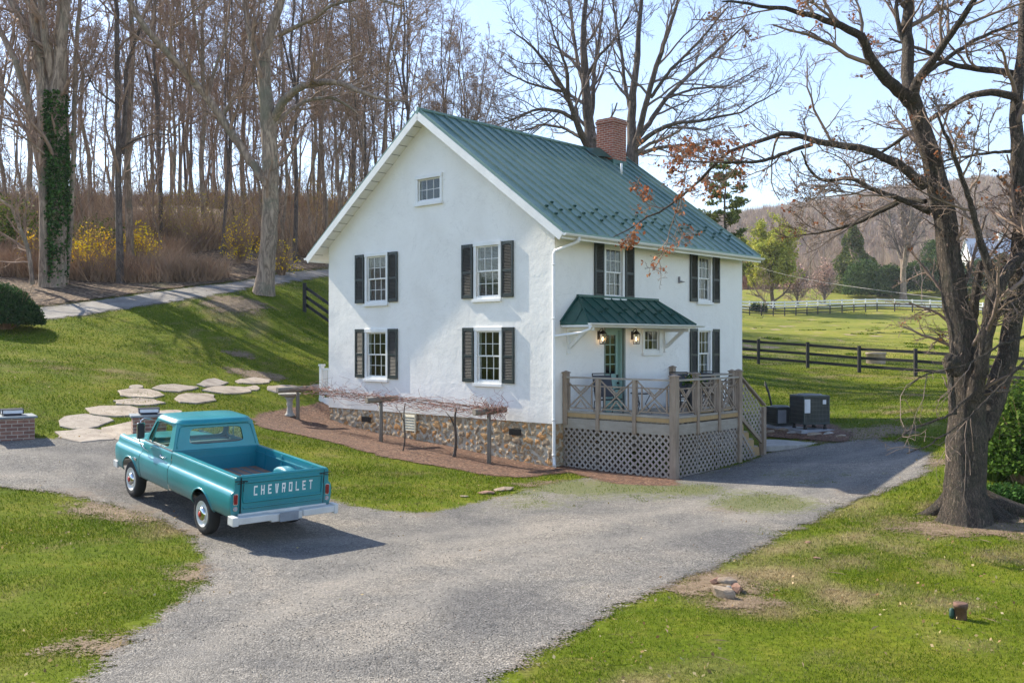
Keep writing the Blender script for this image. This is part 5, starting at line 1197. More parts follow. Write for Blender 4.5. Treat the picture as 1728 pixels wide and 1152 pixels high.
HW = [
 [(1650,655,6,Yh-.5),(1600,702,4.5,Yh-1),(1540,722,3.5,Yh-1.5),(1510,745,2,Yh-2)],
 [(1728,568,6,Yh-.5),(1690,580,5,Yh-.8),(1640,612,4,Yh-1.2),(1560,632,3,Yh-1.6),(1528,655,2,Yh-2)],
 [(1728,610,6,Yh-.8),(1680,660,5,Yh-1.1),(1640,700,4,Yh-1.4),(1570,750,3,Yh-1.8),(1530,765,2,Yh-2)],
 [(1608,700,16,Yh-.35),(1604,640,12,Yh-.30),(1608,605,8,Yh-.2)],
]
sub = [(9, .22, .98, (25, 60), (.8, 2.3), (.5, .045, .012), 8, .17, .05, 5), (7, .15, .98, (25, 60), (.3, .65), (.55, .03, .0075), 6, .20, .04, 3), (6, .1, .98, (25, 62), (.3, .7), (.6, .02, .005), 5, .22, .03, 3), (3, .1, .95, (25, 60), (.3, .6), (.6, .02, .004), 3, .2, .02, 3)]
tipsP, _ = traced(hero, HL, M_BARKH, M_TWIGH, r8, sub)
traced(hero, HW, M_BARKH, M_TWIGH, r8, [(4, .35, .98, (20, 45), (.3, .8), (.5, .02, .007), 6, .16, .03, 4), (4, .15, .98, (25, 60), (.25, .5), (.55, .012, .005), 5, .18, .03, 3)])
# root flare
b = MB(); o_ = hero.location
for a_, ln, w in ((-12, 1.7, .16), (-55, .75, .15), (-100, .6, .14), (-150, .7, .16), (170, .7, .15), (100, .7, .14), (40, .8, .14), (-32, .9, .12)):
    d = Vector((math.cos(R(a_)), math.sin(R(a_)), 0)); pts = []; rad = []
    for j in range(7): q = j/6; p = d*(.22+ln*q); zz = tz1(o_.x+p.x, o_.y+p.y)-o_.z; pts.append(Vector((p.x, p.y, zz+.34*(1-q)**2.4-.03-.04*q))); rad.append(w*(1.15-.8*q))
    b.tube(pts, rad, 10)
b.obj('root', M_BARKH, hero)
b = MB(); kn = PT(1606, 612, Yh-.3)-o_
for j, (dx, dz, rr_) in enumerate(((0, 0, .15), (-.06, .06, .10), (.05, -.12, .12), (-.05, -.05, .11))): 
    c_ = kn+Vector((dx, -.05, dz)); b.lathe([(.01, -rr_), (rr_*.7, -rr_*.7), (rr_, 0), (rr_*.7, rr_*.7), (.01, rr_)], 10, Matrix.Translation(c_))
b.obj('burl', M_BARKH, hero)
# persistent oak leaves
M_DEAD = leafmat('dry_oak_leaf', [(0, (.17,.065,.03)), (.5, (.32,.13,.065)), (1, (.48,.25,.14))])
TP = tipsP.reshape(-1, 3)+np.array(o_); pxs = 864+F*TP[:, 0]/TP[:, 1]; pys = 576-F*(TP[:, 2]-CH)/TP[:, 1]
m1 = (pxs < 1260) & (pys > 235) & (pys < 470); m2 = (pys < 60) & (pxs > 1300) & (pxs < 1560)
rl_ = np.random.default_rng(6); s1 = TP[m1]; s2 = TP[m2]
L1 = s1[rl_.integers(0, len(s1), 340)] if len(s1) else TP[:10]; L2 = s2[rl_.integers(0, len(s2), 60)] if len(s2) else TP[:10]
cl = np.concatenate([L1, L2, TP[rl_.integers(0, len(TP), 260)]]); cl = np.repeat(cl, 3, 0)+rl_.normal(0, .035, (len(cl)*3, 3))
leaves('leaf', cl-np.array(o_), 0, .055, M_DEAD, hero, 5, 1.3)
M_BUD = leafmat('bud', [(0, (.30,.19,.10)), (1, (.42,.33,.16))]); bd = TP[rl_.integers(0, len(TP), 5000)]; leaves('bud', bd-np.array(o_), 0, .018, M_BUD, hero, 9, 1.5)

# big arching tree left of the house
Yb = 42.3
t2 = empty('bare_tree', G(446, 490), 0, 'huge bare tree with thick trunk and arching limbs where lawn meets lane', 'tree')
TL = [[(445,500,50,Yb),(447,480,41,Yb),(449,450,36,Yb),(455,400,34,Yb),(457,330,33,Yb),(455,260,33,Yb),(452,210,34,Yb),(447,150,28,Yb),(444,110,27,Yb),(450,70,21,Yb),(462,35,19,Yb),(478,-5,17,Yb),(490,-80,12,Yb),(500,-160,6,Yb)],
 [(443,115,18,Yb),(430,85,15,Yb+.3),(420,50,14,Yb+.5),(413,0,12,Yb+.8),(405,-80,8,Yb+1)],
 [(462,200,20,Yb),(478,170,17,Yb-.5),(507,146,15,Yb-1),(540,139,14,Yb-1.6),(575,139,12,Yb-2.2),(610,155,10,Yb-2.8),(645,168,6,Yb-3.2),(690,172,3,Yb-3.6)],
 [(462,212,13,Yb),(486,188,9,Yb+.5),(520,168,8,Yb+1),(560,164,7,Yb+1.6),(590,180,5,Yb+2.2),(620,210,3,Yb+2.6)],
 [(447,305,19,Yb+.3),(425,275,18,Yb+.5),(390,225,17,Yb+.6),(352,168,17,Yb+.4),(318,128,16,Yb),(285,92,15,Yb-.4),(250,55,14,Yb-.8),(228,20,13,Yb-1),(212,-10,8,Yb-1.2),(190,-60,4,Yb-1.4)],
 [(470,60,11,Yb),(500,45,9,Yb-.5),(530,32,8,Yb-1),(560,8,7,Yb-1.5),(620,-5,5,Yb-2),(680,10,3,Yb-2.5)],
 [(375,195,8,Yb+.6),(395,165,7,Yb+.8),(425,140,5,Yb+1),(430,100,3,Yb+1)],
 [(350,165,8,Yb+.5),(362,120,7,Yb+.6),(380,70,6,Yb+.6),(388,10,4,Yb+.8),(395,-60,2,Yb+1)],
 [(285,92,6,Yb-.3),(290,50,5,Yb-.5),(320,25,4,Yb-.8),(350,0,3,Yb-1)]]
sub2 = [(11, .2, .98, (25, 60), (1.6, 4.2), (.5, .10, .02), 8, .15, .08, 5), (5, .15, .98, (25, 60), (.3, .6), (.55, .06, .013), 6, .18, .06, 3), (7, .1, .98, (25, 60), (.3, .65), (.6, .03, .010), 4, .2, .05, 3)]
traced(t2, TL, M_BARKG, M_TWIG, np.random.default_rng(21), sub2)
# ivy-covered multi-stem tree at the far left
Yi = 43.0
t3 = empty('bare_tree', G(96, 494), 0, 'massive multi-stemmed tree with an ivy sleeve at the left above the lane', 'tree')
TL = [[(97,505,50,Yi),(97,482,40,Yi),(98,440,34,Yi),(99,350,31,Yi),(98,250,31,Yi),(96,170,33,Yi),(100,110,27,Yi),(105,50,26,Yi),(112,-20,24,Yi),(118,-120,14,Yi)],
 [(76,495,26,Yi-.3),(74,440,20,Yi-.3),(74,340,18,Yi-.2),(70,250,18,Yi),(72,160,20,Yi),(66,90,22,Yi),(58,30,20,Yi),(48,-30,18,Yi),(40,-120,10,Yi)],
 [(84,170,22,Yi),(72,100,19,Yi+.4),(55,60,16,Yi+.6),(30,20,14,Yi+.8),(5,-20,12,Yi+1),(-30,-90,6,Yi+1)],
 [(70,300,15,Yi),(50,180,16,Yi+.3),(30,110,14,Yi+.5),(10,70,12,Yi+.6),(-15,20,10,Yi+.8)],
 [(90,150,14,Yi),(76,60,17,Yi-.4),(68,0,15,Yi-.5),(62,-90,8,Yi-.6)],
 [(108,490,14,Yi+.5),(118,400,11,Yi+.5),(124,250,10,Yi+.6),(128,100,9,Yi+.7),(136,-20,7,Yi+.8)],
 [(55,480,9,Yi-1),(48,420,9,Yi-1),(20,350,7,Yi-1.4),(-10,330,5,Yi-2)],
 [(75,260,5,Yi-.5),(50,240,4,Yi-1),(20,215,3,Yi-1.5),(-20,205,2,Yi-2)]]
traced(t3, TL, M_BARKG, M_TWIG, np.random.default_rng(22), sub2)
M_IVY = leafmat('ivy_leaf', [(0, (.02,.05,.015)), (.6, (.045,.11,.025)), (1, (.08,.17,.045))])
r = np.random.default_rng(9); n = 9000; py = 155+ (r.beta(1.3, 1.5, n))*330; th = r.uniform(0, 6.28, n); rad = (13.5+r.exponential(2.2, n)+1.5*np.sin(py/9+th*3))*Yi/F
C_ = np.stack([(96+2*np.sin(py/40)-864)/F*Yi+rad*np.cos(th)*1.0, Yi+rad*np.sin(th), CH+(576-py)/F*Yi], 1)-np.array(t3.location); leaves('ivy', C_, 0, .12, M_IVY, t3, 4, 1.2)
# straight dark tree
t4 = empty('bare_tree', G(203, 486), 0, 'straight dark trunked bare tree at the lane edge between the forsythia bushes', 'tree'); Yd = 44.5
traced(t4, [[(204,495,26,Yd),(203,470,17,Yd),(201,400,14.5,Yd),(200,300,13,Yd),(199,200,12,Yd),(198,120,11,Yd),(197,40,10,Yd),(196,-60,7,Yd)],
 [(206,260,11,Yd+.2),(212,180,9,Yd+.2),(213,110,8,Yd+.3),(228,70,7,Yd+.3),(245,20,6,Yd+.4),(262,-40,4,Yd+.5)],
 [(202,180,5,Yd),(180,165,4,Yd-.5),(160,150,3,Yd-.8),(140,110,2,Yd-1)], [(204,250,5,Yd),(230,235,4,Yd-.3),(262,225,3,Yd-.6),(300,230,2,Yd-1)]], M_BARKD, M_TWIG, np.random.default_rng(23), sub2)
# the two spreading trees behind the chimney
def spreading(px, Y, h, r0, seedv, label, first=.18, mt=None, mc=None, lim=.62, k=(11, 8, 6, 5), sp=42, forks=2, tw=.010, sc=1, grp=None):
    x = (px-864)/F*Y; p = gz(x, Y); T, C = bare_tree('t', h, r0, seedv, first=first, spread=sp, k=k, lim=lim, wob=.13, tw=tw, trop=.09, forks=forks)
    pr = Proto(T, C, mt or M_BARKD, mc or M_TWIGF); return pr.place('bare_tree', p, random.uniform(0, 6), sc, label, 'tree', grp)
sA = empty('bare_tree', gz((1005-864)/F*46, 46), 0, 'dark spreading bare tree directly left of the brick chimney', 'tree'); Ya = 46
traced(sA, [[(1008,480,48,Ya),(1007,380,40,Ya),(1003,290,34,Ya),(999,250,30,Ya),(994,215,22,Ya),(990,170,20,Ya),(987,120,17,Ya),(984,60,13,Ya),(988,0,9,Ya),(1000,-80,4,Ya)],
 [(1000,258,20,Ya),(985,235,15,Ya-.5),(974,210,13,Ya-1),(965,180,11,Ya-1.5),(945,140,9,Ya-2),(925,110,7,Ya-2.5),(895,75,5,Ya-3),(860,50,2,Ya-3.5)],
 [(994,215,12,Ya),(1000,180,10,Ya+.5),(1003,120,8,Ya+1),(1012,60,6,Ya+1.5),(1020,-20,3,Ya+2)],
 [(987,150,9,Ya),(975,110,8,Ya+.8),(968,60,6,Ya+1.2),(960,0,4,Ya+1.6)],
 [(975,205,9,Ya-1),(945,188,8,Ya-1.5),(910,183,6,Ya-2),(870,200,4,Ya-2.5),(835,213,2,Ya-3)],
 [(985,235,8,Ya),(950,215,6,Ya+1),(915,210,5,Ya+2),(880,222,3,Ya+3)],
 [(990,130,8,Ya),(1010,95,6,Ya-.8),(1035,70,5,Ya-1.5),(1060,30,3,Ya-2)],
 [(955,155,7,Ya-1.5),(925,150,5,Ya-2),(890,140,4,Ya-2.6),(850,120,2,Ya-3)],
 [(960,170,7,Ya-1.8),(958,120,6,Ya-2.4),(935,60,4,Ya-3),(920,0,2,Ya-3.5)]], M_BARKD, M_TWIGF, np.random.default_rng(31), sub2)
sB = empty('bare_tree', gz((1072-864)/F*43, 43), 0, 'wide spreading bare tree rising just right of the brick chimney', 'tree'); Yc = 43
traced(sB, [[(1066,480,44,Yc),(1064,380,36,Yc),(1066,300,30,Yc),(1066,260,26,Yc),(1066,225,20,Yc),(1066,170,16,Yc),(1075,110,13,Yc),(1078,50,10,Yc),(1085,-20,7,Yc),(1090,-100,3,Yc)],
 [(1067,262,18,Yc),(1078,225,14,Yc-.4),(1090,175,12,Yc-.8),(1105,120,11,Yc-1),(1125,60,9,Yc-1.4),(1145,0,6,Yc-1.8),(1160,-80,3,Yc-2)],
 [(1070,240,13,Yc),(1095,208,11,Yc+.6),(1125,165,9,Yc+1.2),(1160,130,8,Yc+1.8),(1205,90,6,Yc+2.4),(1260,40,3,Yc+3)],
 [(1070,250,12,Yc),(1100,225,10,Yc-.6),(1140,207,8,Yc-1.4),(1190,203,6,Yc-2.2),(1250,190,4,Yc-3),(1320,150,2,Yc-3.6)],
 [(1072,262,10,Yc),(1110,250,8,Yc+.8),(1150,245,6,Yc+1.6),(1200,250,3,Yc+2.4)],
 [(1068,200,10,Yc),(1055,150,8,Yc+.6),(1050,100,7,Yc+1),(1040,40,5,Yc+1.4),(1030,-20,3,Yc+1.8)],
 [(1098,165,8,Yc-.8),(1130,120,7,Yc-1.4),(1180,70,5,Yc-2),(1230,10,3,Yc-2.6)],
 [(1120,168,6,Yc+1),(1170,150,5,Yc+1.6),(1230,145,3,Yc+2.2),(1290,110,2,Yc+2.8)]], M_BARKD, M_TWIGF, np.random.default_rng(32), sub2)

# ------------------------------------------------------------------ undergrowth on the bank
M_BRUSH = simple('brush_twig', (.36,.235,.15), .95, var=.35, scale=.6)
def brush(name, Pxy, h, fan, mat, parent=None, seedv=0, w=.012, orig=None, zz=None):
    """many thin bent twigs rooted at points"""
    r = np.random.default_rng(seedv); n = len(Pxy); Z = tz(Pxy[:, 0], Pxy[:, 1])-.05 if zz is None else zz; b = np.stack([Pxy[:, 0], Pxy[:, 1], Z], 1)
    if orig is not None: b = b-np.array(orig)
    hh = h*r.uniform(.45, 1.2, n); a = r.uniform(0, 6.28, n); f = fan*r.uniform(.2, 1, n)*hh; d = np.stack([np.cos(a)*f, np.sin(a)*f, hh], 1); a2 = r.uniform(0, 6.28, n)
    m_ = b+d*.55+np.stack([np.cos(a2)*.12*hh, np.sin(a2)*.12*hh, .06*hh], 1); t_ = b+d; s = np.stack([np.cos(a2), np.sin(a2), 0*a2], 1)*w*r.uniform(.6, 1.5, n)[:, None]
    V = np.stack([b-s, b+s, m_+s*.8, m_-s*.8, t_], 1).reshape(-1, 3); q = np.arange(n)*5
    return np_obj(name, V, np.concatenate([np.stack([q, q+1, q+2], 1), np.stack([q, q+2, q+3], 1), np.stack([q+3, q+2, q+4], 1)]), mat, parent)
r = np.random.default_rng(41); n = 120000; PX = r.uniform(-120, 700, n); YY = 43+42*r.uniform(0, 1, n)**1.5; X_ = (PX-864)/F*YY; PB = np.stack([X_, YY], 1)
m_ = (sdist(PB, fpn) > .6) & (sdist(PB, lane_p) < -.6); dn = fbm(PB, .45, 3); m_ &= (dn > -.35) & (YY > 44.5); PB = PB[m_]
PT_ = PB[(PB[:, 1] > 50) & (fbm(PB, .5, 77) > .35)]; PT_ = PT_[np.random.default_rng(1).integers(0, len(PT_), 4200)]
tag(brush('thicket', PT_, 3.2, .95, simple('thicket_twig', (.42,.29,.19), .95, var=.35, scale=.6), seedv=14, w=.018), 'tall bare thicket of whips filling the wood between the trunks', 'thicket', kind='stuff')
tag(brush('brushwood', PB, 1.25, 1.15, M_BRUSH, seedv=4, w=.014), 'tangled brown brushwood and briars covering the wooded bank', 'brushwood', kind='stuff')
M_OLIVE = leafmat('new_leaf_olive', [(0, (.26,.21,.06)), (.5, (.36,.31,.08)), (1, (.48,.40,.12))])
r = np.random.default_rng(42); PC = PB[(fbm(PB, .3, 8) > .55)]; PC = PC[r.integers(0, len(PC), 14000)]; C_ = np.stack([PC[:, 0], PC[:, 1], tz(PC[:, 0], PC[:, 1])+r.uniform(.3, 3.2, len(PC))], 1)+r.normal(0, .3, (len(PC), 3))
tag(leaves('new_leaves', C_, 0, .06, M_OLIVE, seedv=2), 'sparse olive spring leaves coming out on the bank undergrowth', 'undergrowth', kind='stuff')
# shrubs with colour
def shrub(name, px, py, w, h, n, size, mat, label, cat, dY=0, tw=True, core=None, group=None, seedv=0, Y=None, hollow=.4, stems=60):
    g_ = G(px, py) if Y is None else gz((px-864)/F*Y, Y); r_ = empty(name, g_, 0, label, cat, group); r = np.random.default_rng(seedv+int(px))
    u = nrmz(r.normal(size=(n, 3))); rad = r.uniform(hollow, 1, n)**.6; u[:, 2] = np.abs(u[:, 2])*1.0
    nl = 9; cc = nrmz(r.normal(size=(nl, 3))); bul = 1+.28*np.max(u@cc.T, axis=1)**3-.2
    C_ = u*(rad*bul)[:, None]*np.array([w/2, w/2, h*.85])+[0, 0, h*.12]; C_ += r.normal(0, size*.6, C_.shape); C_[:, 2] = np.abs(C_[:, 2])
    leaves('foliage', C_, 0, size, mat, r_, seedv+1)
    if tw:
        a = r.uniform(0, 6.28, stems); rr_ = w*.08*r.uniform(0, 1, stems); Pq = np.stack([rr_*np.cos(a), rr_*np.sin(a)], 1); brush('stem', Pq, h*.95, .55*w/h, core or M_BRUSH, r_, seedv+2, max(.012, w*.006), zz=np.zeros(stems))
    return r_
M_FORS = leafmat('forsythia_flower', [(0, (.62,.42,.02)), (.6, (.82,.60,.03)), (1, (.90,.72,.08))])
for k, (px, py, w, h, lab) in enumerate(((140,470,2.2,1.8,'yellow forsythia bush just right of the ivy tree'), (158,462,2.4,2.6,'taller yellow forsythia bush between the ivy tree and the dark trunk'), (232,455,2.4,2.4,'bright yellow forsythia bush right of the dark straight trunk'), (182,468,1.6,1.5,'small yellow forsythia against the dark straight trunk'), (52,460,1.4,2.2,'yellow forsythia at the left of the ivy tree'), (405,455,2.6,2.8,'pale yellow forsythia left of the huge arching tree'), (475,440,2.2,2.2,'sparse yellow forsythia right of the huge arching tree'))):
    Y_ = 46+k % 3; shrub('forsythia_bush', px, py, w, h, (900, 1100, 1300, 420, 300, 500, 300)[k], .075, M_FORS, lab, 'bush', group='forsythia bushes on the bank', seedv=50+k, Y=Y_+ (3 if k > 4 else 0), hollow=.1, stems=150)
M_SHG = leafmat('shrub_green', [(0, (.05,.09,.02)), (.5, (.10,.15,.03)), (1, (.17,.21,.05))])
shrub('green_bush', 12, 400, 4.5, 3.2, 2600, .12, M_SHG, 'yellow green bush just coming into leaf at the left edge of the wood', 'bush', Y=50, hollow=.1)
shrub('green_bush', 165, 400, 4.0, 2.2, 1500, .10, M_SHG, 'light green honeysuckle bush above the forsythia', 'bush', Y=51, hollow=.1)
M_BOX = leafmat('boxwood', [(0, (.015,.04,.015)), (.6, (.035,.08,.028)), (1, (.07,.13,.045))])
shrub('boxwood_bush', 8, 556, 2.9, 1.75, 26000, .055, M_BOX, 'large clipped dark green bush at the left edge of the lawn', 'bush', hollow=.35, tw=True)
shrub('holly_bush', 1722, 776, 2.0, 2.0, 9000, .06, M_LEAF, 'glossy green holly bush behind the big trunk at the right edge', 'bush', Y=18.6, hollow=.05)
shrub('ivy_patch', 1700, 800, 1.2, .35, 2500, .05, M_IVY, 'low dark ivy below the holly bush at the right edge', 'ivy', Y=17.4, hollow=.2, tw=False)
# dead leaves on the lawn
M_DL = leafmat('dead_leaf', [(0, (.20,.12,.06)), (.5, (.36,.27,.14)), (1, (.55,.46,.30))])
r = np.random.default_rng(44); n = 4200; v_ = r.uniform(0, 1, n); Y_ = 8*(55/8)**v_; X_ = r.uniform(-880, 880, n)/F*Y_; P_ = np.stack([X_, Y_], 1)
k_ = fbm(P_, 1.0, 12)+r.normal(0, .5, n) > .3; P_ = P_[k_]; q = to_h(P_); P_ = P_[~((q[:, 0] > -.1) & (q[:, 0] < 9.1) & (q[:, 1] > -3.3) & (q[:, 1] < 9.1))]; P_ = P_[(sdist(P_, drive) < .3) | (r.uniform(0, 1, len(P_)) < .12)]
C_ = np.stack([P_[:, 0], P_[:, 1], tz(P_[:, 0], P_[:, 1])+.045], 1); tag(leaves('dead_leaves', C_, 0, .030, M_DL, seedv=7, elong=1.4), 'scattered dry leaves on the lawn and gravel', 'leaves', kind='stuff')
blades('lawn_grass', LAWN_P, .026, .008, M_BLADE)
r = np.random.default_rng(91); n = 160000; Y_ = r.uniform(45, 175, n); P_ = np.stack([r.uniform(380, 900, n)/F*Y_, Y_], 1); P_ = P_[fbm(P_, .35, 61)+fbm(P_, 1.4, 62)*.8 > 1.7]; tg_ = blades('paddock_grass', P_, .05, .04, M_BLADE, 3); tg_['label'] = 'rougher tufted grass of the paddock beyond the black fence'

# loose gravel lying on the drive
r = np.random.default_rng(71); n = 38000; Y_ = 7.8*(24/7.8)**r.uniform(0, 1, n); P_ = np.stack([r.uniform(-900, 900, n)/F*Y_, Y_], 1); e_ = sdist(P_, drive); k_ = (e_ > -.10) & (r.uniform(0, 1, n) < .55+.4*fbm(P_, 1.2, 33)) & (moss(P_) < .55); P_ = P_[k_]; n = len(P_)
O6 = np.array([[1,0,0],[0,1,0],[-1,0,0],[0,-1,0],[0,0,1],[0,0,-1]], float); F8 = np.array([[0,1,4],[1,2,4],[2,3,4],[3,0,4],[1,0,5],[2,1,5],[3,2,5],[0,3,5]])
sc_ = (r.uniform(.004, .010, (n, 1, 3))*np.array([1, 1, .6]))*(1+.5*(r.uniform(0, 1, (n, 1, 1)) > .93)); a = r.uniform(0, 6.28, n); V = O6[None]*sc_*(1+r.uniform(-.25, .25, (n, 6, 1))); V = np.stack([V[..., 0]*np.cos(a)[:, None]-V[..., 1]*np.sin(a)[:, None], V[..., 0]*np.sin(a)[:, None]+V[..., 1]*np.cos(a)[:, None], V[..., 2]], -1)
V += np.stack([P_[:, 0], P_[:, 1], tz(P_[:, 0], P_[:, 1])+.024], 1)[:, None]; Fc = (F8[None]+np.arange(n)[:, None, None]*6).reshape(-1, 3)
m = N('loose_stone'); c = m.ramp(m.n('NewGeometry').outputs['Random Per Island'], [(0, (.12,.11,.095)), (.4, (.19,.177,.155)), (.75, (.27,.25,.22)), (.93, (.36,.34,.30)), (1, (.30,.19,.12))])
tag(np_obj('loose_gravel', V.reshape(-1, 3), Fc, m.set(c, .85)), 'loose grey stones scattered over the gravel drive', 'gravel', kind='stuff')

r = np.random.default_rng(81); n = 420; Y_ = r.uniform(9, 30, n); P_ = np.stack([r.normal(4.5, 3.2, n), Y_], 1); P_ = P_[sdist(P_, drive) < 0]; q = to_h(P_); P_ = P_[~((q[:, 0] > -.1) & (q[:, 0] < 9.1) & (q[:, 1] > -3.3) & (q[:, 1] < 9.1))]; n = len(P_)
a = r.uniform(0, 6.28, n); L_ = r.uniform(.06, .32, n); d_ = np.stack([np.cos(a), np.sin(a)], 1); o2 = np.stack([-np.sin(a), np.cos(a)], 1); w_ = r.uniform(.0012, .003, n)[:, None]
def z3(Q, dz): return np.column_stack([Q, tz(Q[:, 0], Q[:, 1])+dz])
V = np.stack([z3(P_-o2*w_, .03), z3(P_+o2*w_, .03), z3(P_+d_*L_[:, None]*.5+o2*(w_*.7+r.normal(0, .008, (n, 1))), .04), z3(P_+d_*L_[:, None], .035)], 1); tag(np_obj('twig_litter', V.reshape(-1, 3), np.arange(4*n).reshape(-1, 4), simple('fallen_twig', (.15,.10,.07), .9)), 'small fallen twigs scattered on the right lawn', 'twigs', kind='stuff')
# ================================================================== FENCES
M_FBLK = simple('black_creosote', (.012,.012,.013), .7, var=.3, scale=5, bump=.3); M_FWHT = simple('white_fence_paint', (.86,.86,.85), .6)
def fence(name, pts, rails, h, pw, mat, label, sp=2.45, rh=.13):
    pts = [Vector(p) for p in pts]; r_ = empty(name, pts[0], 0, label, 'fence'); o = pts[0]
    # resample
    out = [pts[0]]; d = 0
    for a, c in zip(pts, pts[1:]):
        L_ = (c-a).length; k = max(1, round(L_/sp)); out += [a.lerp(c, i/k) for i in range(1, k+1)]
    out = [Vector((p.x, p.y, tz1(p.x, p.y))) for p in out]; first = None
    for p in out:
        if first is None: b = MB(); b.box(-pw/2, pw/2, -pw/2, pw/2, -.3, h*1.06); first = b.obj('post', mat, r_); q = first
        else: q = first.copy(); COL.objects.link(q); q.parent = r_
        q.location = p-o
    for k, z in enumerate(rails):
        b = MB()
        for a, c in zip(out, out[1:]):
            n_ = Vector(((c-a).y, -(c-a).x, 0)).normalized()*(-(pw/2+.018)*1); b.bar(a-o+Vector((0, 0, z))-n_*-1, c-o+Vector((0, 0, z))-n_*-1, .03, rh)
        b.obj('rail', mat, r_)
    return r_
A = [PT(1190,0,0) for _ in ()]
def fp2(lst): return [Vector(((px-864)/F*Y, Y, 0)) for px, Y in lst]
fence('board_fence', fp2([(1100,50.5),(1196,48.6),(1280,47),(1363,45.5),(1450,44),(1545,42.2),(1640,40.4),(1740,38.6),(1850,36.6)]), (.28, .66, 1.06), 1.14, .13, M_FBLK, 'black three rail board fence between the lawn and the paddock', sp=9)
fence('board_fence', fp2([(1120,128),(1265,138),(1380,146),(1480,152),(1600,150),(1720,142),(1800,132)]), (.35, .75, 1.12), 1.2, .14, M_FBLK, 'distant black rail fence along the far side of the paddock', sp=2.6)
fence('board_fence', fp2([(1120,136),(1265,146),(1380,154),(1480,160),(1600,158),(1720,150),(1800,142)]), (.45, .9, 1.35), 1.45, .15, M_FWHT, 'distant white board fence behind the black one', sp=2.6, rh=.22)
fence('board_fence', [PT(514,0,41.5)*1, PT(560,0,40.2)*1, PT(620,0,38.6)], (.28, .62, 1.0), 1.15, .14, M_FBLK, 'short black board fence section next to the house wall at the top of the lawn', sp=1.5)
# ================================================================== FAR SIDE
M_WIL = leafmat('willow_leaf', [(0, (.24,.27,.04)), (.5, (.36,.39,.065)), (1, (.46,.48,.11))])
M_PINK = leafmat('pink_bud', [(0, (.40,.27,.25)), (1, (.55,.42,.38))]); M_EVG = leafmat('evergreen', [(0, (.03,.06,.02)), (.6, (.07,.12,.035)), (1, (.11,.17,.055))]); M_EVL = leafmat('cypress', [(0, (.07,.10,.03)), (.6, (.13,.165,.045)), (1, (.19,.22,.07))])
def leafy(px, Y, h, w, mat, label, n, size, name='tree', base=.15, seedv=0, twigs=M_BARKD, sp=58, cone=False, lo=.15):
    x = (px-864)/F*Y; p = gz(x, Y); T, C = bare_tree('t', h*.9, h*.028, 300+seedv, first=base, spread=sp, k=(16, 7, 4), levels=3, lim=w/h*.75, wob=.12, tw=.02, trop=.12, forks=2)
    pr = Proto(T, C, twigs, M_TWIGF); r_ = pr.place(name, p, 0, 1, label); V = np.vstack(C.V); V = V[V[:, 2] > h*lo]; r = np.random.default_rng(seedv); C_ = V[r.integers(0, len(V), n)]+r.normal(0, size*1.1, (n, 3)); leaves('foliage', C_, 0, size, mat, r_, seedv); return r_
leafy(1306, 152, 12.4, 14.5, M_WIL, 'rounded tree in fresh yellow green leaf right of the house', 42000, .22, 'willow_tree', .06, 1, lo=.32)
leafy(1347, 160, 6.2, 7, M_PINK, 'low tree with pinkish buds right of the yellow green tree', 3200, .2, 'budding_tree', .12, 2)
leafy(1392, 166, 7.6, 7.5, M_PINK, 'greyish pink budding shrub left of the dark hedge', 1800, .18, 'budding_tree', .06, 3)
def cone(px, Y, h, w, n, size, mat, label, name, seedv=0, top=.12):
    x = (px-864)/F*Y; p = gz(x, Y); r_ = empty(name, p, 0, label, 'tree'); r = np.random.default_rng(seedv); z = r.uniform(0, 1, n)**1.15; rad = (1-z*(1-top))*w/2*(.55+.45*np.sqrt(r.uniform(0, 1, n)))*(1+.22*np.sin(z*17+r.uniform(0, .6, n))); a = r.uniform(0, 6.28, n); rad *= 1+.15*np.sin(a*5+z*9)
    C_ = np.stack([rad*np.cos(a), rad*np.sin(a), z*h+.1], 1); leaves('foliage', C_, 0, size, mat, r_, seedv); b = MB(); b.tube([(0, 0, -.3), (0, 0, h*.8)], [w*.04, .03], 8); b.obj('trunk', M_BARK, r_); return r_
cone(1440, 192, 13.0, 10.4, 9000, .38, M_EVL, 'broad dull green evergreen tree behind the clipped hedges', 'evergreen_tree', 1)
def pine(px, Y, h, label, seedv, sp=.32, name='pine_tree'):
    x = (px-864)/F*Y; p = gz(x, Y); r_ = empty(name, p, 0, label, 'tree'); r = np.random.default_rng(seedv); z = np.linspace(0, h, 10); P0 = np.stack([.1*np.sin(z), .1*np.cos(z), z], 1)[None]; R0 = np.linspace(.26, .04, 10)[None]*h/16
    T = Mesh(); T.add(*tubes(P0, R0, 8)); P1, R1 = grow(r, P0, R0, 46, .3, .99, (70, 100), (h*.12, h*.22), (.4, .05, .02), 6, .08, .02); T.add(*tubes(P1, R1, 4)); P2, R2 = grow(r, P1, R1, 6, .3, .98, (30, 60), (.25, .4), (.5, .04, .015), 4, .1, .03); T.add(*tubes(P2, R2, 3)); T.obj('trunk', M_BARKD, r_)
    V = np.concatenate([P2.reshape(-1, 3), P1[:, 3:].reshape(-1, 3)]); C_ = V[r.integers(0, len(V), 5200)]+r.normal(0, .11, (5200, 3))*[1.4, 1.4, .7]; leaves('foliage', C_, 0, .16, M_EVL, r_, 1, 2.6); return r_
pine(1224, 88, 15.5, 'tall open pine tree seen past the right end of the roof', 5)
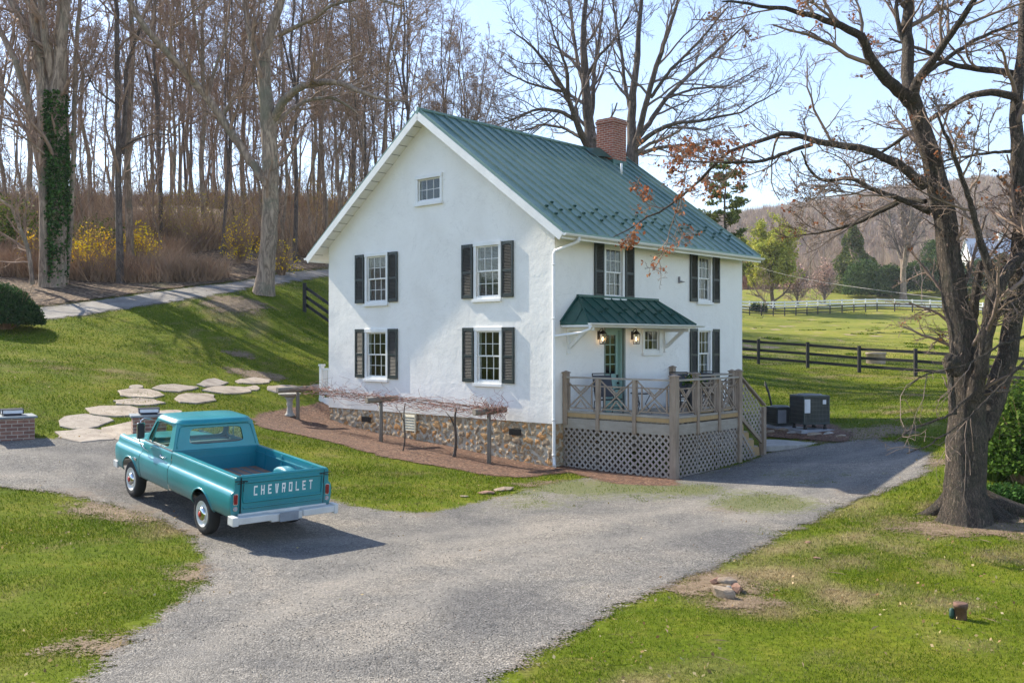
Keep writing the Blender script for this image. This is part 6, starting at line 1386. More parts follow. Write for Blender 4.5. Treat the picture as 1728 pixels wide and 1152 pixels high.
for k, (px, Y, w, h, lab) in enumerate(((1459,166,8.5,6.4,'large rounded dark clipped hedge left of the big bare shade tree'), (1503,168,6.0,5.4,'smaller rounded hedge immediately left of the bare paddock tree trunk'), (1556,172,7,7,'dark hedge right of the bare paddock tree'), (1598,174,8,7.6,'dark hedge showing behind the big trunk'), (1655,178,9,6.8,'dark hedge below the white building'), (1700,180,8,7.0,'dark hedge at the far right below the white building'), (1580,180,7,9.5,'taller loose evergreen above the hedges'))):
    shrub('hedge', px, 0, w*1.1, h*1.1, 8000, .26, M_EVG, lab, 'hedge', Y=Y+15, hollow=.6, tw=False, group='dark hedges beyond the paddock', seedv=70+k)
for k, px in enumerate((1273, 1281, 1289)): shrub('small_shrub', px, 0, 1.0, 1.3, 300, .2, M_BOX, 'small dark shrub beyond the white fence, '+('leftmost of three','middle of three','rightmost of three')[k], 'shrub', Y=146, hollow=.3, tw=False, seedv=90+k, group='small dark shrubs beyond the fence')
spreading(1524, 178, 19, .62, 401, 'big bare grey shade tree standing on the rise beyond the white fence', first=.2, mt=M_BARKG, lim=.50, sp=35, tw=.035, k=(10, 7, 5, 4), forks=3)
spreading(1555, 170, 9, .12, 402, 'thin pale bare young tree right of the big shade tree', first=.3, mt=M_BARKG, lim=.4, sp=35, tw=.03, k=(8, 5, 4), forks=0)
for k, (px, Y, h) in enumerate(((1340,210,15),(1365,205,17),(1395,215,18),(1412,200,15),(1490,215,17),(1568,210,15),(1610,215,16),(1640,220,14),(1700,215,15),(1270,200,13),(1290,215,15))):
    x = (px-864)/F*Y; protos[k % 7].place('bare_tree', gz(x, Y), k*1.3, h/20*.9, ['bare grey tree beyond the paddock above the pink budding tree','bare grey tree left of the dull evergreen, nearer the pink tree','tallest bare tree just left of the dull evergreen','bare tree against the left side of the dull evergreen','bare tree between the evergreen and the shade tree','bare tree behind the tall loose evergreen','bare tree seen left of the white building','bare tree in front of the white building gable','bare tree right of the white building','bare tree behind the yellow green tree near the house corner','bare tree behind the crown of the yellow green tree'][k], 'tree', 'bare trees beyond the paddock')
# white building far right
bY = 216; bX = (1672-864)/F*bY; bz = tz1(bX, bY); bx = empty('farm_building', (bX, bY, bz), R(-6), 'white farm building with pale metal roof beyond the hedges at the right', 'building')
ze_ = CH+(576-444)/F*bY-bz; zr_ = CH+(576-402)/F*bY-bz
b = MB(); b.box(-5.2, 7, -4.5, 4.5, 0, ze_); b.add([(-5.2, -4.5, ze_), (-5.2, 4.5, ze_), (-5.2, 0, zr_-.1)], [(0, 1, 2)]); b.add([(7, -4.5, ze_), (7, 4.5, ze_), (7, 0, zr_-.1)], [(0, 1, 2)]); b.obj('wall', M_FWHT, bx)
b = MB()
for sg in (-1, 1): b.add([(-5.6, 0, zr_), (7.4, 0, zr_), (7.4, sg*5, ze_-.2), (-5.6, sg*5, ze_-.2), (-5.6, 0, zr_-.15), (7.4, 0, zr_-.15), (7.4, sg*5, ze_-.35), (-5.6, sg*5, ze_-.35)], [(0, 1, 2, 3), (4, 5, 6, 7), (2, 3, 7, 6), (0, 3, 7, 4), (1, 2, 6, 5)])
b.obj('roof', simple('pale_metal_roof', (.50,.55,.62), .4, .3), bx)
b = MB(); b.box(1.5, 2.5, -.6, .6, zr_-1, zr_+1.1); b.obj('chimney', M_FWHT, bx)
for k in range(4): b = MB(); b.box(-4+k*2.6, -3+k*2.6, -4.56, -4.503, ze_-2.2, ze_-.7); b.obj('window', M_BLACK, bx)
# distant wooded hills
def hill(name, pts, Y0, depth, base, label):
    xs_ = np.linspace(-1, 1, 160); pxs_ = np.linspace(pts[0][0], pts[-1][0], 160); top = np.interp(pxs_, [p[0] for p in pts], [p[1] for p in pts]); rows = 26; V = []
    r = np.random.default_rng(len(name)); 
    for j in range(rows):
        v = j/(rows-1); Yr = Y0+depth*v; zt = CH+(576-top)/F*(Y0+depth); z = base+(zt-base)*np.sin(v*math.pi/2)**1.1; X = (pxs_-864)/F*Yr
        V.append(np.stack([X, np.full(160, Yr), z+r.normal(0, .8, 160)], 1))
    V.append(V[-1]*[1, 1.25, 1]-[0, 0, 60]); V = np.vstack(V); nx = 160; ii = (np.arange(rows)[:, None]*nx+np.arange(nx-1)).ravel()
    return V, np.stack([ii, ii+1, ii+nx+1, ii+nx], 1)
HP = [(-400,330),(200,350),(900,400),(1180,388),(1240,386),(1300,376),(1350,369),(1400,363),(1440,356),(1480,349),(1520,341),(1560,335),(1620,330),(1680,327),(1760,323),(2300,310)]
V, Fc = hill('far_hill', HP, 330, 330, 16, '')
m = N('bare_woodland_floor'); p_ = m.pos(); c = m.ramp(m.noise(p_, .03, 6, .65, .3), [(.3, (.22,.18,.165)), (.55, (.29,.235,.215)), (.72, (.26,.235,.15))]); c = m.mix(.6, c, m.ramp(m.noise(p_, .35, 4, .7), [(.3, (.6,.6,.6)), (.7, (1.35,1.35,1.35))]), 'MULTIPLY')
tag(np_obj('hill', V, Fc, m.set(c, 1.0, nrm=m.bump(m.noise(p_, .3, 4), 1.0, 2)), smooth=True), kind='structure')
# crowns of the far wood: fans of slim twigs
def far_wood(name, n, sticks, hgt, w, mat, label, seedv, pts, Y0, depth, base, vlo=0.05):
    r = np.random.default_rng(seedv); px = r.uniform(1130, 1900, n); v = r.uniform(vlo, 1, n); Yr = Y0+depth*v; top = np.interp(px, [p[0] for p in pts], [p[1] for p in pts]); zt = CH+(576-top)/F*(Y0+depth); z = base+(zt-base)*np.sin(v*math.pi/2)**1.1; X = (px-864)/F*Yr
    B_ = np.repeat(np.stack([X, Yr, z-1], 1), sticks, 0); N_ = len(B_); H = np.repeat(hgt*r.uniform(.6, 1.2, n), sticks)*r.uniform(.5, 1.1, N_); a = r.uniform(0, 6.28, N_); sp_ = .62*r.uniform(0, 1, N_)**.6*H; st = B_+np.stack([np.cos(a)*sp_*.25, np.sin(a)*sp_*.25, H*r.uniform(.1, .5, N_)], 1); tp = B_+np.stack([np.cos(a)*sp_, np.sin(a)*sp_, H*(1-.35*(sp_/(.62*H))**2)], 1)
    s = np.stack([np.cos(a+1.5), np.sin(a+1.5), 0*a], 1)*w; V = np.stack([st-s, st+s, tp], 1).reshape(-1, 3); return tag(np_obj(name, V, np.arange(3*N_).reshape(-1, 3), mat), label, 'woodland', kind='stuff')
M_FW = leafmat('far_twigs', [(0, (.28,.215,.18)), (.5, (.33,.26,.22)), (.85, (.38,.305,.25)), (1, (.36,.34,.20))], trans=.1)
far_wood('far_wood', 4200, 60, 8, .20, M_FW, 'bare purplish brown woodland covering the distant hill', 1, HP, 330, 330, 16)
M_FR = leafmat('red_bud_twigs', [(0, (.26,.14,.11)), (1, (.36,.21,.17))], trans=.1)
def near_wood(name, px0, px1, Y0, Y1, n, sticks, hgt, w, mat, label, seedv):
    r = np.random.default_rng(seedv); px = r.uniform(px0, px1, n); Yr = r.uniform(Y0, Y1, n); X = (px-864)/F*Yr; z = tz(X, Yr)
    B_ = np.repeat(np.stack([X, Yr, z-1], 1), sticks, 0); N_ = len(B_); H = np.repeat(hgt*r.uniform(.6, 1.2, n), sticks)*r.uniform(.5, 1.1, N_); a = r.uniform(0, 6.28, N_); sp_ = .4*r.uniform(0, 1, N_)**.6*H; st = B_+np.stack([np.cos(a)*sp_*.25, np.sin(a)*sp_*.25, H*r.uniform(.05, .5, N_)], 1); tp = B_+np.stack([np.cos(a)*sp_, np.sin(a)*sp_, H*(1-.3*(sp_/(.4*H))**2)], 1)
    s = np.stack([np.cos(a+1.5), np.sin(a+1.5), 0*a], 1)*w; V = np.stack([st-s, st+s, tp], 1).reshape(-1, 3); return tag(np_obj(name, V, np.arange(3*N_).reshape(-1, 3), mat), label, 'woodland', kind='stuff')
near_wood('budding_thicket', 1215, 1330, 225, 290, 110, 160, 12, .09, M_FR, 'reddish budding thicket behind the yellow green tree', 3)
near_wood('bare_thicket', 1330, 1800, 225, 300, 260, 170, 12, .09, M_FW, 'bare greyish thicket beyond the paddock hedges', 4)
# overhead wire
pts = [PT(1268,446,60)]
a_, c_ = PT(1272,448,90), PT(1590,503,30)
b = MB(); b.tube([a_.lerp(c_, i/16)-Vector((0, 0, 1.1*math.sin(math.pi*i/16)*.25)) for i in range(17)], .008, 5); o = b.obj('overhead_wire', simple('wire_grey', (.45,.43,.40), .6)); tag(o, 'thin pale overhead wire sagging across the paddock', 'wire')

# ------------------------------------------------------------------ the air
b = MB(); b.box(-620, 900, -30, 760, -3, 210); hz_ = b.obj('haze', None if False else bpy.data.materials.new('air'))
am = hz_.data.materials[0]; am.use_nodes = True; nt_ = am.node_tree; nt_.nodes.clear(); pv = nt_.nodes.new('ShaderNodeVolumePrincipled'); ou = nt_.nodes.new('ShaderNodeOutputMaterial'); pv.inputs['Color'].default_value = (.86, .90, .96, 1); pv.inputs['Density'].default_value = .00025; nt_.links.new(pv.outputs[0], ou.inputs['Volume'])
tag(hz_, kind='stuff')
# ================================================================== PICKUP TRUCK
def paint(name, c, rough=.28):
    m = N(name); co = m.co(); cc = m.ramp(m.noise(co, 1.5, 5, .6), [(.3, tuple(x*.88 for x in c)), (.7, tuple(min(1, x*1.1) for x in c))])
    dust = m.noise(co, 25, 4, .7); cc = m.mix(m.ramp(dust, [(.5, 0.0), (.8, .10)]), cc, (.25,.28,.27))
    sz = m.n('SeparateXYZ', i_Vector=co); low = m.ramp(m.math('ADD', sz.outputs[2], m.math('MULTIPLY', m.math('SUBTRACT', dust, .5), .35)), [(.45, .55), (.78, 0.0)]); cc = m.mix(low, cc, (.16,.17,.15))
    m.set(cc, m.ramp(dust, [(.3, rough), (.7, rough+.14)]), .08); m.b.inputs['Coat Weight'].default_value = .3; m.b.inputs['Coat Roughness'].default_value = .12; return m.m
M_TEAL = paint('teal_paint', (.004,.235,.275)); M_TEALD = paint('teal_bed_paint', (.003,.20,.27), .38)
M_CHR = simple('chrome', (.62,.64,.66), .12, 1.0, var=.03); M_RUB = simple('tyre_rubber', (.016,.016,.017), .8, var=.2); M_WRIM = simple('white_rim', (.72,.71,.67), .4, var=.05)
M_WBUMP = simple('white_bumper_paint', (.62,.62,.60), .45, var=.08); M_REDL = simple('red_lens', (.22,.008,.010), .2); M_LET = simple('white_letter', (.78,.80,.78), .5)
M_BEDW = wood('bed_planks', (.22,.11,.07), (.42,.24,.16), 14, .75, (.12, 1, 1)); M_GLS = glassm('car_glass', (.80,.88,.84), .45); M_SEAT = simple('cab_seat', (.16,.13,.10), .8); M_INT = simple('cab_interior', (.02,.10,.11), .6)
M_GAP_SHADE = simple('gap_and_ridge_shade', (.004,.02,.022), .8)  # dark panel joints, and painted shade below the tailgate ridges
s_ = .893
truck = empty('pickup_truck', (-4.285, 15.83, tz1(-4.285, 15.83)+.035), 0, 'vintage teal pickup truck with an empty cargo bed parked on the gravel drive', 'pickup truck')
fz = tz1(-4.285+3.23*s_*math.cos(2.315), 15.83+3.23*s_*math.sin(2.315))
truck.rotation_euler = (Matrix.Rotation(2.315, 3, 'Z') @ Matrix.Rotation(-math.atan2(fz-tz1(-4.285, 15.83), 3.23*s_), 3, 'Y')).to_euler(); truck.scale = (s_, s_, s_)
def prof_i(prof, z): zs = [p[0] for p in prof]; return float(np.interp(z, zs, [p[1] for p in prof]))
BED = [(.50,.89),(.54,.935),(.66,.965),(.80,.978),(.90,.972),(.955,.955),(.975,.925),(1.0,.908),(1.1,.902),(1.18,.902),(1.215,.895),(1.228,.875)]
CABP = [(.46,.87),(.50,.925),(.66,.965),(.80,.978),(.90,.972),(.955,.955),(.975,.925),(1.0,.910),(1.1,.905),(1.18,.90),(1.215,.885),(1.228,.86)]
FEN = [(.46,.87),(.50,.925),(.66,.965),(.80,.978),(.90,.972),(.955,.955),(.975,.925),(1.0,.908),(1.06,.90),(1.11,.885),(1.135,.85),(1.145,.80)]
AR = .435; AZ = .37
def side(mb, x0, x1, prof, xc, sg, taper=None):
    xs_ = list(np.arange(x0, x1, .03))+[x1]; rows = []
    if xc is not None: xs_ = sorted(set([round(x, 4) for x in xs_]+[round(xc-AR, 4), round(xc+AR, 4)]))
    zs = []
    for a, b_ in zip(prof, prof[1:]): n = max(1, int((b_[0]-a[0])/.04)); zs += [a[0]+(b_[0]-a[0])*i/n for i in range(n)]
    zs.append(prof[-1][0]); b0 = len(mb.v)
    for x in xs_:
        zm = -1
        if xc is not None and abs(x-xc) < AR: zm = AZ+math.sqrt(max(AR**2-(x-xc)**2, 0))*1.03
        for z in zs: z2 = max(z, min(zm, .93)); mb.v.append((x, sg*(prof_i(prof, z2)*(taper(x) if taper else 1)), z2))
    k = len(zs)
    for i in range(len(xs_)-1):
        for j in range(k-1):
            a = b0+i*k+j; mb.f.append([a, a+k, a+k+1, a+1]); mb.mi.append(0); mb.sm.append(True)
def arch(mb, xc, sg, prof, t0=.0):
    pts = []
    for i in range(25):
        t = math.pi*i/24; x = xc+AR*math.cos(t); z = AZ+AR*1.03*math.sin(t)
        if z >= .46: pts.append((x, sg*(prof_i(prof, z)+.004), z))
    mb.tube(pts, .014, 6)
def solid(o, t=.02): m_ = o.modifiers.new('thick', 'SOLIDIFY'); m_.thickness = t; m_.offset = 0; return o
for sg in (1, -1):
    b = MB(); side(b, -1.12, 1.385, BED, 0, sg); arch(b, 0, sg, BED)
    b.box(-1.12, 1.385, *sorted((sg*.80, sg*.885)), 1.205, 1.232); b.obj('bed_side', M_TEAL, truck)
    b = MB(); b.box(-1.10, 1.37, *sorted((sg*.80, sg*.815)), .72, 1.205)
    for x in (-.75, 0.35, 1.0): b.box(x-.03, x+.03, *sorted((sg*.785, sg*.80)), .74, 1.2)
    b.box(-1.10, 1.37, *sorted((sg*.775, sg*.80)), 1.10, 1.125); b.obj('bed_inner_wall', M_TEALD, truck)
    b = MB(); n = 14; W0 = []
    for i in range(n+1):
        t = math.pi*i/n
        for y, r_ in ((.80, 1.0), (.62, 1.0), (.585, .93), (.565, .80), (.56, .0)): W0.append((.46*r_*math.cos(t), sg*y, .68+.38*r_*math.sin(t)))
    b.add(W0, [(i*5+j, i*5+j+1, (i+1)*5+j+1, (i+1)*5+j) for i in range(n) for j in range(4)], sm=True); b.obj('wheel_housing', M_TEALD, truck)
    b = MB(); side(b, 1.405, 2.73, CABP, None, sg); d_ = b.obj('door', M_TEAL, truck)
    b = MB(); b.tube([(1.62, sg*.915, 1.06), (1.68, sg*.95, 1.065), (1.78, sg*.95, 1.065), (1.80, sg*.92, 1.065)], .014, 8); b.lathe([(.0, .0), (.03, 0), (.03, .02), (0, .03)], 12, Matrix.Translation((1.86, sg*.905, 1.06)) @ Matrix.Rotation(-sg*R(90), 4, 'X')); b.obj('handle', M_CHR, d_)
    b = MB(); side(b, 2.75, 4.06, FEN, 3.23, sg, lambda x: 1-.035*max(0, (x-3.7)/.36)**2); arch(b, 3.23, sg, FEN); b.obj('front_fender', M_TEAL, truck)
    b = MB(); b.box(2.86, 2.98, *sorted((sg*.975, sg*.988)), .80, .855); b.obj('fender_badge', M_CHR, truck, bevel=.004)
    # stainless belt strip
    b = MB(); b.bar((1.41, sg*.885, 1.235), (2.72, sg*.872, 1.235), .018, .02); b.obj('belt_trim', M_CHR, truck)
b = MB(); b.box(1.386, 1.404, -.88, .88, .5, 1.2); b.box(2.731, 2.749, -.89, .89, .5, 1.13); b.box(-1.0, 4.0, -.60, .60, .42, .60); b.box(-1.0, 1.36, -.86, .86, .60, .66)
for xc in (0, 3.23):
    for sg in (1, -1): b.box(xc-.5, xc+.5, *sorted((sg*.52, sg*.55)), .45, .78)
b.box(-.05, .05, -.7, .7, .3, .42); b.box(3.18, 3.28, -.7, .7, .3, .42); b.box(2.75, 3.98, -.55, .55, .5, 1.0); b.obj('chassis', M_BLACK, truck)
# bed floor of planks with metal strips
b = MB()
for k in range(8): y = -.80+k*.2; b.box(-1.10, 1.37, y+.006, y+.194, .80, .82)
fl = b.obj('bed_floor', M_BEDW, truck)
b = MB()
for k in range(1, 8): y = -.80+k*.2; b.box(-1.10, 1.37, y-.012, y+.012, .805, .827)
b.obj('skid_strip', M_TEALD, fl)
b = MB(); b.box(1.365, 1.384, -.80, .80, .70, 1.20); b.box(1.345, 1.385, -.88, .88, 1.19, 1.232)
for z in (.80, 1.08): b.box(1.353, 1.366, -.70, .70, z-.012, z+.012)
for y in (-.70, .70): b.box(1.353, 1.366, y-.012, y+.012, .81, 1.07)
b.obj('bed_front_wall', M_TEALD, truck)
# tailgate
b = MB(); xg = -1.12
b.box(xg-.045, xg, -.795, .795, .60, 1.225); b.tube([(xg-.02, -.795, 1.222), (xg-.02, .795, 1.222)], .032, 10)
for z, h_ in ((1.135, .03), (.80, .03), (.70, .026)): b.box(xg-.075, xg-.044, -.76, .76, z-h_/2, z+h_/2)
for y in (-.755, .755): b.box(xg-.072, xg-.044, y-.014, y+.014, .814, 1.121)
b.box(xg-.058, xg-.044, -.78, .78, .605, .635)
tg = b.obj('tailgate', M_TEAL, truck, bevel=.006)
b = MB()
for y in (-.797, .797): b.box(xg-.048, xg-.02, y-.005, y+.005, .60, 1.215)
b.box(xg-.05, xg-.02, -.79, .79, .592, .602); b.obj('tailgate_gap', M_GAP_SHADE, truck)
b = MB()
for z in (1.113, .778, .682): b.box(xg-.0475, xg-.044, -.75, .75, z-.006, z+.006)  # dark strips that paint the shade under each tailgate ridge
b.obj('ridge_shade_strip', M_GAP_SHADE, tg)
GL = {'C': [(0,0,1,.17),(0,.83,1,1),(0,0,.26,1)], 'H': [(0,0,.26,1),(.74,0,1,1),(0,.42,1,.58)], 'E': [(0,0,.26,1),(0,0,1,.17),(0,.83,1,1),(0,.42,.85,.58)],
      'R': [(0,0,.26,1),(0,.83,1,1),(.74,.42,1,1),(0,.38,1,.54),(.60,0,.88,.38)], 'O': [(0,0,.26,1),(.74,0,1,1),(0,0,1,.17),(0,.83,1,1)], 'L': [(0,0,.26,1),(0,0,1,.17)], 'T': [(.37,0,.63,1),(0,.83,1,1)]}
b = MB(); txt = 'CHEVROLET'; lw, lh, pit = .066, .165, .133; st = -(len(txt)-1)*pit/2
for i, ch_ in enumerate(txt):
    yc = -(st+i*pit); z0 = .89; X_ = xg-.0465
    if ch_ == 'V':
        for sx in (-1, 1):
            y0_, y1_ = yc+sx*lw/2, yc+sx*.004
            b.add([(X_, y0_, z0+lh), (X_, y0_-sx*.022, z0+lh), (X_, y1_-sx*.004, z0), (X_, y1_+sx*.012, z0), (X_+.003, y0_, z0+lh), (X_+.003, y0_-sx*.022, z0+lh), (X_+.003, y1_-sx*.004, z0), (X_+.003, y1_+sx*.012, z0)], [(0, 1, 2, 3), (0, 4, 5, 1), (1, 5, 6, 2), (2, 6, 7, 3), (3, 7, 4, 0)])
        continue
    for u0, v0, u1, v1 in GL[ch_]: b.box(X_-.0004*(u0+v0+1), X_+.003, yc+lw/2-u1*lw, yc+lw/2-u0*lw, z0+v0*lh, z0+v1*lh)
b.obj('lettering', M_LET, tg, fix=True)
for sg in (1, -1):
    # rear corner post with lamps
    b = MB(); pr_ = [(y, z) for z, y in BED]; poly = [(.80, .50)]+[(y, z) for z, y in BED]+[(.80, 1.228)]
    b.prism([(sg*y, z) for y, z in poly], -1.135, -1.10, Matrix(((0, 0, 1, 0), (1, 0, 0, 0), (0, 1, 0, 0), (0, 0, 0, 1)))); b.obj('corner_panel', M_TEAL, truck)
    def rr_box(mb, yc, zc, hw_, hh, x0, x1, rd, mi=0):
        pts = []
        for cx, cz, a0 in ((hw_-rd, hh-rd, 0), (-hw_+rd, hh-rd, 90), (-hw_+rd, -hh+rd, 180), (hw_-rd, -hh+rd, 270)):
            for k in range(5): t = R(a0+k*22.5); pts.append((yc+cx+rd*math.cos(t), zc+cz+rd*math.sin(t)))
        mb.prism(pts, x0, x1, Matrix(((0, 0, 1, 0), (1, 0, 0, 0), (0, 1, 0, 0), (0, 0, 0, 1))), mi)
    b = MB(); rr_box(b, sg*.885, .85, .043, .098, -1.15, -1.13, .03); tl = b.obj('taillight', M_CHR, truck)
    b = MB(); rr_box(b, sg*.885, .85, .031, .084, -1.163, -1.145, .025); b.obj('lens', M_REDL, tl)
    b = MB(); rr_box(b, sg*.885, .69, .04, .04, -1.15, -1.13, .039); rl0 = b.obj('reversing_light', M_CHR, truck)
    b = MB(); rr_box(b, sg*.885, .69, .024, .024, -1.158, -1.145, .023); b.obj('lens', simple('clear_lens', (.30,.34,.42), .15), rl0)
    b = MB()
    for k in range(7): b.lathe([(.004, -.012), (.012, 0), (.004, .012)], 6, Matrix.Translation((xg-.07, sg*(.70+k*.028), 1.145-.004*k)) @ Matrix.Rotation(R(90), 4, 'X'))
    b.tube([(xg-.065, sg*.75, 1.15), (xg-.07, sg*.77, 1.05), (xg-.07, sg*.765, .98)], .006, 5); b.bar((xg-.06, sg*.70, 1.155), (xg-.06, sg*.92, 1.165), .02, .012); b.obj('tailgate_chain', M_DKBRONZE, truck)
# rear bumper: white step bumper
b = MB(); b.box(-1.36, -1.20, -.92, -.30, .47, .585); b.box(-1.36, -1.20, .30, .92, .47, .585); b.box(-1.33, -1.20, -.30, .30, .43, .565)
b.box(-1.37, -1.17, .92, 1.03, .45, .60); b.box(-1.37, -1.17, -1.0, -.92, .44, .61); b.box(-1.20, -1.165, -.85, .85, .55, .61); rb = b.obj('rear_bumper', M_WBUMP, truck, bevel=.012)
b = MB(); b.box(-1.365, -1.355, -.20, .16, .43, .585); b.box(-1.355, -1.33, -.15, .12, .45, .56); b.obj('number_plate', simple('blank_plate', (.24,.27,.31), .5), rb)
b = MB(); b.box(4.08, 4.13, -.95, .95, .46, .60); b.box(3.92, 4.08, .90, .95, .46, .60); b.box(3.92, 4.08, -.95, -.90, .46, .60); b.obj('front_bumper', M_WBUMP, truck, bevel=.015)
# hood, cowl, grille
b = MB(); xs_ = np.linspace(2.75, 4.05, 9); ys_ = np.linspace(-.84, .84, 17); V = []
for x in xs_:
    for y in ys_: e_ = abs(y)/.84; q = (x-2.75)/1.3; V.append((x, y*(1-.03*q*q), 1.20-.055*q*q-.05*e_**4-.02*q-(.02 if .45 < e_ < .6 else 0)*1))
b.add(V, [(i*17+j, (i+1)*17+j, (i+1)*17+j+1, i*17+j+1) for i in range(8) for j in range(16)], sm=True); b.add([(4.05, -.82, 1.08), (4.05, .82, 1.08), (4.09, .82, 1.0), (4.09, -.82, 1.0)], [(0, 1, 2, 3)]); solid(b.obj('hood', M_TEAL, truck), .015)
b = MB(); b.box(2.62, 2.76, -.86, .86, 1.12, 1.195); b.obj('cowl', M_TEAL, truck, bevel=.01)
b = MB(); b.box(3.98, 4.05, -.86, .86, .62, 1.0); b.obj('grille', M_GREY, truck); 
for y in (-.68, .68): b = MB(); b.lathe([(.0, .0), (.10, 0), (.10, .03), (0, .05)], 20, Matrix.Translation((4.05, y, .84)) @ Matrix.Rotation(R(90), 4, 'Y')); b.obj('headlight', M_CHR, truck)
# greenhouse
def panel(mb, c00, c10, c11, c01, hole, rad, depth=(0, 0, 0)):
    """quad with a rounded window opening; returns the opening's rim and centre"""
    c = [Vector(p) for p in (c00, c10, c11, c01)]; u0, u1, v0, v1 = hole
    def q(u, v): return (c[0]*(1-u)+c[1]*u)*(1-v)+(c[3]*(1-u)+c[2]*u)*v
    cu, cv = (u0+u1)/2, (v0+v1)/2; hu, hv = (u1-u0)/2, (v1-v0)/2; ang = [2*math.pi*i/48 for i in range(48)]; out, inn = [], []
    for t in ang:
        dx, dy = math.cos(t), math.sin(t); k = min((1-cu if dx > 0 else cu)/max(abs(dx), 1e-9), (1-cv if dy > 0 else cv)/max(abs(dy), 1e-9)); out.append(q(cu+dx*k, cv+dy*k))
        e = rad; k2 = 1/((abs(dx)/hu)**e+(abs(dy)/hv)**e)**(1/e); inn.append(q(cu+dx*k2, cv+dy*k2))
    # square the outer corners
    for (uu, vv) in ((0, 0), (1, 0), (1, 1), (0, 1)):
        p = q(uu, vv); i = min(range(48), key=lambda i: (out[i]-p).length); out[i] = p
    dv = Vector(depth); n = 48; mb.add(out+inn+[p+dv for p in inn], [(i, (i+1) % n, n+(i+1) % n, n+i) for i in range(n)]+[(n+i, n+(i+1) % n, 2*n+(i+1) % n, 2*n+i) for i in range(n)])
    return inn, dv
def glaze(inn, dv, name='window_glass'):
    c = sum(inn, Vector())/len(inn); b = MB(); n = len(inn); b.add([p+dv*.6 for p in inn]+[c+dv*.6], [(i, (i+1) % n, n) for i in range(n)]); b.obj(name, M_GLS, cab, fix=False)
    b = MB(); b.tube([p+dv*.3 for p in inn]+[inn[0]+dv*.3], .011, 5, cap=False); b.obj('window_seal', M_BLACK, cab)
b = MB(); rear = panel(b, (1.40, .875, 1.225), (1.40, -.875, 1.225), (1.52, -.765, 1.715), (1.52, .765, 1.715), (.17, .83, .20, .82), 7, (.035, 0, 0))
wind = panel(b, (2.76, -.845, 1.19), (2.76, .845, 1.19), (2.44, .745, 1.715), (2.44, -.745, 1.715), (.05, .95, .10, .93), 9, (-.02, 0, 0)); sides = []
for sg in (1, -1): sides.append(panel(b, (1.40, sg*.875, 1.225), (2.76, sg*.845, 1.19), (2.44, sg*.745, 1.715), (1.52, sg*.765, 1.715), (.16, .95, .08, .90), 10, (0, -sg*.02, 0)))
b.box(1.386, 1.41, -.87, .87, .95, 1.23)
cab = b.obj('cab', M_TEAL, truck, fix=False); solid(cab, .012)
for w_, nm in ((rear, 'rear_window'), (wind, 'windscreen'), (sides[0], 'side_window'), (sides[1], 'side_window')): glaze(*w_, name=nm)
b = MB(); b.tube([(1.398-.004, .80, 1.27), (1.42, .80, 1.34), (1.485, .72, 1.64), (1.49, .66, 1.672), (1.49, -.66, 1.672), (1.485, -.72, 1.64), (1.42, -.80, 1.34), (1.394, -.80, 1.27)], .009, 6); b.obj('pressed_rib', M_TEAL, cab)
for sg in (1, -1):
    b = MB(); b.bar((2.44, sg*.845, 1.25), (2.33, sg*.772, 1.66), .02, .02); b.obj('vent_divider', M_TEAL, cab)
# roof with drip rail
b = MB(); rings = []
for z, ins, in ((1.700, .0), (1.725, .0), (1.735, .02), (1.765, .035), (1.79, .09), (1.803, .20), (1.808, .34)):
    ring = []
    for i in range(48):
        t = 2*math.pi*i/48; e = 5.5; k = 1/((abs(math.cos(t)))**e+(abs(math.sin(t)))**e)**(1/e); ring.append((1.975+(.555-ins)*k*math.cos(t)-(.02 if z < 1.73 else 0)*0, (.805-ins)*k*math.sin(t), z))
    rings.append(ring)
v_ = [p for r_ in rings for p in r_]; n = 48; f_ = [(a*n+i, a*n+(i+1) % n, (a+1)*n+(i+1) % n, (a+1)*n+i) for a in range(len(rings)-1) for i in range(n)]; b.add(v_, f_, sm=True); b.add(rings[-1], [tuple(range(n))], sm=True); b.add(rings[0], [tuple(range(n))])
b.obj('roof', M_TEAL, cab)
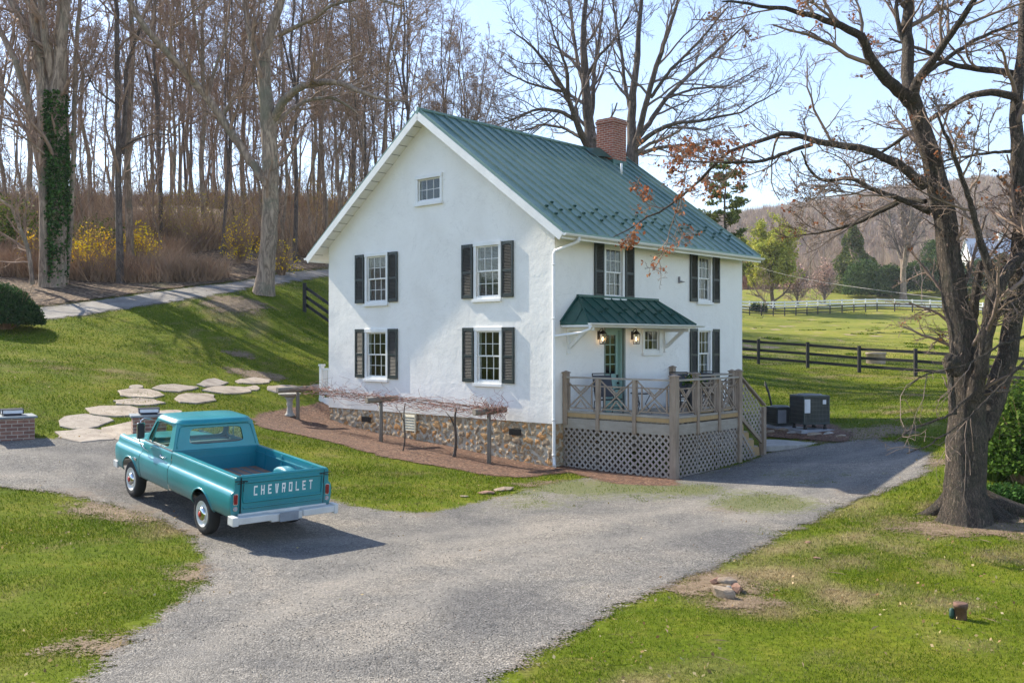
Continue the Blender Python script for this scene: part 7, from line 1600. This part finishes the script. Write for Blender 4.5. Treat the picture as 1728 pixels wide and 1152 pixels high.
# interior
b = MB(); b.box(1.5, 1.95, -.72, .72, .80, .98); b.box(1.46, 1.62, -.72, .72, .98, 1.33); b.obj('seat', M_SEAT, truck, bevel=.04)
b = MB(); b.box(2.45, 2.62, -.8, .8, 1.0, 1.17); b.box(1.42, 2.7, -.82, .82, .60, .64); db = b.obj('dashboard', M_INT, truck, bevel=.02)
b = MB(); Mx = Matrix.Translation((2.20, .36, 1.20)) @ Matrix.Rotation(R(-62), 4, 'Y'); b.tube([Mx @ Vector((.19*math.cos(2*math.pi*k/24), .19*math.sin(2*math.pi*k/24), 0)) for k in range(25)], .012, 6); b.bar(Mx @ Vector((0, -.18, 0)), Mx @ Vector((0, .18, 0)), .02); b.tube([Mx @ Vector((0, 0, 0)), (2.5, .36, 1.02)], .02, 8); b.obj('steering_wheel', M_WRIM, truck)
# mirrors
for sg in (1,):
    b = MB(); b.tube([(2.58, sg*.80, 1.66), (2.60, sg*.95, 1.68), (2.60, sg*1.02, 1.64), (2.60, sg*1.03, 1.22), (2.60, sg*.98, 1.12), (2.60, sg*.90, 1.08)], .010, 8); b.tube([(2.42, sg*.91, 1.05), (2.5, sg*.97, 1.10), (2.60, sg*1.0, 1.16)], .008, 6)
    rr_box(b, sg*1.02, 1.44, .075, .16, 2.575, 2.605, .03); mi_ = b.obj('wing_mirror', M_CHR, truck)
    b = MB(); rr_box(b, sg*1.02, 1.44, .062, .145, 2.570, 2.576, .025); b.obj('mirror_glass', simple('mirror_dark', (.10,.11,.14), .1, .6), mi_)
# wheels
def wheel(x, y, sg):
    Mx = Matrix.Translation((x, y, .36)) @ Matrix.Rotation(-sg*R(90), 4, 'X')      # local z = outward
    b = MB(); b.lathe([(.20, -.10), (.30, -.105), (.345, -.085), (.36, -.05), (.362, 0), (.36, .05), (.345, .085), (.30, .103), (.235, .10), (.215, .08)], 40, Mx, cap=False)
    w_ = b.obj('wheel', M_RUB, truck)
    b = MB(); b.lathe([(.225, .085), (.232, .10), (.222, .103), (.21, .075), (.16, .055), (.13, .075), (.0, .08)], 40, Mx, cap=False); b.obj('rim', M_WRIM, w_)
    b = MB(); b.lathe([(.128, .078), (.125, .105), (.10, .125), (.055, .135), (.0, .138)], 32, Mx, cap=False); b.obj('hubcap', M_CHR, w_)
    b = MB(); b.lathe([(.052, .137), (.048, .146), (.0, .148)], 24, Mx, cap=False); b.obj('hub_emblem', simple('red_enamel', (.42,.03,.015), .35), w_)
for x in (0, 3.23):
    for sg in (1, -1): wheel(x, sg*.83, sg)
